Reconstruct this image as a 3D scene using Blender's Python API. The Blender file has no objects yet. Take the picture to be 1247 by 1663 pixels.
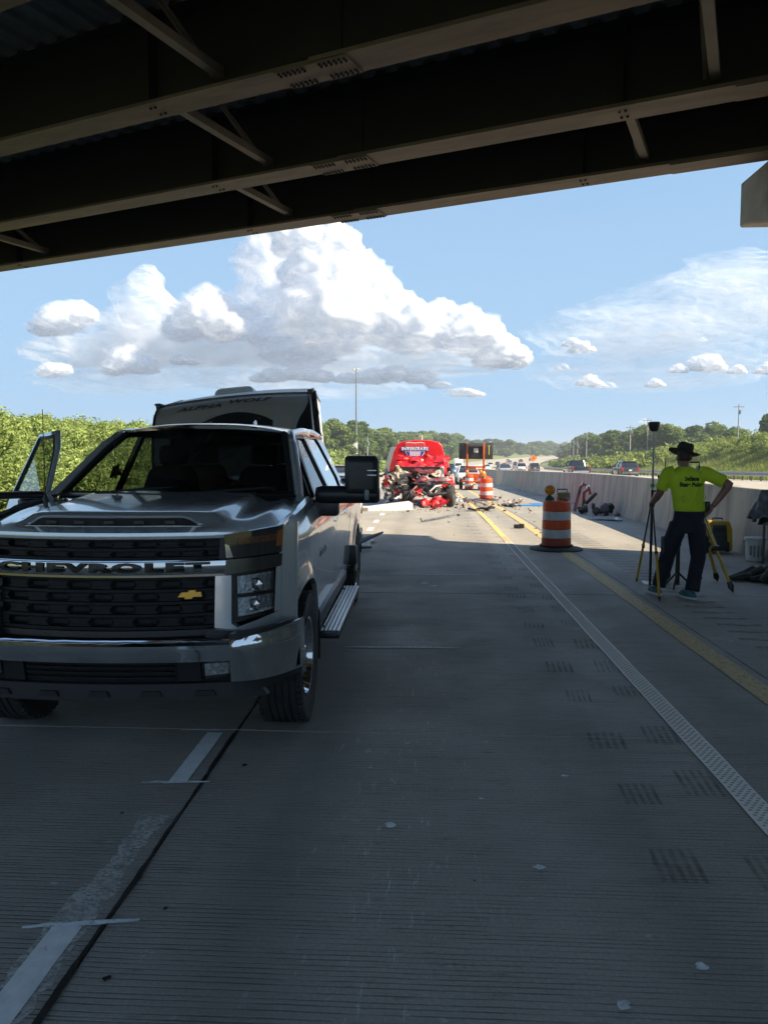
import bpy, bmesh, math, random
import numpy as np
from mathutils import Vector, Matrix, Euler, noise as mnoise
R = math.radians
random.seed(7)
rng = np.random.default_rng(7)
SC = bpy.context.scene
COL = SC.collection
# ------------------------------------------------------------------ camera
cam_d = bpy.data.cameras.new("camera")
cam_d.sensor_fit = 'VERTICAL'
cam_d.sensor_height = 24.0
cam_d.lens = 24.0 * 1249.0 / 1663.0
cam_d.clip_start = 0.05
cam_d.clip_end = 20000.0
cam = bpy.data.objects.new("camera", cam_d)
cam.location = (0, 0, 1.72)
cam.rotation_euler = (R(90 - 4.281), 0, R(3.139))
COL.objects.link(cam)
SC.camera = cam
# ------------------------------------------------------------------ sky and sun
SUN_TO = Vector((1.2, -0.40, 1.0)).normalized()       # towards the sun
SUN_EL = math.asin(SUN_TO.z)
SUN_AZ = math.atan2(SUN_TO.x, SUN_TO.y)
world = bpy.data.worlds.new("World")
SC.world = world
world.use_nodes = True
wn, wl = world.node_tree.nodes, world.node_tree.links
wn.clear()
w_out = wn.new('ShaderNodeOutputWorld')
w_bg = wn.new('ShaderNodeBackground')
w_sky = wn.new('ShaderNodeTexSky')
w_sky.sky_type = 'NISHITA'
w_sky.sun_disc = False
w_sky.sun_elevation = SUN_EL
w_sky.sun_rotation = SUN_AZ
w_sky.air_density = 1.0
w_sky.dust_density = 0.08
w_sky.ozone_density = 3.0
w_sky.altitude = 250
w_bg.inputs['Strength'].default_value = 0.15
# thin high cirrus veil, the same all round the sky
w_tc = wn.new('ShaderNodeTexCoord')
w_map = wn.new('ShaderNodeMapping')
w_map.inputs['Scale'].default_value = (1.1, 1.1, 5.0)
w_map.inputs['Rotation'].default_value = (0, R(12), 0)
w_noise = wn.new('ShaderNodeTexNoise')
w_noise.inputs['Scale'].default_value = 1.7
w_noise.inputs['Detail'].default_value = 4
w_noise.inputs['Roughness'].default_value = 0.55
w_ramp = wn.new('ShaderNodeMapRange')
w_ramp.inputs['From Min'].default_value = 0.46
w_ramp.inputs['From Max'].default_value = 0.74
w_ramp.inputs['To Max'].default_value = 0.16
w_mix = wn.new('ShaderNodeMix')
w_mix.data_type = 'RGBA'
w_mix.inputs[7].default_value = (4.2, 4.5, 4.9, 1)
wl.new(w_tc.outputs['Generated'], w_map.inputs['Vector'])
wl.new(w_map.outputs[0], w_noise.inputs['Vector'])
wl.new(w_noise.outputs[0], w_ramp.inputs['Value'])
wl.new(w_ramp.outputs[0], w_mix.inputs[0])
wl.new(w_sky.outputs[0], w_mix.inputs[6])
# humid air: radiance towards the horizon saturates softly instead of rising to white
w_sep = wn.new('ShaderNodeSeparateColor'); w_com = wn.new('ShaderNodeCombineColor')
wl.new(w_mix.outputs[2], w_sep.inputs[0])
for i_, k_ in enumerate((1.20, 1.88, 2.68)):
    a_ = wn.new('ShaderNodeMath'); a_.operation = 'POWER'; a_.inputs[1].default_value = -3.0; wl.new(w_sep.outputs[i_], a_.inputs[0])
    b_ = wn.new('ShaderNodeMath'); b_.operation = 'ADD'; b_.inputs[1].default_value = k_ ** -3.0; wl.new(a_.outputs[0], b_.inputs[0])
    c_ = wn.new('ShaderNodeMath'); c_.operation = 'POWER'; c_.inputs[1].default_value = -1.0 / 3.0; wl.new(b_.outputs[0], c_.inputs[0])
    wl.new(c_.outputs[0], w_com.inputs[i_])
wl.new(w_com.outputs[0], w_bg.inputs[0])
wl.new(w_bg.outputs[0], w_out.inputs[0])
sun_d = bpy.data.lights.new("sun", 'SUN')
sun_d.energy = 4.9
sun_d.angle = R(0.55)
sun_d.color = (1.0, 0.86, 0.64)
sun = bpy.data.objects.new("sun", sun_d)
sun.rotation_euler = (-SUN_TO).to_track_quat('-Z', 'Y').to_euler()
sun.location = (60, -20, 60)
COL.objects.link(sun)
vs = SC.view_settings
vs.view_transform = 'Standard'
vs.look = 'None'
vs.gamma = 1.0
vs.exposure = 1.25
vs.use_curve_mapping = False
SC.cycles.max_bounces = 10
SC.cycles.diffuse_bounces = 5
SC.cycles.use_adaptive_sampling = True
SC.cycles.adaptive_threshold = 0.02
SC.cycles.volume_bounces = 0
SC.cycles.transparent_max_bounces = 40
SC.cycles.caustics_reflective = False
SC.cycles.caustics_refractive = False
# ------------------------------------------------------------------ helpers
def lerp(a, b, t): return a + (b - a) * t
def clamp(x, a=0.0, b=1.0): return a if x < a else b if x > b else x
def sstep(a, b, x):
    t = clamp((x - a) / (b - a)); return t * t * (3 - 2 * t)
def interp(x, pts):
    if x <= pts[0][0]: return pts[0][1]
    for (x0, y0), (x1, y1) in zip(pts, pts[1:]):
        if x <= x1: return lerp(y0, y1, (x - x0) / (x1 - x0))
    return pts[-1][1]
def tag(o, label=None, cat=None, group=None, kind=None):
    if label: o['label'] = label
    if cat: o['category'] = cat
    if group: o['group'] = group
    if kind: o['kind'] = kind
    return o
def empty(name, loc=(0, 0, 0), rz=0.0, parent=None):
    o = bpy.data.objects.new(name, None)
    o.empty_display_size = 0.2
    o.location = loc; o.rotation_euler = (0, 0, rz)
    COL.objects.link(o)
    if parent: o.parent = parent
    return o
def link_mesh(name, me, mat=None, parent=None, loc=None, rot=None):
    o = bpy.data.objects.new(name, me)
    COL.objects.link(o)
    if mat is not None and len(me.materials) == 0: me.materials.append(mat)
    if parent: o.parent = parent
    if loc is not None: o.location = loc
    if rot is not None: o.rotation_euler = rot
    return o
def copy_tree(o, parent=None):
    c = o.copy(); COL.objects.link(c); c.parent = parent
    for ch in list(o.children): copy_tree(ch, c)
    return c
class MB:
    """collects faces; build() makes ONE mesh object"""
    def __init__(s): s.v = []; s.f = []
    def add(s, vs, fs, M=None):
        n = len(s.v)
        s.v += [tuple(M @ Vector(p)) for p in vs] if M is not None else [tuple(p) for p in vs]
        s.f += [tuple(i + n for i in f) for f in fs]
        return s
    def box(s, c, d, rot=None, M=None):
        x, y, z = d[0] / 2, d[1] / 2, d[2] / 2
        vs = [Vector(p) for p in ((-x,-y,-z),(x,-y,-z),(x,y,-z),(-x,y,-z),(-x,-y,z),(x,-y,z),(x,y,z),(-x,y,z))]
        if rot is not None:
            e = Euler(rot).to_matrix(); vs = [e @ p for p in vs]
        vs = [p + Vector(c) for p in vs]
        return s.add(vs, [(0,3,2,1),(4,5,6,7),(0,1,5,4),(1,2,6,5),(2,3,7,6),(3,0,4,7)], M)
    def bar(s, a, b, w, h=None, up=(0, 0, 1)):
        a, b = Vector(a), Vector(b); d = b - a; L = d.length; d.normalize(); h = h or w
        u = Vector(up)
        if abs(d.dot(u)) > 0.98: u = Vector((1, 0, 0))
        sx = d.cross(u).normalized(); sy = sx.cross(d).normalized()
        vs = []
        for p in (a, b):
            for i, j in ((-1,-1),(1,-1),(1,1),(-1,1)): vs.append(p + sx * (i * w / 2) + sy * (j * h / 2))
        return s.add(vs, [(0,1,2,3),(7,6,5,4),(0,4,5,1),(1,5,6,2),(2,6,7,3),(3,7,4,0)])
    def tube(s, pts, r, n=8, caps=True, flat=1.0):
        pts = [Vector(p) for p in pts]; m = len(pts)
        rs = r if isinstance(r, (list, tuple)) else [r] * m
        vs = []; prev = None
        for i, p in enumerate(pts):
            d = (pts[min(i+1, m-1)] - pts[max(i-1, 0)]).normalized()
            if prev is None:
                u = Vector((0, 0, 1)) if abs(d.z) < 0.9 else Vector((1, 0, 0))
                sx = d.cross(u).normalized()
            else:
                sx = (prev - d * prev.dot(d)).normalized()
            prev = sx; sy = sx.cross(d)
            for k in range(n):
                t = 2 * math.pi * k / n
                vs.append(p + sx * (math.cos(t) * rs[i]) + sy * (math.sin(t) * rs[i] * flat))
        fs = []
        for i in range(m - 1):
            for k in range(n):
                a = i*n + k; b = i*n + (k+1) % n; fs.append((a, b, b + n, a + n))
        if caps: fs.append(tuple(range(n))[::-1]); fs.append(tuple(range((m-1)*n, m*n)))
        return s.add(vs, fs)
    def lathe(s, prof, n=24, M=None, caps=True):
        vs = []; fs = []; m = len(prof)
        for r, z in prof:
            for k in range(n):
                t = 2 * math.pi * k / n; vs.append(Vector((r * math.cos(t), r * math.sin(t), z)))
        for i in range(m - 1):
            for k in range(n):
                a = i*n + k; b = i*n + (k+1) % n; fs.append((a, b, b + n, a + n))
        if caps:
            if prof[0][0] > 1e-4: fs.append(tuple(range(n))[::-1])
            if prof[-1][0] > 1e-4: fs.append(tuple(range((m-1)*n, m*n)))
        return s.add(vs, fs, M)
    def grid(s, fn, nu, nv, flip=False):
        vs = [fn(i / nu, j / nv) for j in range(nv + 1) for i in range(nu + 1)]
        fs = []
        for j in range(nv):
            for i in range(nu):
                a = j*(nu+1) + i; q = (a, a+1, a+nu+2, a+nu+1); fs.append(q[::-1] if flip else q)
        return s.add(vs, fs)
    def prism(s, poly, f0, f1):
        """poly of 2d points; f0/f1 map (a, b) to the two end faces"""
        n = len(poly)
        vs = [f0(*p) for p in poly] + [f1(*p) for p in poly]
        fs = [tuple(range(n))[::-1], tuple(range(n, 2*n))] + [(i, (i+1) % n, n+(i+1) % n, n+i) for i in range(n)]
        return s.add(vs, fs)
    def rings(s, rings, caps=True):
        n = len(rings[0]); vs = [p for r in rings for p in r]; fs = []
        for i in range(len(rings) - 1):
            for k in range(n):
                a = i*n + k; b = i*n + (k+1) % n; fs.append((a, b, b+n, a+n))
        if caps: fs.append(tuple(range(n))[::-1]); fs.append(tuple(range((len(rings)-1)*n, len(rings)*n)))
        return s.add(vs, fs)
    def build(s, name, mat=None, parent=None, bevel=0.0, seg=2, smooth=True, ang=35, loc=None, rot=None, weld=True, fix=True):
        me = bpy.data.meshes.new(name)
        me.from_pydata([tuple(p) for p in s.v], [], s.f)
        if fix or bevel > 0 or weld:
            bm = bmesh.new(); bm.from_mesh(me)
            if weld: bmesh.ops.remove_doubles(bm, verts=bm.verts, dist=1e-5)
            if fix: bmesh.ops.recalc_face_normals(bm, faces=bm.faces)
            if bevel > 0:
                es = [e for e in bm.edges if len(e.link_faces) == 2 and e.calc_face_angle(0) > R(28)]
                bmesh.ops.bevel(bm, geom=es, offset=bevel, segments=seg, profile=0.5, affect='EDGES', clamp_overlap=True)
            bm.to_mesh(me); bm.free()
        if smooth:
            me.polygons.foreach_set('use_smooth', [True] * len(me.polygons))
            me.set_sharp_from_angle(angle=R(ang))
        me.update()
        return link_mesh(name, me, mat, parent, loc, rot)
def np_mesh(name, verts, nper):
    """mesh from an (N*nper, 3) array of loose polygons"""
    verts = np.asarray(verts, dtype=np.float32).reshape(-1, 3)
    nv = len(verts); nf = nv // nper
    me = bpy.data.meshes.new(name)
    me.vertices.add(nv); me.vertices.foreach_set('co', verts.ravel())
    me.loops.add(nv); me.loops.foreach_set('vertex_index', np.arange(nv, dtype=np.int32))
    me.polygons.add(nf)
    me.polygons.foreach_set('loop_start', np.arange(0, nv, nper, dtype=np.int32))
    me.polygons.foreach_set('loop_total', np.full(nf, nper, dtype=np.int32))
    me.update(calc_edges=True)
    return me
def text_mesh(name, body, size=1.0, extrude=0.0, offset=0.0, sx=1.0, spacing=1.0, shear=0.0):
    """lettering outline as a mesh, centred at the origin in the xy plane"""
    cu = bpy.data.curves.new(name, 'FONT')
    cu.body = body; cu.size = size; cu.extrude = extrude; cu.offset = offset
    cu.align_x = 'CENTER'; cu.align_y = 'CENTER'; cu.space_character = spacing; cu.shear = shear
    cu.resolution_u = 3
    ob = bpy.data.objects.new(name, cu); COL.objects.link(ob)
    dg = bpy.context.evaluated_depsgraph_get()
    me = bpy.data.meshes.new_from_object(ob.evaluated_get(dg))
    bpy.data.objects.remove(ob); bpy.data.curves.remove(cu)
    xs = [v.co.x for v in me.vertices]; c = (min(xs) + max(xs)) / 2
    for v in me.vertices: v.co.x = (v.co.x - c) * sx
    me.name = name
    return me
# ------------------------------------------------------------------ materials
def pbr(name, col, col2=None, scale=5.0, rough=0.6, metal=0.0, bump=0.0, bscale=None, coat=0.0, detail=6, rvar=0.0,
        spec=0.5, coords='Object', stretch=None, lo=0.35, hi=0.65, bdist=0.02, col3=None, s3=0.4, trans=0.0):
    m = bpy.data.materials.new(name); m.use_nodes = True
    nt = m.node_tree; N, L = nt.nodes, nt.links
    b = N['Principled BSDF']
    b.inputs['Base Color'].default_value = (*col, 1)
    b.inputs['Roughness'].default_value = rough
    b.inputs['Metallic'].default_value = metal
    b.inputs['Specular IOR Level'].default_value = spec
    if coat: b.inputs['Coat Weight'].default_value = coat; b.inputs['Coat Roughness'].default_value = 0.04
    if col2 is None and bump == 0 and rvar == 0: return m
    tc = N.new('ShaderNodeTexCoord'); src = tc.outputs[coords]
    if stretch:
        mp = N.new('ShaderNodeMapping'); mp.inputs['Scale'].default_value = stretch
        L.new(src, mp.inputs[0]); src = mp.outputs[0]
    nz = N.new('ShaderNodeTexNoise'); nz.inputs['Scale'].default_value = scale; nz.inputs['Detail'].default_value = detail
    nz.inputs['Roughness'].default_value = 0.6
    L.new(src, nz.inputs['Vector'])
    if col2 is not None:
        mr = N.new('ShaderNodeMapRange'); mr.inputs['From Min'].default_value = lo; mr.inputs['From Max'].default_value = hi
        L.new(nz.outputs[0], mr.inputs['Value'])
        mx = N.new('ShaderNodeMix'); mx.data_type = 'RGBA'
        mx.inputs[6].default_value = (*col, 1); mx.inputs[7].default_value = (*col2, 1)
        L.new(mr.outputs[0], mx.inputs[0]); out = mx.outputs[2]
        if col3 is not None:
            n3 = N.new('ShaderNodeTexNoise'); n3.inputs['Scale'].default_value = s3; n3.inputs['Detail'].default_value = 3
            L.new(src, n3.inputs['Vector'])
            m3 = N.new('ShaderNodeMapRange'); m3.inputs['From Min'].default_value = 0.5; m3.inputs['From Max'].default_value = 0.7
            L.new(n3.outputs[0], m3.inputs['Value'])
            x3 = N.new('ShaderNodeMix'); x3.data_type = 'RGBA'; x3.inputs[7].default_value = (*col3, 1)
            L.new(out, x3.inputs[6]); L.new(m3.outputs[0], x3.inputs[0]); out = x3.outputs[2]
        L.new(out, b.inputs['Base Color'])
    if rvar:
        rr = N.new('ShaderNodeMapRange'); rr.inputs['To Min'].default_value = max(0.02, rough - rvar); rr.inputs['To Max'].default_value = rough + rvar
        L.new(nz.outputs[0], rr.inputs['Value']); L.new(rr.outputs[0], b.inputs['Roughness'])
    if bump:
        bz = nz
        if bscale:
            bz = N.new('ShaderNodeTexNoise'); bz.inputs['Scale'].default_value = bscale; bz.inputs['Detail'].default_value = 5
            L.new(src, bz.inputs['Vector'])
        bp = N.new('ShaderNodeBump'); bp.inputs['Strength'].default_value = bump; bp.inputs['Distance'].default_value = bdist
        L.new(bz.outputs[0], bp.inputs['Height']); L.new(bp.outputs[0], b.inputs['Normal'])
    return m
def worn(name, col, lo, hi, scale, rough=0.7, stretch=(1, 1, 1), col2=None, amax=1.0, diamond=False):
    """paint or tape with worn gaps (coverage by noise), lies on top of the pavement"""
    m = pbr(name, col, col2 or tuple(c * 0.72 for c in col), scale=14, rough=rough, coords='Object')
    nt = m.node_tree; N, L = nt.nodes, nt.links; b = N['Principled BSDF']
    tc = N.new('ShaderNodeTexCoord'); mp = N.new('ShaderNodeMapping'); mp.inputs['Scale'].default_value = stretch
    nz = N.new('ShaderNodeTexNoise'); nz.inputs['Scale'].default_value = scale; nz.inputs['Detail'].default_value = 7
    nz.inputs['Roughness'].default_value = 0.7
    mr = N.new('ShaderNodeMapRange'); mr.inputs['From Min'].default_value = lo; mr.inputs['From Max'].default_value = hi
    mr.inputs['To Max'].default_value = amax
    L.new(tc.outputs['Object'], mp.inputs[0]); L.new(mp.outputs[0], nz.inputs['Vector']); L.new(nz.outputs[0], mr.inputs['Value'])
    L.new(mr.outputs[0], b.inputs['Alpha'])
    return m
def leaf_mat(name, col, col2, scale=0.25, trans=0.35):
    m = bpy.data.materials.new(name); m.use_nodes = True
    N, L = m.node_tree.nodes, m.node_tree.links; N.clear()
    out = N.new('ShaderNodeOutputMaterial'); mix = N.new('ShaderNodeMixShader'); mix.inputs[0].default_value = trans
    d = N.new('ShaderNodeBsdfDiffuse'); t = N.new('ShaderNodeBsdfTranslucent')
    g = N.new('ShaderNodeNewGeometry'); nz = N.new('ShaderNodeTexNoise'); nz.inputs['Scale'].default_value = scale; nz.inputs['Detail'].default_value = 4
    rp = N.new('ShaderNodeValToRGB')
    rp.color_ramp.elements[0].position = 0.30; rp.color_ramp.elements[0].color = (*col, 1)
    rp.color_ramp.elements[1].position = 0.70; rp.color_ramp.elements[1].color = (*col2, 1)
    mm = N.new('ShaderNodeMath'); mm.operation = 'MULTIPLY_ADD'; mm.inputs[1].default_value = 0.55; 
    ad = N.new('ShaderNodeMath'); ad.operation = 'MULTIPLY'; ad.inputs[1].default_value = 0.45
    L.new(g.outputs['Position'], nz.inputs['Vector'])
    L.new(g.outputs['Random Per Island'], ad.inputs[0]); L.new(nz.outputs[0], mm.inputs[0]); L.new(ad.outputs[0], mm.inputs[2])
    L.new(mm.outputs[0], rp.inputs[0])
    L.new(rp.outputs[0], d.inputs[0]); L.new(rp.outputs[0], t.inputs[0])
    L.new(d.outputs[0], mix.inputs[1]); L.new(t.outputs[0], mix.inputs[2]); L.new(mix.outputs[0], out.inputs[0])
    return m
def glass_mat(name, tint=(0.55, 0.6, 0.6), rough=0.0, ior=1.5):
    m = bpy.data.materials.new(name); m.use_nodes = True
    N, L = m.node_tree.nodes, m.node_tree.links; N.clear()
    out = N.new('ShaderNodeOutputMaterial'); mix = N.new('ShaderNodeMixShader'); fr = N.new('ShaderNodeFresnel'); fr.inputs[0].default_value = ior
    t = N.new('ShaderNodeBsdfTransparent'); t.inputs[0].default_value = (*tint, 1)
    gl = N.new('ShaderNodeBsdfGlossy'); gl.inputs['Roughness'].default_value = rough; gl.inputs[0].default_value = (0.95, 0.95, 0.95, 1)
    L.new(fr.outputs[0], mix.inputs[0]); L.new(t.outputs[0], mix.inputs[1]); L.new(gl.outputs[0], mix.inputs[2]); L.new(mix.outputs[0], out.inputs[0])
    return m
def emit_mat(name, col, s):
    m = bpy.data.materials.new(name); m.use_nodes = True
    b = m.node_tree.nodes['Principled BSDF']; b.inputs['Base Color'].default_value = (*col, 1)
    b.inputs['Emission Color'].default_value = (*col, 1); b.inputs['Emission Strength'].default_value = s
    return m
BLACK = pbr('black_plastic', (0.012, 0.013, 0.014), (0.02, 0.02, 0.021), scale=30, rough=0.42, bump=0.05, bscale=300)
BLACK_MATTE = pbr('black_matte', (0.01, 0.01, 0.011), (0.018, 0.018, 0.018), scale=20, rough=0.8)
GLOSS_BLACK = pbr('gloss_black', (0.008, 0.008, 0.009), rough=0.08, coat=0.5)
RUBBER = pbr('tyre_rubber', (0.018, 0.018, 0.019), (0.035, 0.034, 0.032), scale=12, rough=0.75, bump=0.15, bscale=60)
CHROME = pbr('chrome', (0.72, 0.74, 0.76), (0.6, 0.62, 0.64), scale=3, rough=0.07, metal=1.0, rvar=0.03)
STEEL = pbr('galvanised_steel', (0.42, 0.44, 0.45), (0.30, 0.31, 0.32), scale=6, rough=0.42, metal=0.85, bump=0.05)
DARK_STEEL = pbr('dark_steel', (0.07, 0.07, 0.075), (0.12, 0.115, 0.11), scale=9, rough=0.5, metal=0.7)
GLASS = glass_mat('window_glass', (0.50, 0.55, 0.54))
GLASS_DARK = glass_mat('tinted_glass', (0.16, 0.18, 0.18))
GLASS_CLEAR = glass_mat('clear_lens', (0.9, 0.92, 0.93))
WHITE = pbr('white_paint', (0.75, 0.76, 0.76), (0.66, 0.67, 0.67), scale=4, rough=0.4)
ORANGE = pbr('safety_orange', (0.72, 0.075, 0.012), (0.60, 0.06, 0.012), scale=6, rough=0.45)
WOOD_POLE = pbr('weathered_pole_wood', (0.16, 0.12, 0.09), (0.24, 0.20, 0.16), scale=5, rough=0.9, stretch=(6, 6, 0.6))
# ================================================================== the setting
def cx(Y):                       # the motorway bends to the right far away
    if Y < 60: return 0.0
    if Y < 900: return 0.00026 * (Y - 60) ** 2
    return 0.00026 * 840 ** 2 + 0.437 * (Y - 900)
def z1(Y):                       # profile of our carriageway: dips, then climbs
    return interp(Y, [(-80, 0), (20, 0), (30, -0.11), (45, -0.36), (66, -0.72), (100, -1.22), (130, -1.65), (200, -2.6), (260, -3.1), (330, -3.1), (450, -2.5), (600, -1.2), (1000, 1.0), (1500, 2.0)])
def z2(Y):                       # profile of the opposite carriageway
    return z1(Y) + 0.22 * sstep(20, 60, Y)
X_L, X_B, X_R = -12.2, 5.75, 29.0
JY0, JS = 4.64, 4.85             # transverse joints
def concrete_mat(name, c1, c2, c3, tine=True, worn_lane=True):
    m = bpy.data.materials.new(name); m.use_nodes = True
    N, L = m.node_tree.nodes, m.node_tree.links; b = N['Principled BSDF']
    g = N.new('ShaderNodeNewGeometry'); P = g.outputs['Position']
    def nz(scale, det=6, st=None, rough=0.6):
        n = N.new('ShaderNodeTexNoise'); n.inputs['Scale'].default_value = scale; n.inputs['Detail'].default_value = det; n.inputs['Roughness'].default_value = rough
        if st:
            mp = N.new('ShaderNodeMapping'); mp.inputs['Scale'].default_value = st; L.new(P, mp.inputs[0]); L.new(mp.outputs[0], n.inputs['Vector'])
        else: L.new(P, n.inputs['Vector'])
        return n.outputs[0]
    def rng_(v, a, b_, t0=0.0, t1=1.0):
        r = N.new('ShaderNodeMapRange'); r.inputs['From Min'].default_value = a; r.inputs['From Max'].default_value = b_
        r.inputs['To Min'].default_value = t0; r.inputs['To Max'].default_value = t1; L.new(v, r.inputs['Value']); return r.outputs[0]
    def mix(f, a, b_, mode='MIX'):
        x = N.new('ShaderNodeMix'); x.data_type = 'RGBA'; x.blend_type = mode
        if isinstance(f, float): x.inputs[0].default_value = f
        else: L.new(f, x.inputs[0])
        for i, c in ((6, a), (7, b_)):
            if isinstance(c, tuple): x.inputs[i].default_value = (*c, 1)
            else: L.new(c, x.inputs[i])
        return x.outputs[2]
    col = mix(rng_(nz(0.9, 7), 0.36, 0.66), c1, c2)
    col = mix(rng_(nz(0.35, 4, (2.2, 0.25, 1)), 0.45, 0.70, 0, 0.75), col, c3)          # tyre polished streaks along the road
    col = mix(rng_(nz(70, 3), 0.30, 0.75, 0, 0.45), col, (0.14, 0.13, 0.115))           # aggregate speckle
    col = mix(rng_(nz(26, 4, (0.25, 1.5, 1)), 0.58, 0.72, 0, 0.5), col, (0.10, 0.095, 0.09))   # fine dark blotches
    col = mix(rng_(nz(7, 8), 0.665, 0.70, 0, 0.55), col, (0.58, 0.58, 0.56))           # pale scuffs
    if worn_lane:
        sx_ = N.new('ShaderNodeSeparateXYZ'); L.new(P, sx_.inputs[0])
        for c_, w_, k_ in ((-.62, .34, .42), (.98, .42, .38), (2.05, .3, .25), (-2.3, .4, .3), (-4.1, .4, .3)):      # rubber-darkened wheel tracks
            d_ = N.new('ShaderNodeMath'); d_.operation = 'SUBTRACT'; d_.inputs[1].default_value = c_; L.new(sx_.outputs[0], d_.inputs[0])
            a_ = N.new('ShaderNodeMath'); a_.operation = 'ABSOLUTE'; L.new(d_.outputs[0], a_.inputs[0])
            f_ = N.new('ShaderNodeMath'); f_.operation = 'MULTIPLY'; L.new(rng_(a_.outputs[0], 0.05, w_, k_, 0.0), f_.inputs[0]); L.new(rng_(nz(.8, 5, (1.5, .3, 1)), .3, .7, .4, 1.2), f_.inputs[1])
            col = mix(f_.outputs[0], col, (0.13, 0.125, 0.115))
        d_ = N.new('ShaderNodeMath'); d_.operation = 'ADD'; d_.inputs[1].default_value = .12; L.new(sx_.outputs[0], d_.inputs[0])
        a_ = N.new('ShaderNodeMath'); a_.operation = 'ABSOLUTE'; L.new(d_.outputs[0], a_.inputs[0])
        f_ = N.new('ShaderNodeMath'); f_.operation = 'MULTIPLY'; L.new(rng_(a_.outputs[0], .05, .55, 1.0, 0.0), f_.inputs[0]); L.new(rng_(nz(16, 8, (1.6, .28, 1), .75), .585, .66, 0, .75), f_.inputs[1])
        col = mix(f_.outputs[0], col, (0.66, 0.67, 0.66))          # dragged pale scratches down the middle
    if tine:
        sp = N.new('ShaderNodeSeparateXYZ'); L.new(P, sp.inputs[0])
        n1 = nz(1.6, 3); jit = N.new('ShaderNodeMath'); jit.operation = 'MULTIPLY_ADD'; jit.inputs[1].default_value = 0.016; L.new(n1, jit.inputs[0]); L.new(sp.outputs[1], jit.inputs[2])
        cell = N.new('ShaderNodeTexVoronoi'); cell.voronoi_dimensions = '1D'; cell.feature = 'DISTANCE_TO_EDGE'
        cell.inputs['Scale'].default_value = 36.0; L.new(jit.outputs[0], cell.inputs['W'])
        groove = rng_(cell.outputs['Distance'], 0.055, 0.16, 1.0, 0.0)
        fade = N.new('ShaderNodeMath'); fade.operation = 'MULTIPLY'; L.new(groove, fade.inputs[0]); L.new(rng_(nz(3.0, 4, (1, 3, 1)), 0.40, 0.60, 0.25, 1.0), fade.inputs[1])
        fd2 = N.new('ShaderNodeMath'); fd2.operation = 'MULTIPLY'; fd2.inputs[1].default_value = 0.62; L.new(fade.outputs[0], fd2.inputs[0])
        col = mix(fd2.outputs[0], col, (0.06, 0.058, 0.055))
        inv = N.new('ShaderNodeMath'); inv.operation = 'SUBTRACT'; inv.inputs[0].default_value = 1.0; L.new(fade.outputs[0], inv.inputs[1])
        bp = N.new('ShaderNodeBump'); bp.inputs['Strength'].default_value = 0.8; bp.inputs['Distance'].default_value = 0.004; L.new(inv.outputs[0], bp.inputs['Height'])
        b2 = N.new('ShaderNodeBump'); b2.inputs['Strength'].default_value = 0.35; b2.inputs['Distance'].default_value = 0.004
        L.new(nz(90, 4), b2.inputs['Height']); L.new(bp.outputs[0], b2.inputs['Normal']); L.new(b2.outputs[0], b.inputs['Normal'])
    else:
        b2 = N.new('ShaderNodeBump'); b2.inputs['Strength'].default_value = 0.4; b2.inputs['Distance'].default_value = 0.005
        L.new(nz(60, 4), b2.inputs['Height']); L.new(b2.outputs[0], b.inputs['Normal'])
    L.new(col, b.inputs['Base Color'])
    L.new(rng_(nz(1.2, 5), 0.3, 0.7, 0.58, 0.86), b.inputs['Roughness'])
    b.inputs['Specular IOR Level'].default_value = 0.4
    return m
LANE = concrete_mat('tined_concrete', (0.43, 0.395, 0.34), (0.36, 0.332, 0.29), (0.29, 0.272, 0.245))
SHOULDER = concrete_mat('shoulder_concrete', (0.41, 0.375, 0.32), (0.33, 0.305, 0.265), (0.24, 0.225, 0.205))
FAR_ROAD = concrete_mat('far_concrete', (0.47, 0.415, 0.335), (0.42, 0.375, 0.305), (0.36, 0.325, 0.27), tine=False, worn_lane=False)
JOINT = pbr('joint_dark_filler', (0.035, 0.033, 0.03), (0.06, 0.055, 0.05), scale=20, rough=0.95)  # dark bed seen in the gaps between slabs
GRASS_SOIL = pbr('grassy_soil', (0.10, 0.14, 0.03), (0.17, 0.18, 0.06), scale=0.8, rough=0.95, bump=0.4, bscale=6, bdist=0.1)
# --- ground sheet
def ground_z(xr, Y):
    if xr < X_L:
        d = X_L - xr
        b = z1(Y) - 0.25 - 0.12 * min(d, 3)
        k = sstep(5, 19, d)
        return b + k * interp(Y, [(-80, 3.3), (50, 3.6), (90, 4.4), (170, 3.8), (300, 2.5), (1500, 3.0)])
    if xr > X_R:
        d = xr - X_R
        b = z2(Y) - 0.25 - 0.08 * min(d, 4)
        hr = interp(Y, [(-80, 4.8), (60, 4.8), (110, 4.7), (153, 3.8), (203, 3.0), (300, 2.2), (1500, 2.0)])
        return b + sstep(4.5, 21, d) * hr
    return min(z1(Y), z2(Y)) - 0.45
gx = [-900, -500, -300, -180, -110, -70, -50, -40, -34, -30, -27, -24, -21, -18.5, -17, -15.5, -14, X_L - .01, X_L + .3, -4, 5.75, X_R - .3, X_R + .01, 31, 33, 35, 37.5, 40, 43, 46, 49, 52, 57, 66, 80, 120, 200, 350, 600, 1000]
gy = [-80, -40, -20, -5, 5, 15, 25, 35, 45, 55, 66, 78, 90, 105, 120, 140, 160, 185, 210, 240, 270, 300, 340, 380, 430, 480, 560, 660, 800, 1000, 1300, 1700]
mb = MB()
mb.grid(lambda a, b: (lambda xr, Y: (xr + cx(Y), Y, ground_z(xr, Y) + (0.35 * mnoise.noise(Vector((xr * .15, Y * .15, 3))) if abs(xr) > 30 else 0)))(gx[round(a * (len(gx) - 1))], gy[round(b * (len(gy) - 1))]), len(gx) - 1, len(gy) - 1)
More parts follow.
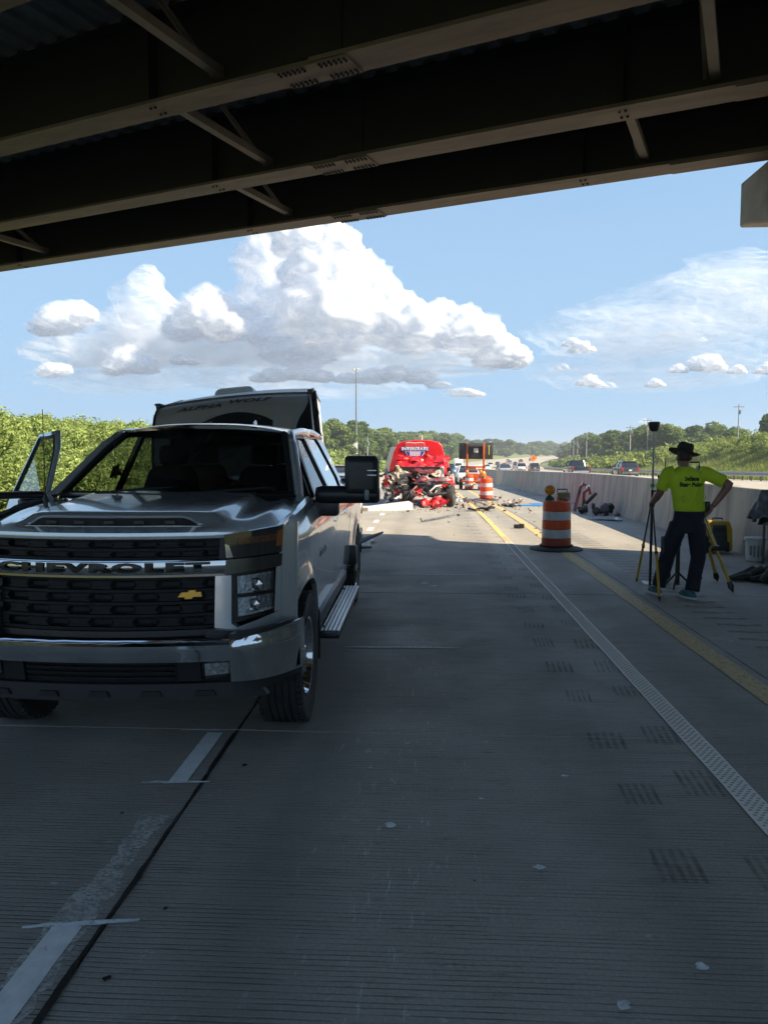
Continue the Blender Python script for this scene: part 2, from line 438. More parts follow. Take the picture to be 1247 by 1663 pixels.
tag(mb.build('ground', GRASS_SOIL, ang=80), kind='structure')
# --- our carriageway: base sheet + slabs laid one by one near the camera
road = empty('road'); tag(road, kind='structure')
Y_SL1 = JY0 + JS * 9
mb = MB()
mb.grid(lambda a, b: (lambda Y: (lerp(X_L, X_B, a), Y, z1(Y) - 0.03))(lerp(-12, Y_SL1 + 0.5, b)), 1, 40)
mb.build('joint_bed', JOINT, road)
ys_far = list(np.linspace(Y_SL1, 120, 30)) + list(np.linspace(126, 400, 40)) + list(np.linspace(420, 1500, 30))
mb = MB()
mb.grid(lambda a, b: (lambda Y: (lerp(X_L, X_B, a) + cx(Y), Y, z1(Y)))(ys_far[round(b * (len(ys_far) - 1))]), 4, len(ys_far) - 1)
mb.build('far_pavement', FAR_ROAD, road, ang=80)
cols = [(-12.2, -8.45, SHOULDER), (-8.45, -4.80, LANE), (-4.80, -1.17, LANE), (-1.17, 2.62, LANE), (2.62, 5.75, SHOULDER)]
for k in range(-3, 9):
    ya, yb = JY0 + JS * k, JY0 + JS * (k + 1)
    for (xa, xb, mt) in cols:
        g = 0.0045
        rs_ = random.Random(k * 13 + int(xa * 7)); dz = rs_.uniform(-0.0015, 0.0015)
        b = MB()
        x0, x1, y0, y1 = xa + g, xb - g, ya + g, yb - g
        za, zb = z1(y0) + dz, z1(y1) + dz
        c = 0.006
        b.add([(x0, y0, za - .028), (x1, y0, za - .028), (x1, y1, zb - .028), (x0, y1, zb - .028),
               (x0, y0, za - c), (x1, y0, za - c), (x1, y1, zb - c), (x0, y1, zb - c),
               (x0 + c, y0 + c, za), (x1 - c, y0 + c, za), (x1 - c, y1 - c, zb), (x0 + c, y1 - c, zb)],
              [(0,1,5,4), (1,2,6,5), (2,3,7,6), (3,0,4,7), (4,5,9,8), (5,6,10,9), (6,7,11,10), (7,4,8,11), (8,9,10,11)])
        b.build('pavement_slab', mt, road, smooth=False, weld=False)
# --- opposite carriageway
mb = MB()
ys2 = list(np.linspace(-60, 120, 46)) + list(np.linspace(126, 400, 40)) + list(np.linspace(420, 1500, 30))
mb.grid(lambda a, b: (lambda Y: (lerp(X_B + 0.25, X_R, a) + cx(Y), Y, z2(Y)))(ys2[round(b * (len(ys2) - 1))]), 4, len(ys2) - 1)
opp = mb.build('opposite_road', FAR_ROAD, ang=80); tag(opp, kind='structure')
# --- markings
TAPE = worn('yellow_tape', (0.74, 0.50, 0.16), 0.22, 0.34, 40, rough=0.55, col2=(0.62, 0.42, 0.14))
TAPE_SHADE = worn('shaded_edge_tape', (0.84, 0.81, 0.74), 0.20, 0.30, 40, rough=0.5, col2=(0.74, 0.70, 0.63))  # same edge tape, its washed-out look in the bridge shadow set as colour
YELLOW = worn('old_yellow_paint', (0.62, 0.44, 0.16), 0.28, 0.46, 18, col2=(0.44, 0.34, 0.18), stretch=(3, .7, 1))
WHITE_TAPE = worn('white_tape', (0.82, 0.84, 0.84), 0.25, 0.36, 30, rough=0.5, col2=(0.68, 0.70, 0.71))
OLD_WHITE = worn('ghost_white_paint', (0.66, 0.66, 0.62), 0.33, 0.55, 38, col2=(0.40, 0.39, 0.36), amax=.85, stretch=(1, 1.6, 1))
SPRAY = worn('white_spray_paint', (0.86, 0.90, 0.94), 0.24, 0.48, 16, rough=0.8, amax=0.95)
TREAD = worn('dark_tyre_scuff', (0.028, 0.030, 0.033), 0.36, 0.70, 7, rough=0.8, amax=0.5, stretch=(2, 1, 1))
TAR = pbr('black_joint_sealant', (0.012, 0.012, 0.012), (0.025, 0.024, 0.023), scale=8, rough=0.55, bump=0.2, bscale=30)
WHITE_MARK = pbr('white_marking', (0.62, 0.62, 0.6), (0.5, 0.5, 0.48), scale=3, rough=0.7)
YELLOW_MARK = pbr('yellow_marking', (0.62, 0.36, 0.06), (0.5, 0.3, 0.06), scale=3, rough=0.7)
def strip(name, mat, parent, xa, xb, ya, yb, zf=z1, dz=0.005, n=None, jag=0.0, edge=0.0, follow=True):
    n = n or max(1, int((yb - ya) / 2.5)); b = MB()
    r_ = random.Random(int((xa + ya) * 100))
    L_ = [(r_.uniform(-jag, jag), r_.uniform(-jag, jag)) for _ in range(n + 1)]
    def f(a, t):
        i = round(t * n); Y = lerp(ya, yb, t); x = (xa + L_[i][0]) if a < .5 else (xb + L_[i][1])
        return (x + (cx(Y) if follow else 0), Y, zf(Y) + dz)
    b.grid(f, 1, n)
    return b.build(name, mat, parent, weld=False)
strip('edge_line_tape', TAPE_SHADE, road, 1.545, 1.685, -2, 15.2, n=40, jag=0.004)  # shade-toned copy of the tape, ending at the bridge shadow edge
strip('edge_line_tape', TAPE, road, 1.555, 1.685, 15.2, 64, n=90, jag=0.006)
# raised lozenge studs pressed into the tape
STUD = pbr('tape_stud', (0.50, 0.42, 0.35), (0.40, 0.33, 0.28), scale=20, rough=0.5)
b = MB()
for i in range(520):
    Y = 2.6 + i * 0.026
    for j in range(3):
        x = 1.568 + j * 0.038 + (0.019 if i % 2 else 0)
        if x > 1.665: continue
        b.add([(x - .013, Y, .0055), (x, Y - .010, .0055), (x + .013, Y, .0055), (x, Y + .010, .0055), (x - .005, Y, .0095), (x + .005, Y, .0095)],
              [(0,1,5,4), (1,2,5), (2,3,4,5), (3,0,4)])
tag(b.build('tape_studs', STUD, road, weld=False, smooth=False, fix=False), kind='stuff')
strip('yellow_edge_line', YELLOW, road, 2.345, 2.535, -4, 66, n=130, jag=0.007)
strip('far_yellow_line', YELLOW_MARK, road, 2.36, 2.50, 66, 420, n=90)
strip('lane_dash', WHITE_TAPE, road, -1.352, -1.245, 1.55, 2.62, n=10, jag=.002)
strip('lane_dash', WHITE_TAPE, road, -1.345, -1.248, 3.86, 4.58, n=6, jag=.002)
strip('ghost_dash', OLD_WHITE, road, -1.375, -1.215, 1.5, 2.9, n=24, jag=.012, dz=.0032)
strip('ghost_dash', OLD_WHITE, road, -1.335, -1.225, 2.9, 3.49, n=12, jag=.014, dz=.0034)
for (ya, yb) in ((14.1, 15.0), (17.2, 18.0), (19.3, 20.1), (21.9, 22.8), (24.2, 24.9), (32, 35), (44, 47), (56, 59), (68, 71)):
    strip('lane_dash', WHITE_TAPE, road, -1.34, -1.22, ya, yb, n=4, jag=.003)
for (ya, yb) in ((20, 23), (32, 35), (44, 47), (56, 59), (80, 83), (92, 95), (104, 107), (128, 131), (152, 155)):
    strip('lane_dash', WHITE_MARK, road, -4.9, -4.78, ya, yb, n=2)
strip('shoulder_line', WHITE_MARK, road, -8.62, -8.48, 2, 300, n=90)
# sealant bead wandering in the centre joint
for (ya, yb, w0) in ((0.6, 5.6, 0.0075), (6.4, 9.0, 0.005), (10, 14.2, 0.005)):
    b = MB(); n = int((yb - ya) * 26); rr = random.Random(int(ya * 10)); w = w0
    pts = []
    for i in range(n + 1):
        w = clamp(w + rr.uniform(-.0035, .0035), w0 * .45, w0 * 1.9); Y = lerp(ya, yb, i / n)
        xo = -1.17 + 0.010 * mnoise.noise(Vector((0, Y * 2.2, 1))) + rr.uniform(-.002, .002)
        pts.append((xo - w, Y, xo + w))
    b.grid(lambda a, t: ((pts[round(t * n)][0] if a < .5 else pts[round(t * n)][2]), pts[round(t * n)][1], 0.0048), 1, n)
    b.build('joint_sealant', TAR, road, weld=False)
rr = random.Random(5)
for (x, y, r_) in ((-1.04, 2.35, .014), (-.98, 2.75, .012), (-1.45, 3.5, .012), (-1.0, 4.1, .018), (.2, 3.0, .006)):
    b = MB(); n = 9
    b.add([(x + r_ * rr.uniform(.5, 1.2) * math.cos(2*math.pi*i/n), y + r_ * 1.2 * rr.uniform(.5, 1.2) * math.sin(2*math.pi*i/n), .0046) for i in range(n)], [tuple(range(n))])
    b.build('tar_spot', TAR, road)
for (x, y, r_) in ((.48, 3.12, .028), (.62, 2.32, .03), (.93, 2.52, .026), (-.16, 3.45, .035), (.28, 3.75, .014), (-.3, 4.1, .012), (-.02, 10.2, .07), (.1, 10.0, .05), (.75, 4.05, .02)):
    b = MB(); n = 10
    b.add([(x + r_ * rr.uniform(.5, 1.3) * math.cos(2*math.pi*i/n), y + r_ * rr.uniform(.4, .9) * math.sin(2*math.pi*i/n), .0046) for i in range(n)], [tuple(range(n))])
    b.build('paint_spot', SPRAY, road)
# sprayed survey lines across the lane
def spray_line(xa, xb, ya, yb, w):
    b = MB(); n = 18
    b.grid(lambda a, t: (lerp(xa, xb, t), lerp(ya, yb, t) + (a - .5) * w * (0.35 + 0.65 * math.sin(math.pi * clamp(t * .9 + .05))) + .01 * mnoise.noise(Vector((t * 5, xa, 0))), .0062), 1, n)
    return b.build('survey_line', SPRAY, road, weld=False)
spray_line(-.72, .30, 6.74, 6.76, .05); spray_line(-.92, .78, 10.92, 10.95, .045)
spray_line(-1.52, -1.05, 4.61, 4.64, .022); spray_line(-1.48, -1.13, 3.84, 3.87, .026)
spray_line(-1.46, -1.05, 2.60, 2.67, .03)
# ground-in tread scuffs, in pairs
b = MB()
for j in range(5):
    x = (j - 2) * .045
    b.add([(x - .012, -.16, 0), (x + .012, -.16, 0), (x + .034, .16, 0), (x + .012, .16, 0)], [(0,1,2,3)])
b0 = b.build('tread_mark', TREAD, road, weld=False, fix=False)
tm = b0.data; first = True
for i in range(46):
    Y = 3.12 + i * .76
    for x in (1.06 + .003 * i, 1.42 + .006 * i):
        o = b0 if first else link_mesh('tread_mark', tm, None, road)
        first = False
        o.location = (x + rr.uniform(-.02, .02), Y + rr.uniform(-.08, .12) + (.08 if x > 1.3 else 0), z1(Y) + .0042)
        s = rr.uniform(.8, 1.1); o.scale = (s, rr.uniform(.7, 1.2), 1); o.rotation_euler = (0, 0, rr.uniform(-.06, .03))
# shoulder rumble grooves
b = MB()
b.add([(-.22, -.05, 0), (.22, -.05, 0), (.22, .05, 0), (-.22, .05, 0)], [(0,1,2,3)])
RUM = worn('rumble_groove_dirt', (0.07, 0.066, 0.06), .40, .64, 5, rough=.9, amax=.55)
b0 = b.build('rumble_groove', RUM, road, weld=False); first = True
for i in range(34):
    o = b0 if first else link_mesh('rumble_groove', b0.data, None, road); first = False
    Y = 6.6 + i * .31; o.location = (3.15 + rr.uniform(-.02, .02), Y, .0042)
# opposite carriageway lines
strip('edge_line', YELLOW_MARK, opp, 7.2, 7.35, 0, 420, zf=z2, n=110)
strip('edge_line', WHITE_MARK, opp, 25.3, 25.45, 0, 420, zf=z2, n=110)
for i in range(22):
    strip('lane_dash', WHITE_MARK, opp, 11.0, 11.14, 12 + i * 12.2, 15 + i * 12.2, zf=z2, n=2)
    strip('lane_dash', WHITE_MARK, opp, 18.4, 18.54, 12 + i * 12.2, 15 + i * 12.2, zf=z2, n=2)
    strip('lane_dash', WHITE_MARK, opp, 14.7, 14.84, 12 + i * 12.2, 15 + i * 12.2, zf=z2, n=2)
# ================================================================== median barrier, built in cast lengths
BAR_C = pbr('barrier_concrete', (0.43, 0.40, 0.34), (0.31, 0.29, 0.25), scale=2.6, rough=0.85, bump=0.3, bscale=25, stretch=(1, 1.3, .22), col3=(0.22, 0.205, 0.18), s3=1.6, bdist=.01)
barrier = empty('median_barrier', (5.7, 10, 0))
tag(barrier, 'long grey concrete median barrier wall running beside the shoulder', 'barrier')
def bprof(xo, h, Y, zo):         # face profile towards our side, plus back face
    return [(xo - .02, 0), (xo, .09), (xo + .07, .30), (xo + .135, h - .02), (xo + .155, h), (xo + .42, h), (xo + .45, h - .03), (xo + .52, .3), (xo + .6, 0)]
segs = [(-11.5, -6.2), (-6.2, -.2), (-.2, 5.9), (5.9, 11.9), (11.9, 18.0), (18.0, 21.3)]
yy = 23.0
while yy < 330: segs.append((yy, yy + 6.1)); yy += 6.1
def bar_seg(ya, yb, xo0, xo1, h):
    b = MB(); g = .006
    rings = []
    for Y, xo in ((ya + g, xo0), (yb - g, xo1)):
        rings.append([(x + cx(Y) - 5.7, Y - 10, z1(Y) + z - .02) for x, z in bprof(xo, h, Y, 0)])
    b.rings(rings); return b.build('barrier_section', BAR_C, barrier, bevel=.008 if ya < 40 else 0, seg=1, ang=25)
for ya, yb in segs: bar_seg(ya, yb, 5.50 if ya < 22 else 5.62, 5.50 if ya < 22 else 5.62, 1.15)
bar_seg(21.3, 23.0, 5.50, 5.62, 1.15)
# ================================================================== overpass
AL = math.atan(0.41); CA, SA = math.cos(AL), math.sin(AL)
bridge = empty('overpass_bridge', (0, 0, 0), -AL)
tag(bridge, 'dark steel girder overpass spanning the road overhead', 'bridge')
WEB = pbr('shaded_girder_web', (0.008, 0.008, 0.011), (0.013, 0.012, 0.014), scale=1.5, rough=.75, bump=.1, bscale=8)  # same steel as the flanges; under-deck shade painted in as near-black
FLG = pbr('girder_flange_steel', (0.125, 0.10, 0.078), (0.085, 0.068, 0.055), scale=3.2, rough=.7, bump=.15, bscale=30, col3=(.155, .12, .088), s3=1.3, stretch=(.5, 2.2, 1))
BRACE = pbr('brace_steel', (0.13, 0.115, 0.095), (0.09, 0.08, 0.066), scale=2, rough=.7)
DECK = pbr('deck_form_zinc', (0.42, 0.45, 0.47), (0.30, 0.32, 0.34), scale=3, rough=.35, metal=.5)
PIER_C = pbr('pier_concrete', (0.33, 0.305, 0.25), (0.23, 0.215, 0.185), scale=1.6, rough=.85, bump=.2, bscale=18, col3=(.16, .15, .13), s3=.9)
ZB, ZT = 6.47, 7.66
G_Y = [15.12, 12.42, 9.32, 6.3, 3.25, .2, -2.85]
def lx(X, s): return X / CA - s * SA
LX0, LX1 = -34, 44
def plank(name, mat, c, d, **k):
    b = MB(); b.box(c, d); return b.build(name, mat, bridge, **k)
for s in G_Y:
    ly = s * CA
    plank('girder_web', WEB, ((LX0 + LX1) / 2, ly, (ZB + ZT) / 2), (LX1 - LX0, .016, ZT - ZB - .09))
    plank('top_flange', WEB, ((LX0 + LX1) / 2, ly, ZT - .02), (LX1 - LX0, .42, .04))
    xs = lx(-1.36, s)
    b = MB(); b.box(((LX0 + xs) / 2, ly, ZB + .022), (xs - LX0, .44, .044)); b.build('bottom_flange', FLG, bridge)
    b = MB(); b.box(((LX1 + xs) / 2 + .004, ly, ZB + .026), (LX1 - xs, .50, .052)); b.build('bottom_flange', FLG, bridge)
    xq = lx(4.05, s)
    plank('bolted_cover_plate', FLG, ((xq + LX1) / 2, ly, ZB - .009), (LX1 - xq, .46, .017))
    plank('splice_plate', FLG, (xs, ly, ZB - .012), (1.02, .46, .022), bevel=.003, seg=1)
    b = MB()
    for i in range(12):
        for j in (-.185, -.125, .125, .185):
            x = xs + (-.46 + i * .068 if i < 6 else .12 + (i - 6) * .068)
            b.lathe([(.019, 0), (.019, -.02), (.008, -.024)], n=6, M=Matrix.Translation((x, ly + j, ZB - .0235)))
    tag(b.build('splice_bolts', WEB, bridge, weld=False), kind='stuff')
    plank('web_splice', WEB, (xs, ly - .02, (ZB + ZT) / 2), (.7, .024, .85))
    for k in range(-4, 6):
        X = -3.72 + 6.45 * k; xx = lx(X, s)
        if not LX0 < xx < LX1: continue
        for sd in (-1, 1): plank('web_stiffener', WEB, (xx, ly + sd * .10, (ZB + ZT) / 2), (.014, .18, ZT - ZB - .1))
        b = MB()
        for i in (-.04, .04):
            for j in (-.1, .1): b.lathe([(.02, 0), (.02, -.02), (.009, -.026)], n=6, M=Matrix.Translation((xx + i, ly + j, ZB - .002)))
        tag(b.build('flange_bolts', WEB, bridge, weld=False), kind='stuff')
for s0, s1 in zip(G_Y[1:], G_Y):      # cross frames between neighbouring girders
    ya, yb = s0 * CA + .12, s1 * CA - .12
    for k in range(-3, 4):
        X = -3.72 + 6.45 * k; xx = lx(X, s0)
        if not LX0 < xx < LX1: continue
        b = MB(); b.bar((xx, ya, ZB + .16), (xx, yb, ZB + .16), .13, .012); b.bar((xx + .06, ya, ZB + .215), (xx + .06, yb, ZB + .215), .012, .11); b.build('cross_frame_chord', BRACE, bridge)
        ym = (ya + yb) / 2
        b = MB(); b.bar((xx + .10, ya, ZB + .2), (xx + .10, ym + .75, ZT - .12), .1, .012, up=(1, 0, 0)); b.bar((xx + .1, ya, ZB + .2), (xx + .1, ym + .75, ZT - .12), .012, .1, up=(1, 0, 0)); b.build('cross_frame_diagonal', BRACE, bridge)
        b = MB(); b.bar((xx - .10, yb, ZB + .2), (xx - .10, ym - .75, ZT - .12), .1, .012, up=(1, 0, 0)); b.bar((xx - .1, yb, ZB + .2), (xx - .1, ym - .75, ZT - .12), .012, .1, up=(1, 0, 0)); b.build('cross_frame_diagonal', BRACE, bridge)
for s0, s1 in zip(G_Y[1:], G_Y):      # corrugated stay-in-place deck forms
    ya, yb = s0 * CA + .21, s1 * CA - .21; b = MB(); prof = []
    x = LX0
    while x < LX1:
        prof += [(x, ZT - .01), (x + .17, ZT - .01), (x + .21, ZT + .055), (x + .37, ZT + .055)]; x += .41
    n = len(prof)
    b.add([(p[0], ya, p[1]) for p in prof] + [(p[0], yb, p[1]) for p in prof], [(i, i + 1, n + i + 1, n + i) for i in range(n - 1)])
    b.build('deck_form', DECK, bridge, smooth=False)
YA, YB = G_Y[-1] * CA - 1.05, G_Y[0] * CA + 1.0
plank('deck_slab', PIER_C, ((LX0 + LX1) / 2, (YA + YB) / 2, ZT + .21), (LX1 - LX0, YB - YA, .26))
for yv in (YA + .12, YB - .12): plank('parapet', PIER_C, ((LX0 + LX1) / 2, yv, ZT + .34 + .42), (LX1 - LX0, .24, .84))
for sd, yv in ((-1, YA + .5), (1, YB - .5)): plank('overhang_soffit', PIER_C, ((LX0 + LX1) / 2, yv, ZT + .05), (LX1 - LX0, 1.0, .06))
# median pier: tapering hammerhead cap along the median
pier = empty('bridge_pier', (6.15, 4, 0)); tag(pier, 'grey concrete hammerhead bridge pier standing in the median', 'pier')
b = MB()
sec = [(-10.0, 5.62, .0), (-9.7, 5.60, 0), (-6.0, 4.3, 0), (5.0, 4.3, 0), (9.6, 5.60, 0), (10.0, 5.64, 0)]
b.rings([[(-.75, y, zb), (.75, y, zb), (.75, y, 6.40), (-.75, y, 6.40)] for y, zb, _ in sec])
b.build('pier_cap', PIER_C, pier, bevel=.03, seg=1)
b = MB()
b.rings([[(.5 * math.cos(t) * (1 if abs(math.cos(t)) else 1), 2.6 * math.sin(t) ** 1 - .5, z) for t in [2 * math.pi * i / 28 for i in range(28)]] for z in (-.3, 4.29)])
b.build('pier_stem', PIER_C, pier)
for s in G_Y:
    Yg = s - .41 * 6.15
    b = MB(); b.box((0, Yg - 4, 6.43), (.5, .5, .07)); b.build('bearing_pad', BLACK_MATTE, pier)
# ================================================================== guardrail on the far side
GR = pbr('guardrail_zinc', (0.36, 0.39, 0.42), (0.28, 0.30, 0.33), scale=2, rough=.45, metal=.75)
guard = empty('guardrail', (21.0, 60, 0)); tag(guard, 'galvanised steel guardrail along the far verge before the grassy bank', 'guardrail')
prof = [(0, .40), (-.075, .45), (-.075, .50), (0, .56), (0, .60), (-.075, .66), (-.075, .71), (0, .76)]
def gx_(Y): return 27.6 + cx(Y) - 21.0
YG = [18 + 3.81 * i for i in range(60)]
for Y0, Y1 in zip(YG, YG[1:]):
    b = MB(); n = len(prof)
    b.add([(gx_(Y0) + p[0], Y0 - 60, z2(Y0) + p[1]) for p in prof] + [(gx_(Y1) + p[0], Y1 - 60, z2(Y1) + p[1]) for p in prof], [(i, i+1, n+i+1, n+i) for i in range(n-1)])
    b.build('rail_beam', GR, guard)
pm = None
for i, Y in enumerate(np.arange(18, 240, 1.905)):
    if pm is None:
        b = MB(); b.box((0, 0, .36), (.10, .15, .84)); b.box((-.08, 0, .58), (.12, .10, .34)); o = b.build('post', DARK_STEEL, guard); pm = o.data
    else: o = link_mesh('post', pm, None, guard)
    o.location = (gx_(Y) + .16, Y - 60, z2(Y))
# ================================================================== clouds: billowing bodies 4 km away
def cloud_mat(name, alpha, tint=(0.93, 0.94, 0.96), soft=0.45):
    m = bpy.data.materials.new(name); m.use_nodes = True
    N, L = m.node_tree.nodes, m.node_tree.links; N.clear()
    out = N.new('ShaderNodeOutputMaterial'); d = N.new('ShaderNodeBsdfDiffuse'); t = N.new('ShaderNodeBsdfTranslucent'); mx = N.new('ShaderNodeMixShader'); mx.inputs[0].default_value = soft
    for s in (d, t): s.inputs[0].default_value = (*tint, 1)
    tr = N.new('ShaderNodeBsdfTransparent'); m2 = N.new('ShaderNodeMixShader')
    g = N.new('ShaderNodeTexCoord'); nz = N.new('ShaderNodeTexNoise'); nz.inputs['Scale'].default_value = 0.006; nz.inputs['Detail'].default_value = 6
    mr = N.new('ShaderNodeMapRange'); mr.inputs['From Min'].default_value = 0.36; mr.inputs['From Max'].default_value = 0.6
    mr.inputs['To Min'].default_value = alpha * 0.35 if alpha < .9 else .9; mr.inputs['To Max'].default_value = alpha
    L.new(g.outputs['Object'], nz.inputs['Vector']); L.new(nz.outputs[0], mr.inputs['Value']); L.new(mr.outputs[0], m2.inputs[0])
    em = N.new('ShaderNodeEmission'); em.inputs[0].default_value = (.80, .88, 1.0, 1); em.inputs[1].default_value = .055; sm = N.new('ShaderNodeAddShader')  # even glow added to lift the shaded undersides of the clouds
    L.new(d.outputs[0], mx.inputs[1]); L.new(t.outputs[0], mx.inputs[2]); L.new(mx.outputs[0], sm.inputs[0]); L.new(em.outputs[0], sm.inputs[1]); mx = sm; L.new(tr.outputs[0], m2.inputs[1]); L.new(mx.outputs[0], m2.inputs[2]); L.new(m2.outputs[0], out.inputs[0])
    return m
CLOUD = cloud_mat('cumulus_white', 1.0)
CLOUD_THIN = cloud_mat('thin_cumulus', 0.55, (0.80, 0.81, 0.84), .5)
CLOUD_VEIL = cloud_mat('cloud_veil', 0.20, (0.80, 0.83, 0.87), .5)
def ico(sub):
    bm = bmesh.new(); bmesh.ops.create_icosphere(bm, subdivisions=sub, radius=1.0)
    v = [p.co.copy() for p in bm.verts]; bm.verts.ensure_lookup_table(); f = [tuple(x.index for x in q.verts) for q in bm.faces]; bm.free()
    return v, f
ICO = {3: ico(3), 4: ico(4), 5: ico(5), 6: ico(6)}
CLOUD_WISP = cloud_mat('cloud_wisp', 0.085, (0.82, 0.86, 0.92), .5)
def shell_mat(name, alpha, base):
    m = cloud_mat(name, alpha, base, .55); return m
SHELLS = {}
def cloud(name, blobs, mat, D=4000.0, lump=0.30, flat_base=None, sub=5, seed=0):
    """blobs: azimuth tan, elevation tan, radius tan (all as seen from the road), squash; each body carries softer outer veils"""
    c0 = Vector((blobs[0][0] * D, D, blobs[0][1] * D)); vs_all = []; fs_all = []; mi = []; rr = random.Random(seed)
    lay = [(.94, 1, .95), (.99, 1, 1.1), (1.02, 2, 1.25), (1.06, 2, 1.5), (1.11, 2, 1.8)] if mat is CLOUD else [(.90, 1, .9), (.97, 2, 1.1), (1.04, 2, 1.4), (1.11, 2, 1.8)] if mat is CLOUD_THIN else [(.7, 3, 1.2), (.95, 3, 1.5), (1.2, 3, 1.9)] if mat is CLOUD_WISP else [(.88, 2, 1.0), (1.05, 2, 1.5)]
    for (a, e, r, sq) in blobs:
        c = Vector((a * D, D + rr.uniform(-.5, .5) * r * D, e * D)) - c0; rad = r * D
        off = Vector((rr.uniform(0, 90), rr.uniform(0, 90), rr.uniform(0, 90)))
        for li, (sc_, slot, lm) in enumerate(lay):
            iv, jf = ICO[sub if li == 0 and mat is CLOUD else min(sub, 5) - 1 if mat is CLOUD else 4 if li == 0 or r > .03 else 3]; o2 = off + Vector((li * .13, li * .07, 0)); n0 = len(vs_all)
            for p in iv:
                n1 = mnoise.voronoi(p * 2.1 + off)[0][0]; n2 = mnoise.voronoi(p * 4.7 + o2)[0][0]; n3 = mnoise.voronoi(p * 10.5 + o2)[0][0]; n4 = mnoise.noise(p * 22 + o2)
                d = sc_ + lump * (0.9 - 1.5 * n1) + lump * lm * (.55 * (0.55 - n2) + .30 * (.5 - n3) + .10 * n4)
                z = p.z * sq * d
                if p.z < 0: z *= 0.55
                vs_all.append(c + Vector((p.x * d, p.y * d, z)) * rad)
            fs_all += [tuple(i + n0 for i in f) for f in jf]; mi += [slot] * len(jf)
    me = bpy.data.meshes.new(name); me.from_pydata([tuple(v) for v in vs_all], [], fs_all)
    for m in (CLOUD, CLOUD_THIN, CLOUD_VEIL, CLOUD_WISP): me.materials.append(m)
    me.polygons.foreach_set('material_index', mi)
    me.polygons.foreach_set('use_smooth', [True] * len(me.polygons)); me.update()
    return tag(link_mesh(name, me, None, None, c0), kind='structure')
def pxb(lst):     # (tan azimuth, tan elevation, radius) given in thousandths
    return [(a / 1000, e / 1000, r / 1000, s) for a, e, r, s in lst]
# the towering cumulus in the middle of the view
cloud('cloud', pxb([(-120, 165, 62, .9), (-140, 225, 45, 1), (-165, 268, 32, 1), (-120, 262, 34, 1), (-95, 215, 42, 1), (-60, 175, 50, .9), (-20, 150, 44, .8), (18, 160, 34, 1),
      (52, 148, 38, .9), (88, 128, 30, .9), (112, 122, 20, .9), (-185, 150, 40, .7), (-165, 130, 45, .6)]), CLOUD, seed=3)
cloud('cloud', pxb([(-195, 205, 48, 1), (-205, 245, 40, 1), (-190, 285, 34, 1), (-175, 165, 50, .9)]), CLOUD_THIN, D=4400, seed=5)
cloud('cloud', pxb([(-60, 118, 95, .28), (20, 112, 80, .28), (-150, 122, 80, .3)]), CLOUD_VEIL, D=4300, seed=8, lump=.2)
# the bank to the left
cloud('cloud', pxb([(-480, 172, 30, .8), (-455, 180, 24, .8), (-500, 165, 22, .7)]), CLOUD_THIN, seed=11)
cloud('cloud', pxb([(-370, 195, 34, 1), (-345, 170, 40, .8), (-380, 160, 45, .7), (-362, 222, 20, 1)]), CLOUD_VEIL, D=4500, seed=12)
cloud('cloud', pxb([(-290, 172, 34, .9), (-262, 160, 30, .8), (-318, 162, 28, .8), (-285, 196, 20, 1)]), CLOUD_THIN, seed=13)
cloud('cloud', pxb([(-300, 135, 70, .5), (-240, 130, 55, .5), (-360, 130, 60, .45)]), CLOUD_VEIL, D=4600, seed=14)
cloud('cloud', pxb([(-395, 120, 26, .8), (-372, 114, 20, .7), (-412, 112, 18, .7)]), CLOUD_THIN, seed=15)
cloud('cloud', pxb([(-492, 108, 17, .7), (-478, 110, 13, .7)]), CLOUD_THIN, seed=16, sub=4)
cloud('cloud', pxb([(-320, 122, 14, .6), (-305, 120, 9, .6)]), CLOUD_THIN, seed=17, sub=4)
cloud('cloud', pxb([(-420, 140, 60, .6), (-350, 150, 62, .7), (-280, 140, 60, .6), (-230, 150, 45, .6), (-470, 130, 50, .5)]), CLOUD_VEIL, D=4700, seed=70, lump=.4)
cloud('cloud', pxb([(-330, 105, 90, .35), (-430, 100, 80, .35), (-220, 100, 80, .35), (-120, 92, 90, .3)]), CLOUD_WISP, D=4900, seed=71, lump=.35)
cloud('cloud', pxb([(-270, 178, 30, 1), (-240, 165, 32, .8), (-300, 182, 22, 1)]), CLOUD_THIN, D=4200, seed=72)
cloud('cloud', pxb([(330, 165, 110, .35), (420, 185, 90, .4), (240, 140, 90, .3), (390, 220, 70, .25), (300, 110, 120, .3)]), CLOUD_WISP, D=5000, seed=73, lump=.35)
# the low broken line
cloud('cloud', pxb([(-195, 100, 22, .5), (-165, 103, 20, .6), (-138, 99, 20, .5), (-215, 98, 16, .4)]), CLOUD_THIN, seed=18, sub=4)
cloud('cloud', pxb([(-70, 98, 24, .5), (-40, 101, 22, .6), (-8, 97, 22, .5), (15, 88, 16, .4), (45, 78, 18, .35), (62, 76, 12, .4), (-100, 96, 20, .4)]), CLOUD_THIN, seed=19, sub=4)
for i, (a, e, r) in enumerate(((195, 134, 12), (182, 140, 9), (205, 92, 11), (218, 88, 8), (232, 87, 6), (288, 89, 9), (352, 112, 17), (340, 116, 11), (316, 107, 9), (388, 105, 9), (425, 106, 11), (436, 104, 9), (345, 144, 4), (172, 110, 7), (275, 42, 5))):
    cloud('cloud', pxb([(a, e, r, .75), (a + r * .9, e - r * .25, r * .6, .7), (a - r * .8, e - r * .2, r * .6, .6)]), CLOUD_THIN if r > 8 else CLOUD_VEIL, seed=30 + i, sub=4)
cloud('cloud', pxb([(285, 385, 18, .7), (262, 392, 14, .6), (320, 390, 12, .6)]), CLOUD_THIN, seed=60, sub=5)
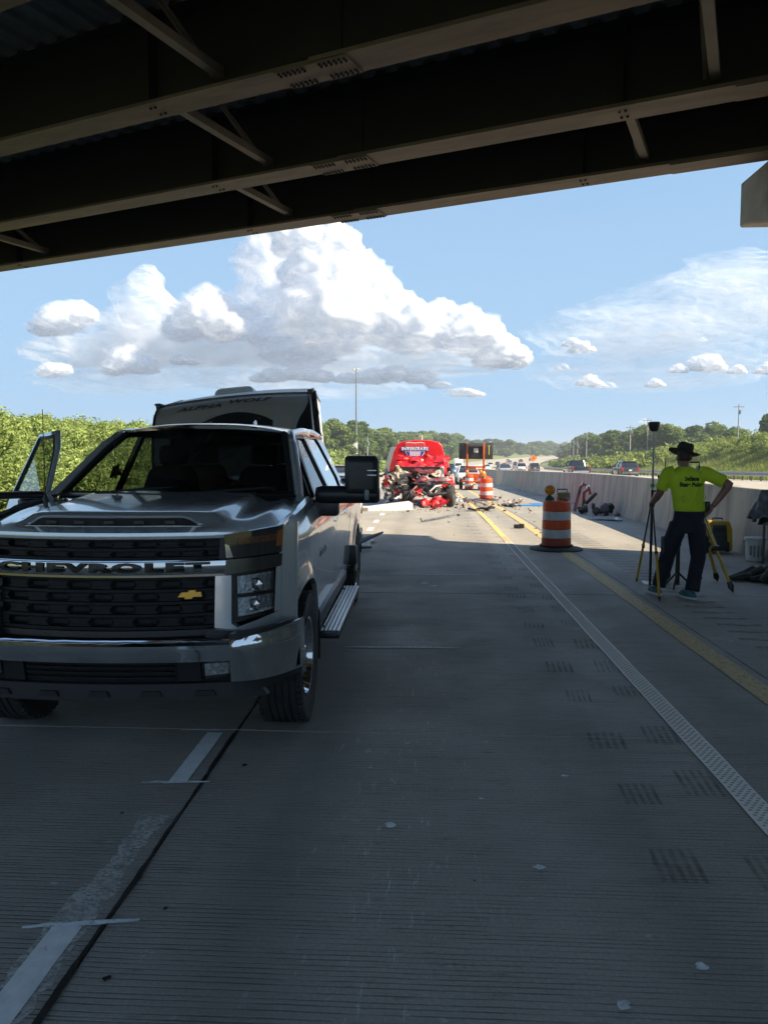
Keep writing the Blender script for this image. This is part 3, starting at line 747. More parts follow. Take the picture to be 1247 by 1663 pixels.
# ================================================================== foliage
BUSH = leaf_mat('shrub_leaves', (0.145, 0.205, 0.05), (0.38, 0.46, 0.15), scale=.35)
BUSH_D = leaf_mat('bank_leaves', (0.14, 0.20, 0.045), (0.36, 0.41, 0.12), scale=.22)
TREE_A = leaf_mat('tree_leaves', (0.055, 0.105, 0.03), (0.18, 0.25, 0.075), scale=.12)
TREE_B = leaf_mat('pale_tree_leaves', (0.085, 0.14, 0.04), (0.24, 0.31, 0.09), scale=.12)
GRASSB = leaf_mat('grass_blades', (0.14, 0.20, 0.04), (0.36, 0.38, 0.12), scale=.3)
BARK = pbr('tree_bark', (0.07, 0.055, 0.042), (0.11, 0.09, 0.07), scale=3, rough=.95)
def leaves(n, centers, radii, size, up=0.3, flat=1.0, aspect=1.7, shell=.55):
    """(n,4,3) leaf quads spread through ellipsoid clumps"""
    k = rng.integers(0, len(centers), n); C = np.asarray(centers)[k]; Rr = np.asarray(radii)[k]
    d = rng.normal(size=(n, 3)); d /= np.linalg.norm(d, axis=1)[:, None]
    rad = shell + (1 - shell) * rng.random(n) ** .6
    pos = C + d * Rr * rad[:, None]
    nrm = d + rng.normal(size=(n, 3)) * .7 + np.array([0, 0, up]); nrm /= np.linalg.norm(nrm, axis=1)[:, None]
    t = np.cross(nrm, rng.normal(size=(n, 3))); t /= np.linalg.norm(t, axis=1)[:, None]
    s = np.cross(nrm, t); sz = size * (.6 + .8 * rng.random(n))[:, None]
    a, b_ = t * sz * aspect * .5, s * sz * .5
    return np.stack([pos - a, pos + b_ * .9, pos + a, pos - b_ * .9], axis=1)
def crown_mesh(name, h, r, nl, size, seed, n_lobe=18):
    global rng
    rng = np.random.default_rng(seed); rr = random.Random(seed)
    cs, rs = [], []
    for i in range(n_lobe):
        zf = rr.uniform(.10, .93); w = math.sin(math.pi * clamp((zf + .12) / 1.14)) ** .6
        t = rr.uniform(0, 2 * math.pi); q = r * w * rr.uniform(.25, .85)
        cs.append((q * math.cos(t), q * math.sin(t), h * zf)); k = r * rr.uniform(.26, .46); rs.append((k, k, k * rr.uniform(.6, .85)))
    return np_mesh(name, leaves(nl, cs, rs, size), 4)
def trunk_mesh(name, h, seed):
    rr = random.Random(seed); b = MB(); k = h * .016
    pts = [(rr.uniform(-.15, .15) * i, rr.uniform(-.15, .15) * i, h * .8 * i / 5) for i in range(6)]
    b.tube(pts, [k * 1.5, k * 1.2, k, k * .8, k * .55, k * .2], n=7)
    for i in range(7):
        z = h * rr.uniform(.25, .65); t = rr.uniform(0, 6.28); L_ = h * rr.uniform(.18, .32)
        b.tube([(0, 0, z), (L_ * .5 * math.cos(t), L_ * .5 * math.sin(t), z + L_ * .35), (L_ * math.cos(t), L_ * math.sin(t), z + L_ * .8)], [k * .6, k * .4, k * .1], n=5)
    o = b.build(name, BARK); me = o.data; bpy.data.objects.remove(o); return me
TV = []
for i in range(7):
    h = 10.5; cm = crown_mesh('crown', h, 3.5 + .25 * (i % 3), 6500, .42, 100 + i, 26 + i); cm.materials.append(TREE_B if i % 3 == 2 else TREE_A)
    TV.append((cm, trunk_mesh('trunk', h, i)))
def tree(X, Y, h, label, group, rr, wide=1.0):
    v = rr.randrange(len(TV)); cm, tm = TV[v]
    s = h / 10.5; t = empty('deciduous_tree', (X, Y, ground_z(X - cx(Y), Y) - .2), rr.uniform(0, 6.28)); tag(t, label, 'tree', group)
    w = s * rr.uniform(.9, 1.2) * wide
    t.scale = (w, w, s)
    link_mesh('trunk', tm, None, t); link_mesh('crown', cm, None, t); return t
rr = random.Random(21)
# left treeline, bending with the road
for i in range(120):
    Y = 175 + i * 3.1 + rr.uniform(-4, 4); off = -rr.uniform(24, 62)
    tree(cx(Y) + off + interp(Y, [(175, -12), (260, 0), (500, 2)]), Y, rr.uniform(10.5, 13.8) * interp(Y, [(175, .8), (230, 1.0), (420, 1.15)]), 'dense green tree in the far treeline left of the curving road', 'trees of the left treeline', rr, 1.1)
for i in range(40):
    Y = 540 + i * 11; tree(cx(Y) - rr.uniform(20, 60), Y, rr.uniform(11, 15), 'small distant tree where the left treeline meets the horizon', 'trees at the horizon', rr, 1.3)
# right side: tall stand near the frame edge and the row going away
for i in range(24):
    Y = 150 + rr.uniform(-14, 26); X = 68 + i * 3.0 + rr.uniform(-2, 2)
    tree(X, Y, rr.uniform(8.8, 11.6), 'tall broad green tree crowning the right-hand bank behind the hatted man', 'trees on the right bank', rr, 1.15)
for i in range(84):
    Y = 190 + i * 3.6 + rr.uniform(-5, 5); off = rr.uniform(46, 74)
    tree(cx(Y) + off, Y, rr.uniform(9.5, 12.8) * interp(Y, [(190, .82), (300, 1.0), (480, 1.15)]), 'green tree in the row right of the opposite carriageway, above the passing cars', 'trees of the right treeline', rr, 1.15)
for i in range(30):
    Y = 500 + i * 12; tree(cx(Y) + rr.uniform(33, 80), Y, rr.uniform(10, 13), 'small faint tree at the far end of the right treeline', 'far trees on the right', rr, 1.3)
# shrub masses: one clump baked many times into one mesh
def clump(n, r, h, size, seed, upright=.0):
    global rng
    rng = np.random.default_rng(seed); rr = random.Random(seed)
    cs = [(rr.uniform(-.6, .6) * r, rr.uniform(-.6, .6) * r, h * rr.uniform(.25, .85)) for _ in range(9)]
    rs = [(r * .42, r * .42, h * rr.uniform(.16, .34)) for _ in range(9)]
    return leaves(n, cs, rs, size, up=.5, aspect=2.1, shell=.35)
def mass(name, pts, mats, clumps):
    parts = []
    r2 = np.random.default_rng(5)
    for (x, y, z, s, hs) in pts:
        q = clumps[r2.integers(0, len(clumps))]; a = r2.random() * 6.283; c, s_ = math.cos(a), math.sin(a)
        M = np.array([[c, -s_, 0], [s_, c, 0], [0, 0, 1]]) * np.array([s, s, hs])[:, None]
        parts.append(q.reshape(-1, 3) @ M.T + np.array([x, y, z]))
    me = np_mesh(name, np.concatenate(parts), 4); me.materials.append(mats)
    return tag(link_mesh(name, me), kind='stuff')
CL = [clump(710, 1.15, 2.0, .103, 40 + i) for i in range(6)]
CLF = [clump(190, 1.5, 2.2, .34, 60 + i) for i in range(5)]
def scatter(n, xa, xb, ya, yb, s0, s1, seed, h0=.8, h1=1.2, sink=.15):
    r2 = random.Random(seed); out = []
    for _ in range(n):
        xr, Y = r2.uniform(xa, xb), r2.uniform(ya, yb); s = r2.uniform(s0, s1)
        out.append((xr + cx(Y), Y, ground_z(xr, Y) - sink, s, s * r2.uniform(h0, h1)))
    return out
o = mass('shrubs', scatter(620, -34, -16.5, 30, 100, .75, 1.25, 1) + scatter(50, -34, -28, 40, 95, 1.1, 1.5, 3), BUSH, CL); o['label'] = 'bright green shrub thicket covering the left bank'; o['category'] = 'shrubs'
o = mass('shrubs', scatter(420, -46, -15.5, 98, 230, .9, 1.35, 2), BUSH, CLF); o['label'] = 'green brush continuing along the left verge into the distance'; o['category'] = 'shrubs'
o = mass('shrubs', scatter(520, 41.5, 58, 62, 150, .75, 1.3, 4), BUSH_D, CL); o['label'] = 'green shrub growth on the slope behind the guardrail'; o['category'] = 'shrubs'
o = mass('shrubs', scatter(420, 34, 60, 145, 360, .9, 1.4, 6) , BUSH_D, CLF); o['label'] = 'green brush at the foot of the right treeline'; o['category'] = 'shrubs'
# tall grass on the right verge and at the left shoulder
def grass(name, n, xa, xb, ya, yb, h0, h1, seed, label):
    r2 = np.random.default_rng(seed); xr = r2.uniform(xa, xb, n); Y = r2.uniform(ya, yb, n)
    z = np.array([ground_z(a, b) for a, b in zip(xr, Y)]); X = xr + np.array([cx(y) for y in Y])
    h = r2.uniform(h0, h1, n); w = h * .05 + .012; t = r2.uniform(0, 6.283, n); l = r2.normal(size=(n, 2)) * .22
    ax, ay = np.cos(t) * w, np.sin(t) * w
    p0 = np.stack([X - ax, Y - ay, z], 1); p1 = np.stack([X + ax, Y + ay, z], 1); p2 = np.stack([X + l[:, 0] * h, Y + l[:, 1] * h, z + h], 1)
    me = np_mesh(name, np.stack([p0, p1, p2], 1), 3); me.materials.append(GRASSB)
    o = link_mesh(name, me); o['label'] = label; o['category'] = 'grass'; return tag(o, kind='stuff')
grass('grass', 90000, 29.2, 43, 55, 175, .5, 1.15, 1, 'tall pale grass behind the guardrail on the right verge')
grass('grass', 26000, -18, -12.3, 14, 110, .12, .4, 2, 'mown grass strip along the left shoulder')
# ================================================================== the silver pickup
PAINT = pbr('silver_metallic_paint', (0.68, 0.71, 0.73), (0.64, 0.67, 0.69), scale=40, rough=.2, metal=.62, coat=1.0)
PAINT_D = pbr('dark_trim_chrome', (0.16, 0.165, 0.17), rough=.16, metal=1.0)
LETTER = pbr('recessed_letter_black', (0.010, 0.011, 0.012), rough=.35)
GOLD = pbr('gold_emblem', (0.62, 0.36, 0.07), rough=.3, metal=.8)
AMBER = pbr('amber_lens', (0.30, 0.10, 0.015), rough=.1, coat=.6)
SMOKE = pbr('smoked_lens', (0.02, 0.02, 0.022), rough=.04, coat=1.0)
SEAT = pbr('dark_seat_leather', (0.02, 0.019, 0.018), (0.03, 0.028, 0.026), scale=10, rough=.6)
TREADPLATE = pbr('step_aluminium', (0.5, 0.51, 0.52), (0.42, 0.43, 0.44), scale=6, rough=.35, metal=.9)
truck = empty('pickup_truck', (-1.755, 4.87, 0), R(0.8))
tag(truck, 'silver heavy-duty pickup truck parked nose-on with its passenger door open', 'pickup truck')
def yf(x):
    a = abs(x)
    if a < .62: return -.905 + .10 * (a / .62) ** 2
    t = (a - .62) / .36
    return -.805 + .11 * t + .22 * t ** 2.4
def yb(x):
    a = abs(x)
    if a < .70: return -.975 + .075 * (a / .70) ** 2
    t = (a - .70) / .335
    return -.90 + .06 * t + .26 * t ** 2.6
def rake(z): return 0.06 * (z - .72)
def Fp(x, z, d=0.0): return (x, yf(x) + rake(z) + d, z)
def patch(name, quad, d, mat, parent=truck, nu=8, nv=3, thick=.03, mp=Fp, bevel=0.0, dz=None):
    (x0, a0), (x1, a1), (x2, a2), (x3, a3) = quad
    b = MB()
    def pt(u, v, dd):
        x = lerp(lerp(x0, x1, u), lerp(x3, x2, u), v); z = lerp(lerp(a0, a1, u), lerp(a3, a2, u), v)
        return mp(x, z, dd)
    fr = [[pt(i / nu, j / nv, d) for i in range(nu + 1)] for j in range(nv + 1)]
    b.grid(lambda u, v: fr[round(v * nv)][round(u * nu)], nu, nv)
    ed = [(i / nu, 0) for i in range(nu)] + [(1, j / nv) for j in range(nv)] + [(1 - i / nu, 1) for i in range(nu)] + [(0, 1 - j / nv) for j in range(nv)]
    n = len(ed); vs_ = [pt(u, v, d) for u, v in ed] + [pt(u, v, d + thick) for u, v in ed]
    b.add(vs_, [(i, (i + 1) % n, n + (i + 1) % n, n + i) for i in range(n)])
    return b.build(name, mat, parent, bevel=bevel, ang=40)
# ---- grille
GRILLE_B = pbr('grille_black', (.006, .006, .007), (.010, .010, .011), scale=20, rough=.55, spec=.25)
patch('grille_backing', [(-.67, .745), (.67, .745), (.67, 1.29), (-.67, 1.29)], .10, BLACK_MATTE, nu=16, thick=.02)
def gbar(z, h, d, xa=-.655, xb=.655): return patch('grille_bar', [(xa, z - h / 2), (xb, z - h / 2), (xb, z + h / 2), (xa, z + h / 2)], d, GRILLE_B, nu=18, nv=1, thick=.035)
for z in (1.262, 1.207, 1.158): gbar(z, .016, .02)
for z in (1.052, .985, .918, .851, .784): gbar(z, .015, .02)
for zi, (za, zb) in enumerate(((1.158, 1.207), (1.207, 1.262), (.985, 1.052), (.918, .985), (.851, .918), (.784, .851))):
    b = MB(); off = .12 if zi % 2 else 0
    for k in range(-3, 4):
        x = k * .24 + off
        if abs(x) > .63: continue
        zm = (za + zb) / 2; w = .045
        for (xa, xb) in ((x - w, x + w),):
            b.add([Fp(xa - .02, za + .012, .022), Fp(xb + .02, za + .012, .022), Fp(xb, zm, .022), Fp(xb + .02, zb - .012, .022), Fp(xa - .02, zb - .012, .022), Fp(xa, zm, .022)], [(0, 1, 2, 5), (5, 2, 3, 4)])
            b.add([Fp(x + .075, zm - .012, .05), Fp(x + .17, zm - .012, .05), Fp(x + .17, zm + .012, .05), Fp(x + .075, zm + .012, .05)], [(0, 1, 2, 3)])
    b.build('grille_lattice', GRILLE_B, truck, fix=False)
patch('grille_chin', [(-.60, .742), (.60, .742), (.60, .775), (-.60, .775)], -.005, BLACK, nu=16)
for s in (-1, 1): patch('grille_cheek', [(s * .595, .75), (s * .68, .75), (s * .68, 1.29), (s * .625, 1.29)], .015, BLACK, nu=3)
def Cp(x, z, d=0.0): k = (z - 1.077) / .075; return (x, yf(x) + rake(z) + d + .034 * (k - .62) ** 2, z)
cb = patch('chrome_bar', [(-.66, 1.077), (.66, 1.077), (.66, 1.152), (-.66, 1.152)], -.022, CHROME, nu=20, nv=8, thick=.05, mp=Cp)
b = MB(); b.tube([Cp(lerp(-.66, .66, i / 30), 1.150, -.022) for i in range(31)], .006, n=8); b.build('chrome_bar_edge', CHROME, cb)
patch('chrome_bar_lower_edge', [(-.66, 1.062), (.66, 1.062), (.66, 1.075), (-.66, 1.075)], -.008, PAINT_D, nu=20, nv=1)
me = text_mesh('brand_lettering', 'CHEVROLET', size=.083, offset=.0058, sx=1.92, spacing=1.20)
hw = max(abs(v.co.x) for v in me.vertices); hh = max(abs(v.co.y) for v in me.vertices)
for v in me.vertices:
    x = v.co.x / hw * .585; z = 1.1145 + v.co.y / hh * .030
    v.co = Vector(Cp(x, z, -.033))
link_mesh('brand_lettering', me, LETTER, cb)
# emblem on the lattice
b = MB(); bt = [(-.062, -.017), (-.025, -.017), (-.025, -.03), (.012, -.03), (.016, -.017), (.062, -.017), (.05, .015), (.022, .015), (.022, .028), (-.014, .028), (-.018, .015), (-.05, .015)]
bt = [(x * 1.0 + z * .2, z * .8) for x, z in bt]
b.prism(bt, lambda x, z: Fp(.475 + x, .965 + z, .004), lambda x, z: Fp(.475 + x, .965 + z, .02)); b.build('bowtie_emblem', GOLD, truck)
# ---- lamps and bezels
for s in (-1, 1):
    q = lambda *p: [(s * x, z) for x, z in p]
    fn_ = patch('fender_nose', q((.905, .74), (.989, .745), (.992, 1.325), (.915, 1.31)), .004, PAINT, nu=6, nv=8, thick=.06)
    q = lambda *p: [(s * (x if x < .62 else .62 + (x - .62) * .83), z) for x, z in p]
    bz = patch('headlight_bezel', q((.60, .735), (.70, .80), (.70, 1.062), (.605, 1.062)), -.012, PAINT, nu=4, nv=4, thick=.06)
    patch('bezel_sill', q((.60, .735), (.72, .700), (.735, .775), (.70, .80)), -.016, PAINT, bz, nu=4, nv=2, thick=.06)
    patch('bezel_base', q((.72, .700), (.985, .745), (.985, .835), (.735, .775)), -.012, PAINT, bz, nu=8, nv=2, thick=.06)
    patch('bezel_side', q((.945, .83), (.987, .835), (.987, 1.085), (.955, 1.085)), -.006, PAINT, bz, nu=3, nv=3, thick=.06)
    patch('lamp_housing', q((.695, .79), (.95, .825), (.955, 1.085), (.69, 1.065)), .045, BLACK, nu=6, thick=.02)
    lamp = patch('headlight', q((.73, .825), (.935, .845), (.938, 1.058), (.725, 1.05)), .028, pbr('lamp_reflector', (.85, .87, .9), (.5, .51, .52), scale=50, rough=.15, metal=.55, bump=.8, bscale=45), nu=8, nv=6, thick=.01)
    for (x, z, r_) in ((.80, .995, .040), (.79, .885, .036)):
        b = MB(); M = Matrix.Translation(Fp(s * x, z, .012)) @ Matrix.Rotation(R(90), 4, 'X')
        b.lathe([(r_, -.02), (r_, .004), (r_ * .86, .008), (r_ * .8, -.002), (.001, .006)], n=18, M=M); b.build('projector', CHROME, lamp)
    patch('lamp_divider', q((.72, .932), (.94, .937), (.94, .957), (.72, .952)), .012, BLACK, lamp, nu=6, nv=1)
    for k in range(7):
        x = .845 + k * .0135
        patch('lamp_rib', q((x, .86), (x + .004, .86), (x + .004, 1.045), (x, 1.045)), .014, CHROME, lamp, nu=1, nv=2, thick=.012)
    patch('lamp_lens', q((.70, .80), (.948, .832), (.951, 1.075), (.705, 1.062)), -.001, GLASS_CLEAR, lamp, nu=8, nv=3, thick=.003)
    up = patch('upper_lamp', q((.665, 1.152), (.985, 1.165), (.992, 1.318), (.655, 1.285)), -.005, SMOKE, nu=10, nv=4, thick=.05)
    patch('turn_signal', q((.74, 1.228), (.955, 1.235), (.962, 1.272), (.735, 1.262)), -.009, pbr('smoked_amber', (.16, .06, .02), (.07, .035, .02), scale=25, rough=.12, coat=.5), up, nu=8, nv=1, thick=.006)
    patch('marker_light', q((.955, 1.20), (.990, 1.205), (.994, 1.30), (.962, 1.285)), -.008, AMBER, up, nu=3, nv=1, thick=.006)
    patch('lamp_chrome_tip', q((.668, 1.158), (.71, 1.160), (.685, 1.225), (.66, 1.235)), -.010, CHROME, up, nu=2, nv=1, thick=.006)
    patch('smoked_chrome_strip', q((.66, 1.066), (.985, 1.088), (.988, 1.158), (.66, 1.148)), -.018, PAINT_D, nu=8, nv=3, thick=.05)
# ---- bumper
def Bp(x, z, d=0.0):
    k = clamp((.735 - z) / .24); bow = .045 - .055 * k - .03 * sstep(.12, 0, k)
    return (x, yb(x) - bow + d + .02, z)
def bump_strip(name, za, zb, xa, xb, mat, d=0, nu=20, nv=6, thick=.03, parent=truck):
    return patch(name, [(xa, za[0]), (xb, za[1]), (xb, zb[1]), (xa, zb[0])], d, mat, parent, nu=nu, nv=nv, thick=thick, mp=Bp)
bm_ = bump_strip('front_bumper', (.622, .622), (.735, .735), -.70, .70, CHROME, nv=5)
for s in (-1, 1):
    bump_strip('bumper_wing', (.50, .50), (.738, .785), s * .70, s * 1.035, CHROME, nu=12, nv=8, parent=bm_)
    b = MB()
    def side_w(u, v, s=s): return (s * lerp(1.033, 1.025, v), lerp(yb(1.03) + .0, -.40, u), lerp(lerp(.50, .56, u), lerp(.785, .76, u), v))
    b.grid(side_w, 4, 3); b.build('bumper_return', CHROME, bm_)
    patch('bumper_step', [(s * .56, .742), (s * .74, .70), (s * .74, .76), (s * .58, .785)], -.05, BLACK, nu=5, thick=.08)
    patch('step_pad', [(s * .70, .735), (s * 1.0, .78), (s * 1.0, .80), (s * .70, .765)], -.005, BLACK, bm_, nu=6, nv=1, thick=.06, mp=Bp)
    fog = bump_strip('fog_light', (.535, .545), (.605, .610), s * .565, s * .69, pbr('fog_reflector', (.85, .86, .87), (.4, .4, .4), scale=50, rough=.15, metal=.55, bump=.6, bscale=40), d=.02, nu=4, nv=2)
    bump_strip('fog_lens', (.53, .54), (.61, .615), s * .56, s * .695, GLASS_CLEAR, d=-.002, nu=4, nv=2, thick=.003, parent=fog)
    bump_strip('bumper_lower_corner', (.42, .47), (.50, .50), s * .70, s * 1.02, BLACK, d=.02, nu=8, nv=2)
# dents along the bumper lip
b = MB(); n = 60
b.tube([Bp(lerp(-.70, .70, i / n), .737 + .006 * mnoise.noise(Vector((i * .23, 0, 0))), -.004 + .008 * mnoise.noise(Vector((i * .3, 4, 0)))) for i in range(n + 1)], .007, n=6); b.build('bumper_lip', CHROME, bm_)
bump_strip('lower_intake', (.49, .49), (.622, .622), -.70, .70, BLACK_MATTE, d=.07, nu=14, nv=1)
for z in (.525, .555, .585): bump_strip('intake_slat', (z, z), (z + .007, z + .007), -.40, .40, BLACK, d=.02, nu=10, nv=1)
for x in (-.48, .48): bump_strip('intake_block', (.50, .50), (.62, .62), x - .06, x + .06, BLACK, d=.035, nu=2, nv=1)
va = patch('air_dam', [(-.88, .40), (.88, .40), (.82, .492), (-.82, .492)], .02, pbr('dark_grey_plastic', (.022, .024, .026), rough=.4), nu=18, nv=4, thick=.05, mp=Bp)
for x in (-.56, -.28, 0.0, .28, .56):
    b = MB(); b.prism([(-.06, 0), (.06, 0), (.045, .03), (-.045, .03)], lambda u, w, x=x: Bp(x + u, .425 + w, .004), lambda u, w, x=x: Bp(x + u, .425 + w, .03)); b.build('dam_scallop', BLACK_MATTE, va)
# ---- hood
def hoodz(x, t):
    a = abs(x)
    z = 1.300 + .155 * t - .050 * t * t
    z += .024 * sstep(.93, .30, a) * sstep(0, .25, t)
    z += .034 * sstep(.60, .50, a - .06 * t) * sstep(.10, .22, t)
    z -= .030 * sstep(.72, .93, a)
    z += .018 * math.exp(-((a - .80) / .06) ** 2) * sstep(.1, .5, t)
    return z
def hoody(x, t): return lerp(yf(x) + .035 + .06 * sstep(.6, .93, abs(x)), .50 - .10 * (x / .9) ** 2 * 0 - .02, t)
b = MB(); NU, NV = 56, 34
b.grid(lambda u, v: (lambda x: (x, hoody(x, v), hoodz(x, v)))(lerp(-.925, .925, u)), NU, NV)
b.grid(lambda u, v: (lambda x: (x, hoody(x, 0) - .004 * math.sin(math.pi * v) , hoodz(x, 0) - .034 * (1 - v)))(lerp(-.925, .925, u)), NU, 3)
b.build('hood', PAINT, truck, ang=50)
# hood scoop: dark mouth below a raised lip
sc = MB()
def scp(u, v): x = lerp(-.50, .50, u); w = .5 - abs(u - .5); return (x, hoody(x, .115) - .012 + .03 * v, hoodz(x, .085) + .006 + .044 * v * sstep(0, .10, w))
sc.grid(scp, 24, 2); so = sc.build('scoop_mouth', BLACK_MATTE, truck)
lp = MB(); lp.tube([(lambda p: (p[0], p[1] - .006, p[2] + .004))(scp(i / 30, 1)) for i in range(31)], .007, n=6); lp.build('scoop_lip', PAINT, so)
lp = MB(); lp.tube([(lambda p: (p[0], p[1] - .006, p[2]))(scp(i / 30, .0)) for i in range(31)], .004, n=6); lp.build('scoop_lower_trim', CHROME, so)
for k in range(1, 6):
    lp = MB(); x = -.5 + k / 6; p0 = scp(k / 6, .1); p1 = scp(k / 6, .85)
    lp.box(((p0[0]), p0[1] - .012, (p0[2] + p1[2]) / 2), (.06, .006, .022)); lp.build('scoop_vane', BLACK, so, bevel=.003, seg=1)
# ---- body sides
def flare(y, z):
    f = 0
    for yc in (0, 4.04):
        d = math.hypot(y - yc, z - .42) - .50
        f = max(f, .030 * math.exp(-(max(d, 0) / .075) ** 2))
    return f
def xside(y, z):
    x = interp(z, [(.45, .955), (.60, .975), (.85, .985), (1.08, 1.0), (1.22, 1.002), (1.30, .985), (1.40, .945), (1.46, .91)])
    x -= .055 * sstep(.15, -.50, y) + .02 * sstep(4.7, 5.35, y)
    x += .012 * math.exp(-((z - 1.20) / .05) ** 2)
    return x + flare(y, z)
def arch(y, yc, r=.50): d = r * r - (y - yc) ** 2; return .42 + math.sqrt(d) if d > 0 else 0
def ztop(y): return interp(y, [(-.5, 1.305), (0, 1.365), (.45, 1.405), (.6, 1.405), (3.15, 1.40), (3.2, 1.455), (5.4, 1.455)])
def zbot(y):
    z = max(.50, arch(y, 0), arch(y, 4.04))
    if y < -.2: z = max(z, .735)
    if y > 4.6: z = max(z, .60)
    return z
def ys_for(a, b):
    ys = [a + (b - a) * i / max(4, int((b - a) / .045)) for i in range(max(4, int((b - a) / .045)) + 1)]
    return ys
def side_panel(name, ya, yb_, s, parent=truck, mat=PAINT, origin=(0, 0, 0), zt=ztop):
    ys = ys_for(ya, yb_); n = len(ys) - 1; m = 16; b = MB(); O = Vector(origin)
    b.grid(lambda u, v: (lambda y: (lambda z: Vector((s * xside(y, z), y, z)) - O)(lerp(zbot(y), zt(y), v)))(ys[round(u * n)]), n, m)
    b.grid(lambda u, v: (lambda y: Vector((s * (xside(y, zbot(y)) - .05 * v), y, zbot(y) + .002 * v)) - O)(ys[round(u * n)]), n, 1)      # returned lip
    b.grid(lambda u, v: (lambda y: Vector((s * (xside(y, zt(y)) - .04 * v), y, zt(y) + .004 * v)) - O)(ys[round(u * n)]), n, 1)
    for y in (ya, yb_):
        b.grid(lambda u, v: Vector((s * (xside(y, lerp(zbot(y), zt(y), u)) - .03 * v), y, lerp(zbot(y), zt(y), u))) - O, m, 1)
    return b.build(name, mat, parent, ang=40)
for s in (-1, 1):
    side_panel('front_fender', -.47, .565, s)
    side_panel('cab_corner', 2.83, 3.15, s)
    side_panel('bed_side', 3.19, 5.32, s)
    b = MB()    # fender top shelf up to the hood seam
    b.grid(lambda u, v: (lambda y: (s * lerp(.928, xside(y, ztop(y)), v), y, lerp(ztop(y) + .012 + (0.01 if y > 0 else 0), ztop(y), v)))(lerp(-.47, .52, u)), 16, 2); b.build('fender_top', PAINT, truck)
    b = MB(); b.box((s * .94, 1.7, .50), (.10, 2.3, .10)); b.build('rocker_panel', BLACK, truck, bevel=.015)
    for yc in (0, 4.04):
        b = MB()
        b.grid(lambda u, v: (s * lerp(.98, .55, v), yc - .515 * math.cos(math.pi * u), .40 + .515 * math.sin(math.pi * u)), 16, 1); b.build('wheel_well_liner', BLACK_MATTE, truck)
        b = MB(); b.box((s * .87, yc + .545, .43), (.27, .012, .36)); b.build('mud_flap', BLACK_MATTE, truck, bevel=.004, seg=1)
    # running board
    st = MB(); st.box((s * 1.045, 1.70, .385), (.17, 2.05, .045)); so = st.build('running_board', BLACK, truck, bevel=.012)
    for k in range(5):
        b = MB(); b.box((s * (.985 + k * .032), 1.70, .4115), (.022, 1.96, .010)); b.build('tread_strip', TREADPLATE, so, bevel=.003, seg=1)
    for y in (.85, 2.5):
        b = MB(); b.tube([(s * .80, y, .52), (s * 1.0, y, .40)], .02, n=8); b.build('step_bracket', DARK_STEEL, so)
    b = MB(); b.box((s * .98, 4.04 - .58, .62), (.13, .10, .22)); b.build('bed_step', BLACK, truck, bevel=.02)
# ---- doors (front two carry the mirrors)
WZ0, WZ1 = 1.405, 1.868
def xg(z): return lerp(.942, .705, (z - 1.40) / .50)
FW = [(.80, WZ0), (1.725, WZ0), (1.725, WZ1), (1.30, WZ1), (1.12, 1.76)]
RW = [(1.83, WZ0), (2.72, WZ0), (2.80, 1.50), (2.66, 1.82), (2.58, WZ1), (1.83, WZ1)]
def frame(name, poly, s, O, parent, mat, w=.042, t=.03, inset=0):
    b = MB(); n = len(poly); cxp = sum(p[0] for p in poly) / n; czp = sum(p[1] for p in poly) / n
    out = []; inn = []
    for (y, z) in poly:
        dy, dz_ = cxp - y, czp - z; L_ = math.hypot(dy, dz_)
        out.append((y - dy / L_ * w, z - dz_ / L_ * w)); inn.append((y, z))
    P = lambda y, z, d: Vector((s * (xg(z) + d), y, z)) - O
    vs_ = [P(*p, .004) for p in out] + [P(*p, .004) for p in inn] + [P(*p, -t) for p in out] + [P(*p, -t) for p in inn]
    fs = []
    for i in range(n):
        j = (i + 1) % n
        fs += [(i, j, n + j, n + i), (2*n + i, 3*n + i, 3*n + j, 2*n + j), (i, 2*n + i, 2*n + j, j), (n + i, n + j, 3*n + j, 3*n + i)]
    b.add(vs_, fs); return b.build(name, mat, parent, bevel=.004, seg=1)
def pane(name, poly, s, O, parent, mat, d=-.012):
    b = MB(); b.add([Vector((s * (xg(z) + d), y, z)) - O for y, z in poly], [tuple(range(len(poly)))]); return b.build(name, mat, parent, smooth=False)
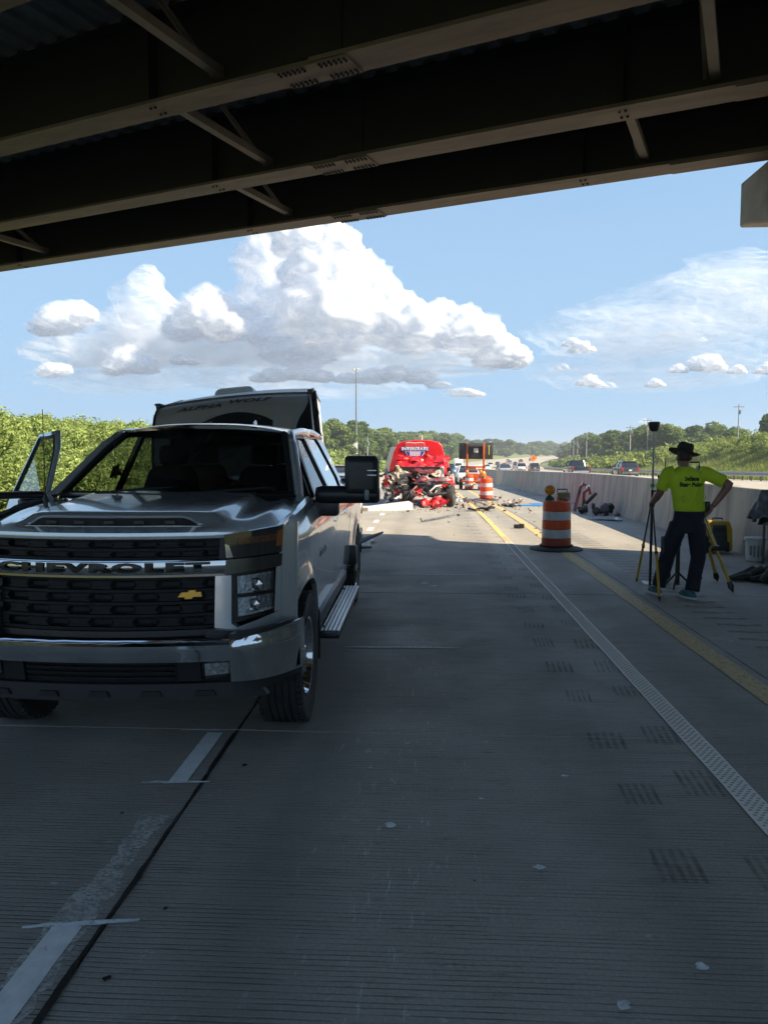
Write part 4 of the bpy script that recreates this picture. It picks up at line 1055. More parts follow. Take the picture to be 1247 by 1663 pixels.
def make_mirror(s, O, door):
    P = lambda x, y, z: Vector((s * (x + (.16 if s < 0 and x > 1.1 else 0)), y, z)) - O
    b = MB(); b.box(P(1.03, .80, 1.33), (.18, .12, .13)); b.build('mirror_base', BLACK, door, bevel=.02)
    b = MB(); b.rings([[P(x, .76 + .09 * math.cos(t) * k, 1.425 + h * (1 if s > 0 else .4) * math.sin(t)) for t in [2 * math.pi * (i + .5) / 12 for i in range(12)]] for x, k, h in ((.955, .8, .055), (1.0, .9, .066), (1.2, .9, .066), (1.40, .9, .064), (1.425, .7, .05))]); b.build('mirror_arm', BLACK, door, bevel=.006, seg=1)
    b = MB()
    b.rings([[P(1.295 + w * sx_, y, 1.565 + h * sz_) for sx_, sz_ in ((-1, -.9), (-.9, -1), (.9, -1), (1, -.9), (1, .82), (.82, 1), (-.86, 1), (-1, .88))] for y, w, h in ((.66, .085, .10), (.69, .122, .142), (.76, .128, .148), (.83, .124, .145))])
    hd = b.build('mirror_head', BLACK, door, bevel=.012)
    b = MB(); b.box(P(1.295, .834, 1.565), (.21, .006, .25)); b.build('mirror_glass', pbr('mirror_silver', (.8, .8, .8), rough=.02, metal=1), door)
    for k in (0, 1):
        b = MB(); b.box(P(1.335, .672, 1.605 - k * .035), (.115, .022, .012), ); b.build('mirror_lamp', BLACK, door)
        b = MB(); b.box(P(1.372, .668, 1.605 - k * .035), (.07, .024, .009)); b.build('mirror_lamp_lens', pbr('led_lens', (.75, .77, .8), rough=.1, metal=.6), door, bevel=.003, seg=1)
    b = MB(); b.box(P(1.335, .672, 1.43), (.035, .02, .085)); b.build('mirror_marker', pbr('grey_reflector', (.16, .18, .18), rough=.2), door, bevel=.008)
for s in (-1, 1):
    hinge = Vector((s * .94, .585, 0))
    d = side_panel('front_door', .575, 1.765, s, origin=hinge)
    d.location = hinge
    frame('window_frame', FW, s, hinge, d, PAINT if s < 0 else GLOSS_BLACK, w=.05)
    frame('window_seal', [(y + (1.3 - y) * .045, z + (1.62 - z) * .07) for y, z in FW], s, hinge - Vector((s * .003, 0, 0)), d, BLACK, w=.032, t=.02)
    pane('window_glass', FW, s, hinge, d, GLASS)
    make_mirror(s, hinge, d)
    b = MB(); b.tube([Vector((s * 1.01, y, 1.17)) - hinge for y in (1.47, 1.52, 1.66, 1.71)], [.008, .014, .014, .008], n=8); b.build('door_handle', CHROME if s > 0 else PAINT, d)
    b = MB(); b.box(Vector((s * .90, 1.17, .95)) - hinge, (.05, 1.10, .82)); b.build('inner_panel', SEAT, d, bevel=.02)
    if s < 0: d.rotation_euler = (0, 0, R(41))
    rd = side_panel('rear_door', 1.775, 2.82, s)
    frame('window_frame', RW, s, Vector(), rd, GLOSS_BLACK, w=.05); pane('window_glass', RW, s, Vector(), rd, GLASS)
    b = MB(); b.tube([(s * 1.01, y, 1.17) for y in (2.42, 2.47, 2.61, 2.66)], [.008, .014, .014, .008], n=8); b.build('door_handle', CHROME, rd)
    if s > 0:
        me = text_mesh('model_badge', '2500HD', size=.075, extrude=.003, offset=.002, sx=1.3)
        for v in me.vertices: y, z, e = .83 + v.co.x, 1.0 + v.co.y, v.co.z; v.co = Vector((xside(y, z) + .004 + e, y, z)) - hinge
        link_mesh('model_badge', me, CHROME, d)
# ---- cab
def cabx(y, z): return xg(z)
b = MB()
def roof(u, v):
    a = lerp(-1, 1, u); y = lerp(1.235 - .05 * (1 - a * a), 3.06, v)
    x = a * lerp(.665, .70, sstep(0, .3, v)) * (1 - .02 * sstep(.8, 1, v))
    z = 1.905 + .062 * (1 - abs(a) ** 2.6) + .022 * math.sin(math.pi * v) - .02 * sstep(.85, 1, v) - .008 * sstep(.06, 0, v)
    return (x, y, z)
b.grid(roof, 26, 22); rf = b.build('roof', PAINT, truck, ang=60)
b = MB(); b.rings([[(.17 + w * sx_, y, 1.975 + z_) for sx_, z_ in ((-1, -.01), (1, -.01), (.25, h), (-.25, h))] for y, w, h in ((2.18, .012, .01), (2.3, .026, .035), (2.40, .022, .068), (2.44, .012, .06))]); b.build('roof_antenna', GLOSS_BLACK, rf)
b = MB(); b.tube([(-.22, 1.45, 1.975), (.22, 1.45, 1.975)], .006, n=6); b.build('roof_bead', BLACK, rf)
for s in (-1, 1):
    b = MB(); b.tube([(s * .885, .42, 1.415), (s * .83, .66, 1.545), (s * .745, 1.02, 1.77), (s * .69, 1.26, 1.885), (s * .69, 1.5, 1.905)], [.030, .036, .036, .034, .02], n=10); b.build('a_pillar', PAINT, truck)
    b = MB(); b.tube([(s * .815, .50, 1.45), (s * .70, 1.0, 1.755), (s * .635, 1.25, 1.885)], [.020, .028, .026], n=8); b.build('pillar_trim', BLACK, truck)
    b = MB(); b.tube([(s * .69, 1.24, 1.888), (s * .715, 1.6, 1.912), (s * .722, 2.3, 1.915), (s * .712, 2.75, 1.90), (s * .70, 3.06, 1.885)], [.026, .032, .033, .03, .026], n=10); b.build('roof_rail', PAINT, truck)
    b = MB(); b.add([(s * (xg(z) - .004), y, z) for y, z in ((2.76, 1.40), (3.13, 1.40), (3.10, 1.90), (2.64, 1.90), (2.84, 1.52))], [(0, 1, 2, 3, 4)]); b.build('c_pillar', PAINT, truck, smooth=False)
    b = MB(); b.bar((s * (xg(1.40) - .012), 1.78, 1.40), (s * (xg(1.9) - .012), 1.78, 1.90), .09, .03, up=(s, 0, 0)); b.build('b_pillar', GLOSS_BLACK, truck)
b = MB()
def wsh(u, v):
    a = lerp(-1, 1, u); bow = 1 - a * a
    return (a * lerp(.815, .64, v), lerp(.49 - .10 * bow, 1.25 - .06 * bow, v) , lerp(1.455, 1.895 + .03 * bow, v) + .015 * math.sin(math.pi * v))
b.grid(wsh, 16, 10); ws = b.build('windshield', glass_mat('windshield_glass', (.30, .33, .33)), truck)
b = MB(); b.grid(lambda u, v: Vector(wsh(u, lerp(.88, 1, v))) + Vector((0, .004, -.003)), 16, 2); b.build('shade_band', glass_mat('shade_band_tint', (.05, .055, .06)), ws)
b = MB(); b.grid(lambda u, v: (lerp(-.86, .86, u), lerp(.36, .52, v) - .09 * (1 - (2 * u - 1) ** 2), 1.435 + .012 * v), 12, 2); b.build('cowl', BLACK, truck)
for x0, x1 in ((-.55, .02), (.15, .70)):
    b = MB(); b.tube([(x0, .40, 1.452), ((x0 + x1) / 2, .395, 1.475), (x1, .46, 1.49)], .008, n=6); b.build('wiper', BLACK, truck)
b = MB(); b.add([(-.86, 3.13, 1.0), (.86, 3.13, 1.0), (.86, 3.13, 1.42), (-.86, 3.13, 1.42)], [(0, 1, 2, 3)]); b.add([(-.93, 3.12, 1.42), (-.62, 3.12, 1.42), (-.56, 3.08, 1.84), (-.70, 3.06, 1.89)], [(0, 1, 2, 3)]); b.add([(.93, 3.12, 1.42), (.62, 3.12, 1.42), (.56, 3.08, 1.84), (.70, 3.06, 1.89)], [(0, 1, 2, 3)]); b.add([(-.70, 3.06, 1.89), (-.56, 3.08, 1.84), (.56, 3.08, 1.84), (.70, 3.06, 1.89)], [(0, 1, 2, 3)]); b.build('cab_back', PAINT, truck, smooth=False)
b = MB(); b.add([(-.62, 3.12, 1.42), (.62, 3.12, 1.42), (.56, 3.08, 1.84), (-.56, 3.08, 1.84)], [(0, 1, 2, 3)]); b.build('rear_window', GLASS_DARK, truck, smooth=False)
b = MB(); b.grid(lambda u, v: (lerp(-.68, .68, u), lerp(1.30, 3.0, v), 1.872), 1, 1); b.build('headliner', SEAT, truck)
# ---- interior
b = MB(); b.rings([[(x, y, z) for y, z in ((.46, 1.05), (.46, 1.425), (.62, 1.455), (.86, 1.42), (.98, 1.30), (.95, 1.05))] for x in (-.84, -.4, 0, .25, .55, .84)]); b.build('dashboard', BLACK_MATTE, truck)
b = MB(); b.rings([[(.40 + .22 * sx_, y, z) for sx_ in (-1, 1)] + [(.40 + .15, y + .02, z + .05), (.40 - .15, y + .02, z + .05)] for y, z in ((.62, 1.45), (.84, 1.43))]); b.build('instrument_hood', BLACK_MATTE, truck, bevel=.01)
M = Matrix.Translation((.40, 1.08, 1.36)) @ Matrix.Rotation(R(62), 4, 'X')
b = MB(); b.tube([M @ Vector((.19 * math.cos(t), .19 * math.sin(t), 0)) for t in [2 * math.pi * i / 24 for i in range(25)]], .014, n=7, caps=False); b.tube([M @ Vector((-.18, 0, 0)), M @ Vector((.18, 0, 0))], .016, n=6); b.tube([M @ Vector((0, 0, 0)), M @ Vector((0, 0, -.18))], .03, n=8); b.build('steering_wheel', BLACK, truck)
def seat(x, y, w, hr=True):
    b = MB(); b.box((x, y + .06, .98), (w, .52, .18)); b.build('seat_cushion', SEAT, truck, bevel=.05, seg=3)
    b = MB(); b.rings([[(x + w / 2 * k * sx_, y + .33 + dy + oy, z) for sx_, oy in ((-1, -.02), (-.6, -.07), (.6, -.07), (1, -.02), (.8, .07), (-.8, .07))] for z, k, dy in ((1.0, .9, -.03), (1.2, 1, 0), (1.42, .98, .05), (1.58, .8, .09), (1.62, .6, .10))]); b.build('seat_back', SEAT, truck, bevel=.015)
    if hr:
        b = MB(); b.box((x, y + .45, 1.715), (.25, .10, .17)); b.build('headrest', SEAT, truck, bevel=.04, seg=3)
        for q in (-.05, .05):
            b = MB(); b.tube([(x + q, y + .44, 1.58), (x + q, y + .45, 1.66)], .008, n=6); b.build('headrest_post', CHROME, truck)
seat(-.40, 1.25, .52); seat(.40, 1.25, .52)
seat(-.42, 2.35, .55); seat(.42, 2.35, .55)
b = MB(); b.box((0, 1.45, 1.02), (.24, .55, .26)); b.build('centre_console', BLACK_MATTE, truck, bevel=.03)
b = MB(); b.box((0, 1.30, 1.80), (.25, .03, .065)); b.box((0, 1.26, 1.85), (.04, .03, .06)); b.build('rear_view_mirror', BLACK, truck, bevel=.012)
# ---- chassis, engine bay, bed
b = MB(); b.box((0, 2.2, .62), (1.25, 5.6, .16)); b.box((0, 1.9, .82), (1.7, 2.5, .06)); b.box((0, -.15, .95), (1.35, .9, .55)); b.box((0, -.65, .62), (1.5, .24, .20)); b.build('chassis', BLACK_MATTE, truck)
b = MB(); b.tube([(-.70, 0, .40), (.70, 0, .40)], .06, n=8); b.build('front_axle', DARK_STEEL, truck)
b = MB(); b.tube([(-.70, 4.04, .40), (.70, 4.04, .40)], .07, n=8); b.lathe([(.02, -.17), (.17, -.1), (.17, .1), (.02, .17)], n=12, M=Matrix.Translation((0, 4.04, .40))); b.build('rear_axle', DARK_STEEL, truck)
b = MB(); b.box((0, 4.25, .93), (1.7, 2.1, .05)); b.box((0, 3.21, 1.2), (1.75, .05, .5)); b.build('bed_floor', BLACK_MATTE, truck)
b = MB(); b.box((0, 5.32, 1.13), (1.80, .07, .62)); b.build('tailgate', PAINT, truck, bevel=.02)
b = MB(); b.box((0, 5.42, .66), (1.95, .16, .18)); b.build('rear_bumper', CHROME, truck, bevel=.03)
for s in (-1, 1):
    b = MB(); b.box((s * .90, 4.26, 1.44), (.10, 2.1, .05)); b.build('bed_rail', BLACK, truck, bevel=.015)
    b = MB(); b.box((s * .93, 5.325, 1.14), (.10, .09, .42)); b.build('tail_lamp', pbr('red_lens', (.35, .01, .012), rough=.12, coat=.6), truck, bevel=.015)
def wheel_mesh():
    t = MB(); w = .142
    prof = [(.245, -.11), (.30, -.125), (.36, -.138), (.395, -.136), (.412, -.118)]
    for k in range(5):
        y0 = -.10 + k * .042
        prof += [(.42, y0), (.42, y0 + .030), (.408, y0 + .032), (.408, y0 + .040)]
    prof += [(.42, .11), (.412, .122), (.395, .136), (.36, .138), (.30, .125), (.245, .11)]
    t.lathe(prof, n=56, caps=False)
    for k in range(56):      # shoulder lugs
        a = 2 * math.pi * k / 56
        for sg in (-1, 1):
            Mx = Matrix.Rotation(a, 4, 'Z') @ Matrix.Translation((.409, 0, sg * .118)); t.box((0, 0, 0), (.022, .026, .03), M=Mx)
    r_ = MB(); r_.lathe([(.248, -.11), (.235, -.09), (.225, .02), (.245, .11), (.252, .122), (.238, .118), (.215, .06), (.20, .035)], n=36, caps=False)
    for k in range(6):
        a = 2 * math.pi * k / 6; Mx = Matrix.Rotation(a, 4, 'Z')
        r_.add([(.05, -.035, .075), (.05, .035, .075), (.225, .05, .085), (.225, -.05, .085), (.05, -.035, .03), (.05, .035, .03), (.225, .05, .03), (.225, -.05, .03)], [(0, 3, 2, 1), (4, 5, 6, 7), (0, 1, 5, 4), (1, 2, 6, 5), (2, 3, 7, 6), (3, 0, 4, 7)], Mx)
    r_.lathe([(.085, .03), (.085, .085), (.06, .105), (.001, .108)], n=20, caps=False)
    r_.lathe([(.001, .0), (.22, .0)], n=24, caps=False)
    return t, r_
tb, rb = wheel_mesh(); tm_, rm_ = None, None
for s, yc in ((1, 0), (-1, 0), (1, 4.04), (-1, 4.04)):
    hub = Vector((s * .873, yc, .418))
    if tm_ is None:
        wo = tb.build('wheel', RUBBER, truck); tm_ = wo.data; ro = rb.build('rim', CHROME, wo, bevel=0); rm_ = ro.data
    else:
        wo = link_mesh('wheel', tm_, None, truck); ro = link_mesh('rim', rm_, None, wo)
    wo.location = hub; wo.rotation_euler = (0, R(90) * s, 0)
b = MB(); b.tube([(-.80, .18, 1.40), (-.80, .18, 2.02)], [.004, .0025], n=6); b.lathe([(.018, 0), (.016, .03), (.005, .05)], n=10, M=Matrix.Translation((-.80, .18, 1.40))); b.build('antenna_mast', BLACK, truck)
# hanging ornament seen through the windshield
orn = MB(); rr = random.Random(4)
for k in range(26):
    d_ = Vector((rr.gauss(0, 1), rr.gauss(0, 1), rr.gauss(0, 1))).normalized() * rr.uniform(.03, .075)
    orn.tube([Vector((0, 0, 0)) + d_ * .2, d_], [.022, .004], n=5)
orn.tube([(0, 0, 0), (.002, 0, .30)], .002, n=5)
o = orn.build('hanging_ornament', pbr('navy_ribbon', (.012, .014, .06), (.02, .022, .09), scale=20, rough=.5)); o.location = (-2.33, 5.66, 1.59)
tag(o, 'small dark blue ribbon ornament hanging inside the pickup windshield', 'ornament')
# ================================================================== travel trailer hitched behind the pickup
TR_FACE = pbr('trailer_front_tan', (0.40, 0.365, 0.32), (0.35, 0.32, 0.28), scale=2, rough=.45)
TR_LIGHT = pbr('trailer_stripe_grey', (0.36, 0.36, 0.34), rough=.45)
TR_SIDE = pbr('trailer_side_white', (0.55, 0.55, 0.54), (0.48, 0.48, 0.47), scale=2, rough=.4)
trailer = empty('travel_trailer', (-2.78, 11.65, 0.0)); trailer.rotation_euler = (0, R(-5.6), R(6))
tag(trailer, 'tan travel trailer tilted behind the silver pickup, roof air conditioner on top', 'trailer')
TP = [(0.0, .45), (-.10, .8), (-.12, 1.2), (-.06, 1.6), (.06, 1.95), (.22, 2.22), (.42, 2.43), (.66, 2.56), (.9, 2.62)]
def tface(x, t, d=0.0):
    k = t * (len(TP) - 1); i = min(int(k), len(TP) - 2); f = k - i
    y, z = lerp(TP[i][0], TP[i+1][0], f), lerp(TP[i][1], TP[i+1][1], f)
    return (x, y + .10 * (x / 1.22) ** 4 - d * .8, z + .05 * (1 - (x / 1.22) ** 2) * t + d * .5)
b = MB(); b.grid(lambda u, v: tface(lerp(-1.22, 1.22, u), v), 14, 40); b.build('front_cap', TR_FACE, trailer, ang=60)
L_T = 6.6
b = MB(); b.grid(lambda u, v: (lambda p, x: (x, lerp(p[1], L_T, v), lerp(p[2], 2.86 + .05 * (1 - (x / 1.22) ** 2), min(1, v * 3))))(tface(lerp(-1.22, 1.22, u), 1), lerp(-1.22, 1.22, u)), 12, 12); b.build('roof', WHITE, trailer, ang=60)
for s in (-1, 1):
    b = MB(); pts = [tface(s * 1.22, i / 30) for i in range(31)] + [(s * 1.22, lerp(1.0, L_T, min(1, 1)) if i else 2.8, 2.85) for i in (0, 1)] + [(s * 1.22, L_T, .45)]
    b.add([(s * 1.222, p[1], p[2]) for p in pts], [tuple(range(len(pts)))]); b.build('side_wall', TR_SIDE, trailer, smooth=False)
    b = MB(); b.tube([(lambda p: (s * 1.225, p[1], p[2]))(tface(s * 1.22, i / 30)) for i in range(31)] + [(s * 1.225, 2.8, 2.85), (s * 1.225, L_T, 2.86)], .022, n=6); b.build('corner_trim', BLACK, trailer)
    b = MB(); b.box((s * 1.24, 1.02, 2.66), (.09, .30, .03)); b.box((s * 1.235, .86, 2.63), (.05, .05, .09)); b.build('gutter_spout', BLACK, trailer)
b = MB(); b.add([(-1.22, L_T, .45), (1.22, L_T, .45), (1.22, L_T, 2.86), (-1.22, L_T, 2.86)], [(0, 1, 2, 3)]); b.build('rear_wall', TR_SIDE, trailer)
b = MB(); b.tube([tface(lerp(-1.2, 1.2, i / 20), 1, .012) for i in range(21)], .018, n=6); b.build('roof_edge_moulding', STEEL, trailer)
def decal(name, mat, f, n=24, d=.006): b_ = MB(); b_.grid(lambda u, v: (lambda xa, xb: tface(lerp(xa, xb, u), lerp(.35, .985, v), d))(*f(lerp(.35, .985, v))), 2, n); return b_.build(name, mat, trailer)
decal('curved_stripe', TR_LIGHT, lambda t: (lambda c: (c, c + .10 - .04 * t))(.62 + .28 * t * t * t - .08 * (1 - t)))
decal('corner_stripe', TR_LIGHT, lambda t: (lambda c: (c, 1.20))(.98 + .14 * t * t * t - .10 * (1 - t)))
decal('dark_lower_swoosh', BLACK, lambda t: (lambda k: (1.20 - k, 1.205))(max(.002, .22 * sstep(.78, .5, t))), d=.009)
b = MB(); b.grid(lambda u, v: tface(lerp(-.55, .65, u), lerp(.45, .70 - .10 * abs(2 * u - 1) ** 2, v), .006), 12, 4); b.build('dark_graphic', BLACK, trailer)
for txt, x0, t0, sz, sxx, mt in (('ALPHA', -.52, .80, .20, 1.4, BLACK), ('WOLF', .30, .84, .21, 1.4, BLACK), ('LIMITED', .44, .765, .05, 1.9, TR_LIGHT)):
    me = text_mesh('trailer_lettering', txt, size=sz, offset=sz * .03, sx=sxx, spacing=1.06, shear=.35)
    for v in me.vertices: v.co = Vector(tface(x0 + v.co.x * .78, t0 + v.co.y / 2.5, .008))
    link_mesh('trailer_lettering', me, mt, trailer)
b = MB(); b.rings([[(-.25 + w * a, 3.3 + l * c, z) for a, c in ((-1, -1), (1, -1), (1, 1), (-1, 1))] for z, w, l in ((2.84, .36, .5), (2.90, .37, .52), (2.99, .34, .46), (3.03, .28, .36))]); b.build('air_conditioner', WHITE, trailer, bevel=.03)
for k, z in enumerate((2.45, 2.0, 1.5)):
    b = MB(); b.box((1.27, 1.5 + k * .12, z), (.10, .07, .5)); b.build('awning_arm', BLACK, trailer, bevel=.01)
b = MB(); b.tube([(1.28, .9, 2.5), (1.31, 1.1, 2.3), (1.27, 1.0, 2.1), (1.32, 1.15, 1.9)], .035, n=6); b.build('torn_awning_roll', BLACK_MATTE, trailer)
b = MB(); b.box((0, 3.3, .5), (2.2, 6.2, .18)); b.tube([(-.9, .2, .5), (0, -1.0, .5), (.9, .2, .5)], .06, n=8); b.build('trailer_frame', DARK_STEEL, trailer)
for s in (-1, 1):
    for y in (3.4, 4.25):
        b = MB(); b.lathe([(.16, -.09), (.30, -.10), (.34, -.06), (.34, .06), (.30, .10), (.16, .09)], n=24, M=Matrix.Translation((s * 1.1, y, .36)) @ Matrix.Rotation(R(90), 4, 'Y')); b.build('wheel', RUBBER, trailer)
# ================================================================== crumpling tool
def crumple(name, mat, parent, c, ux, uy, fold=.12, seed=0, nu=16, nv=12, thick=.0, sc=2.4, curl=0.0):
    """torn folded sheet spanned by ux, uy around c"""
    c, ux, uy = Vector(c), Vector(ux), Vector(uy); nrm = ux.cross(uy).normalized(); off = Vector((seed * 7.3, seed * 3.1, seed * 1.7)); rr_ = random.Random(seed)
    jag = [rr_.uniform(-.09, .09) for _ in range(200)]
    def f(u, v):
        e = 0
        i, j = round(u * nu), round(v * nv)
        du, dv = 0, 0
        if i in (0, nu): du = jag[j] * (1 if i else -1)
        if j in (0, nv): dv = jag[60 + i] * (1 if j else -1)
        p = c + ux * (u - .5 + du) + uy * (v - .5 + dv)
        q = p * sc + off
        h = abs(mnoise.noise(q)) * 1.6 - .35 + .5 * abs(mnoise.noise(q * 2.3)) - mnoise.voronoi(q * .8)[0][0] * .5
        return p + nrm * (h * fold + curl * (2 * u - 1) ** 2)
    b_ = MB(); b_.grid(f, nu, nv); return b_.build(name, mat, parent, ang=22)
RED = pbr('red_truck_paint', (0.58, 0.012, 0.016), (0.50, 0.010, 0.014), scale=3, rough=.32, coat=.6)
RED_D = pbr('scraped_red_paint', (0.20, 0.012, 0.016), (0.07, 0.016, 0.016), scale=8, rough=.45, col3=(.25, .23, .22), s3=3)
BEIGE = pbr('torn_lining_beige', (0.42, 0.37, 0.30), (0.28, 0.25, 0.20), scale=6, rough=.9)
GREY_M = pbr('torn_metal_grey', (0.30, 0.31, 0.32), (0.12, 0.12, 0.12), scale=5, rough=.4, metal=.7)
ALU = pbr('cast_aluminium', (0.40, 0.41, 0.41), (0.16, 0.16, 0.16), scale=14, rough=.45, metal=.8, bump=.3, bscale=25)
BLUE_L = pbr('logo_blue', (0.035, 0.045, 0.36), rough=.4)
RED_L = pbr('logo_red', (0.62, 0.05, 0.05), rough=.4)
# ================================================================== wrecked red service truck
wreck = empty('wrecked_truck', (-.27, 26.3, z1(26))); wreck.scale = (1.10, 1, 1.02); tag(wreck, 'wrecked red delivery truck with its whole front end torn open', 'truck')
# local: x right, y away, z up.  cargo body stands from y=1.9 back
def sec(y, k=1.0, dx=0.0):
    P = [(-1.02, .46), (-1.03, .9), (-.98, 1.35), (-.84, 1.95), (-.76, 2.08), (-.55, 2.20), (-.1, 2.255), (.38, 2.24), (.66, 2.17), (.76, 2.05), (.86, 1.6), (.96, 1.2), (1.0, .8), (.98, .46)]
    return [(x * k + dx, y, .46 + (z - .46) * k) for x, z in P]
b = MB(); b.rings([sec(2.0), sec(2.06, 1.012), sec(3.6, 1.015), sec(5.4, 1.0)]); cb = b.build('cargo_body', RED, wreck, bevel=.02, seg=2)
b = MB(); b.rings([[(x + dx, y, z) for dx, y in ((-.09, 1.965), (.06, 1.965), (.06, 2.0), (-.09, 2.0))] for x, z in ((-1.06, .7), (-1.03, 1.3), (-.90, 1.85), (-.80, 2.02))]); b.build('corner_pillar', pbr('silver_trim', (.45, .47, .48), rough=.35, metal=.7), wreck)
b = MB(); b.tube([(-.98, 1.95, 1.9), (-1.04, 1.92, 2.02), (-.92, 1.92, 2.06)], .03, n=6); b.build('mirror_bracket', BLACK, wreck)
b = MB(); b.tube([(.10, 2.2, 2.24), (.10, 2.2, 2.42), (0, 2.2, 2.40)], .022, n=6); b.build('roof_marker', WHITE, wreck)
# shield emblem and lettering
sh = [(-.33, .30), (-.22, .335), (0, .31), (.22, .335), (.33, .30), (.36, .10), (.34, -.06), (.22, -.26), (0, -.40), (-.22, -.26), (-.34, -.06), (-.36, .10)]
LC = (-.13, 1.90)
lg = lambda d: (lambda x, z: (LC[0] + x, 1.985 - d, LC[1] - .02 + z))
b = MB(); b.prism([(x * .95, z * .95) for x, z in sh], lg(0), lg(.006)); shd = b.build('shield_emblem', WHITE, wreck)
b = MB(); b.prism([(-.31, .27), (-.2, .29), (0, .27), (.2, .29), (.31, .27), (.325, .13), (-.325, .13)], lg(.006), lg(.010)); b.build('shield_top', RED_L, shd)
b = MB(); b.prism([(-.31, -.03), (.31, -.03), (.19, -.24), (0, -.35), (-.19, -.24)], lg(.006), lg(.010)); b.build('shield_field', BLUE_L, shd)
b = MB(); b.prism([(-.19, -.02), (.19, -.02), (.17, -.19), (-.17, -.19)], lg(.010), lg(.013)); b.build('shield_panel', pbr('logo_pale', (.6, .5, .62), rough=.4), shd)
b = MB(); b.prism([(-.46, -.005), (.46, -.005), (.46, .145), (-.46, .145)], lg(.010), lg(.014)); b.build('banner', BLUE_L, shd)
me = text_mesh('shield_lettering', 'INTERSTATE', size=.155, offset=.006, sx=.98)
k_ = .44 / max(abs(v.co.x) for v in me.vertices)
for v in me.vertices: v.co = Vector((LC[0] + v.co.x * k_, 1.985 - .0165, LC[1] + .05 + v.co.y * 1.0))
link_mesh('shield_lettering', me, WHITE, shd)
crumple('crumpled_hood', RED, wreck, (.12, 1.35, 1.42), (1.45, 0, .05), (0, .75, .30), fold=.22, seed=3, nu=22, nv=14, sc=2.0)
crumple('folded_roof_edge', RED, wreck, (.15, 1.72, 1.60), (1.55, 0, 0), (0, .12, .22), fold=.16, seed=5, nu=22, nv=8)
crumple('folded_flap', RED, wreck, (.92, 1.5, 1.42), (.16, .5, 0), (0, 0, .5), fold=.12, seed=9)
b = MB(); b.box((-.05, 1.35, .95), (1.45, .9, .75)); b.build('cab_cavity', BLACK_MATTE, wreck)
crumple('dash_panel', BEIGE, wreck, (.0, .75, 1.10), (1.25, 0, .08), (0, .45, .16), fold=.2, seed=12, sc=3)
crumple('torn_red_panel', RED_D, wreck, (.10, .62, 1.22), (.8, 0, .04), (0, .4, .10), fold=.16, seed=14)
crumple('airbag', BEIGE, wreck, (-.55, .62, 1.02), (.45, 0, -.3), (.1, .2, .5), fold=.22, seed=17, sc=4)
crumple('airbag', WHITE, wreck, (.72, .85, 1.12), (.18, 0, 0), (0, .1, .4), fold=.12, seed=18, sc=4)
crumple('door_skin', RED_D, wreck, (-.92, 1.0, .80), (.12, .9, 0), (-.05, 0, .75), fold=.25, seed=21, sc=3)
crumple('bent_fender', RED, wreck, (1.02, .45, .78), (.22, .45, 0), (0, 0, .42), fold=.16, seed=22, sc=3)
crumple('nose_panel', RED_D, wreck, (.38, .02, .93), (1.05, 0, .08), (0, .42, .12), fold=.12, seed=24, sc=2.5)
crumple('bumper_shell', RED, wreck, (.50, -.35, .18), (.8, 0, .05), (0, .3, .25), fold=.2, seed=26, sc=3)
crumple('grey_liner', GREY_M, wreck, (.05, -.35, .06), (1.0, .1, .02), (0, .5, .06), fold=.14, seed=27, sc=2.5)
crumple('rocker_skin', GREY_M, wreck, (-.9, .55, .58), (.5, .1, -.2), (0, .2, .4), fold=.2, seed=28, sc=4)
rr = random.Random(31)
b = MB()
for k in range(26):
    c = Vector((.42 + rr.uniform(-.42, .42), .18 + rr.uniform(-.1, .25), .62 + rr.uniform(-.22, .18))); s_ = rr.uniform(.05, .2)
    b.box(c, (s_, s_ * rr.uniform(.5, 1.4), s_ * rr.uniform(.5, 1.2)), rot=(rr.uniform(0, 3), rr.uniform(0, 3), rr.uniform(0, 3)))
b.build('engine_block', ALU, wreck, bevel=.01, seg=1)
b = MB(); b.tube([(-.05, -.02, .78), (.4, -.08, .83), (.92, -.02, .80)], .045, n=8); b.build('radiator_support', GREY_M, wreck)
b = MB(); b.tube([(0, -.1, .45), (.4, -.16, .42), (.9, -.08, .46)], .05, n=8); b.build('frame_crossmember', DARK_STEEL, wreck)
for k in range(22):
    p = Vector((rr.uniform(-1.05, .95), rr.uniform(-.2, .9), rr.uniform(.2, 1.1))); pts = [p]
    for _ in range(4): p = p + Vector((rr.uniform(-.22, .22), rr.uniform(-.15, .15), rr.uniform(-.22, .16))); p.z = max(.04, p.z); pts.append(p)
    b = MB(); b.tube(pts, rr.uniform(.012, .04), n=6); b.build(('bent_rail', 'hose', 'wiring_loom')[k % 3], (GREY_M, BLACK, RED_D, RED, ALU)[rr.randrange(5)], wreck)
for k in range(44):
    p = (rr.uniform(-1.05, .98), rr.uniform(-.25, .75), rr.uniform(.12, 1.18)); s_ = rr.uniform(.1, .34)
    a, e = rr.uniform(0, 6.28), rr.uniform(-1, 1)
    crumple('torn_sheet', (GREY_M, BLACK, RED_D, RED, BEIGE, RED_D, RED, RED)[rr.randrange(8)], wreck, p, (s_ * math.cos(a), s_ * math.sin(a) * .5, s_ * .4 * e), (0, s_ * .5, s_ * rr.uniform(.3, .9)), fold=s_ * .5, seed=50 + k, nu=6, nv=5, sc=5)
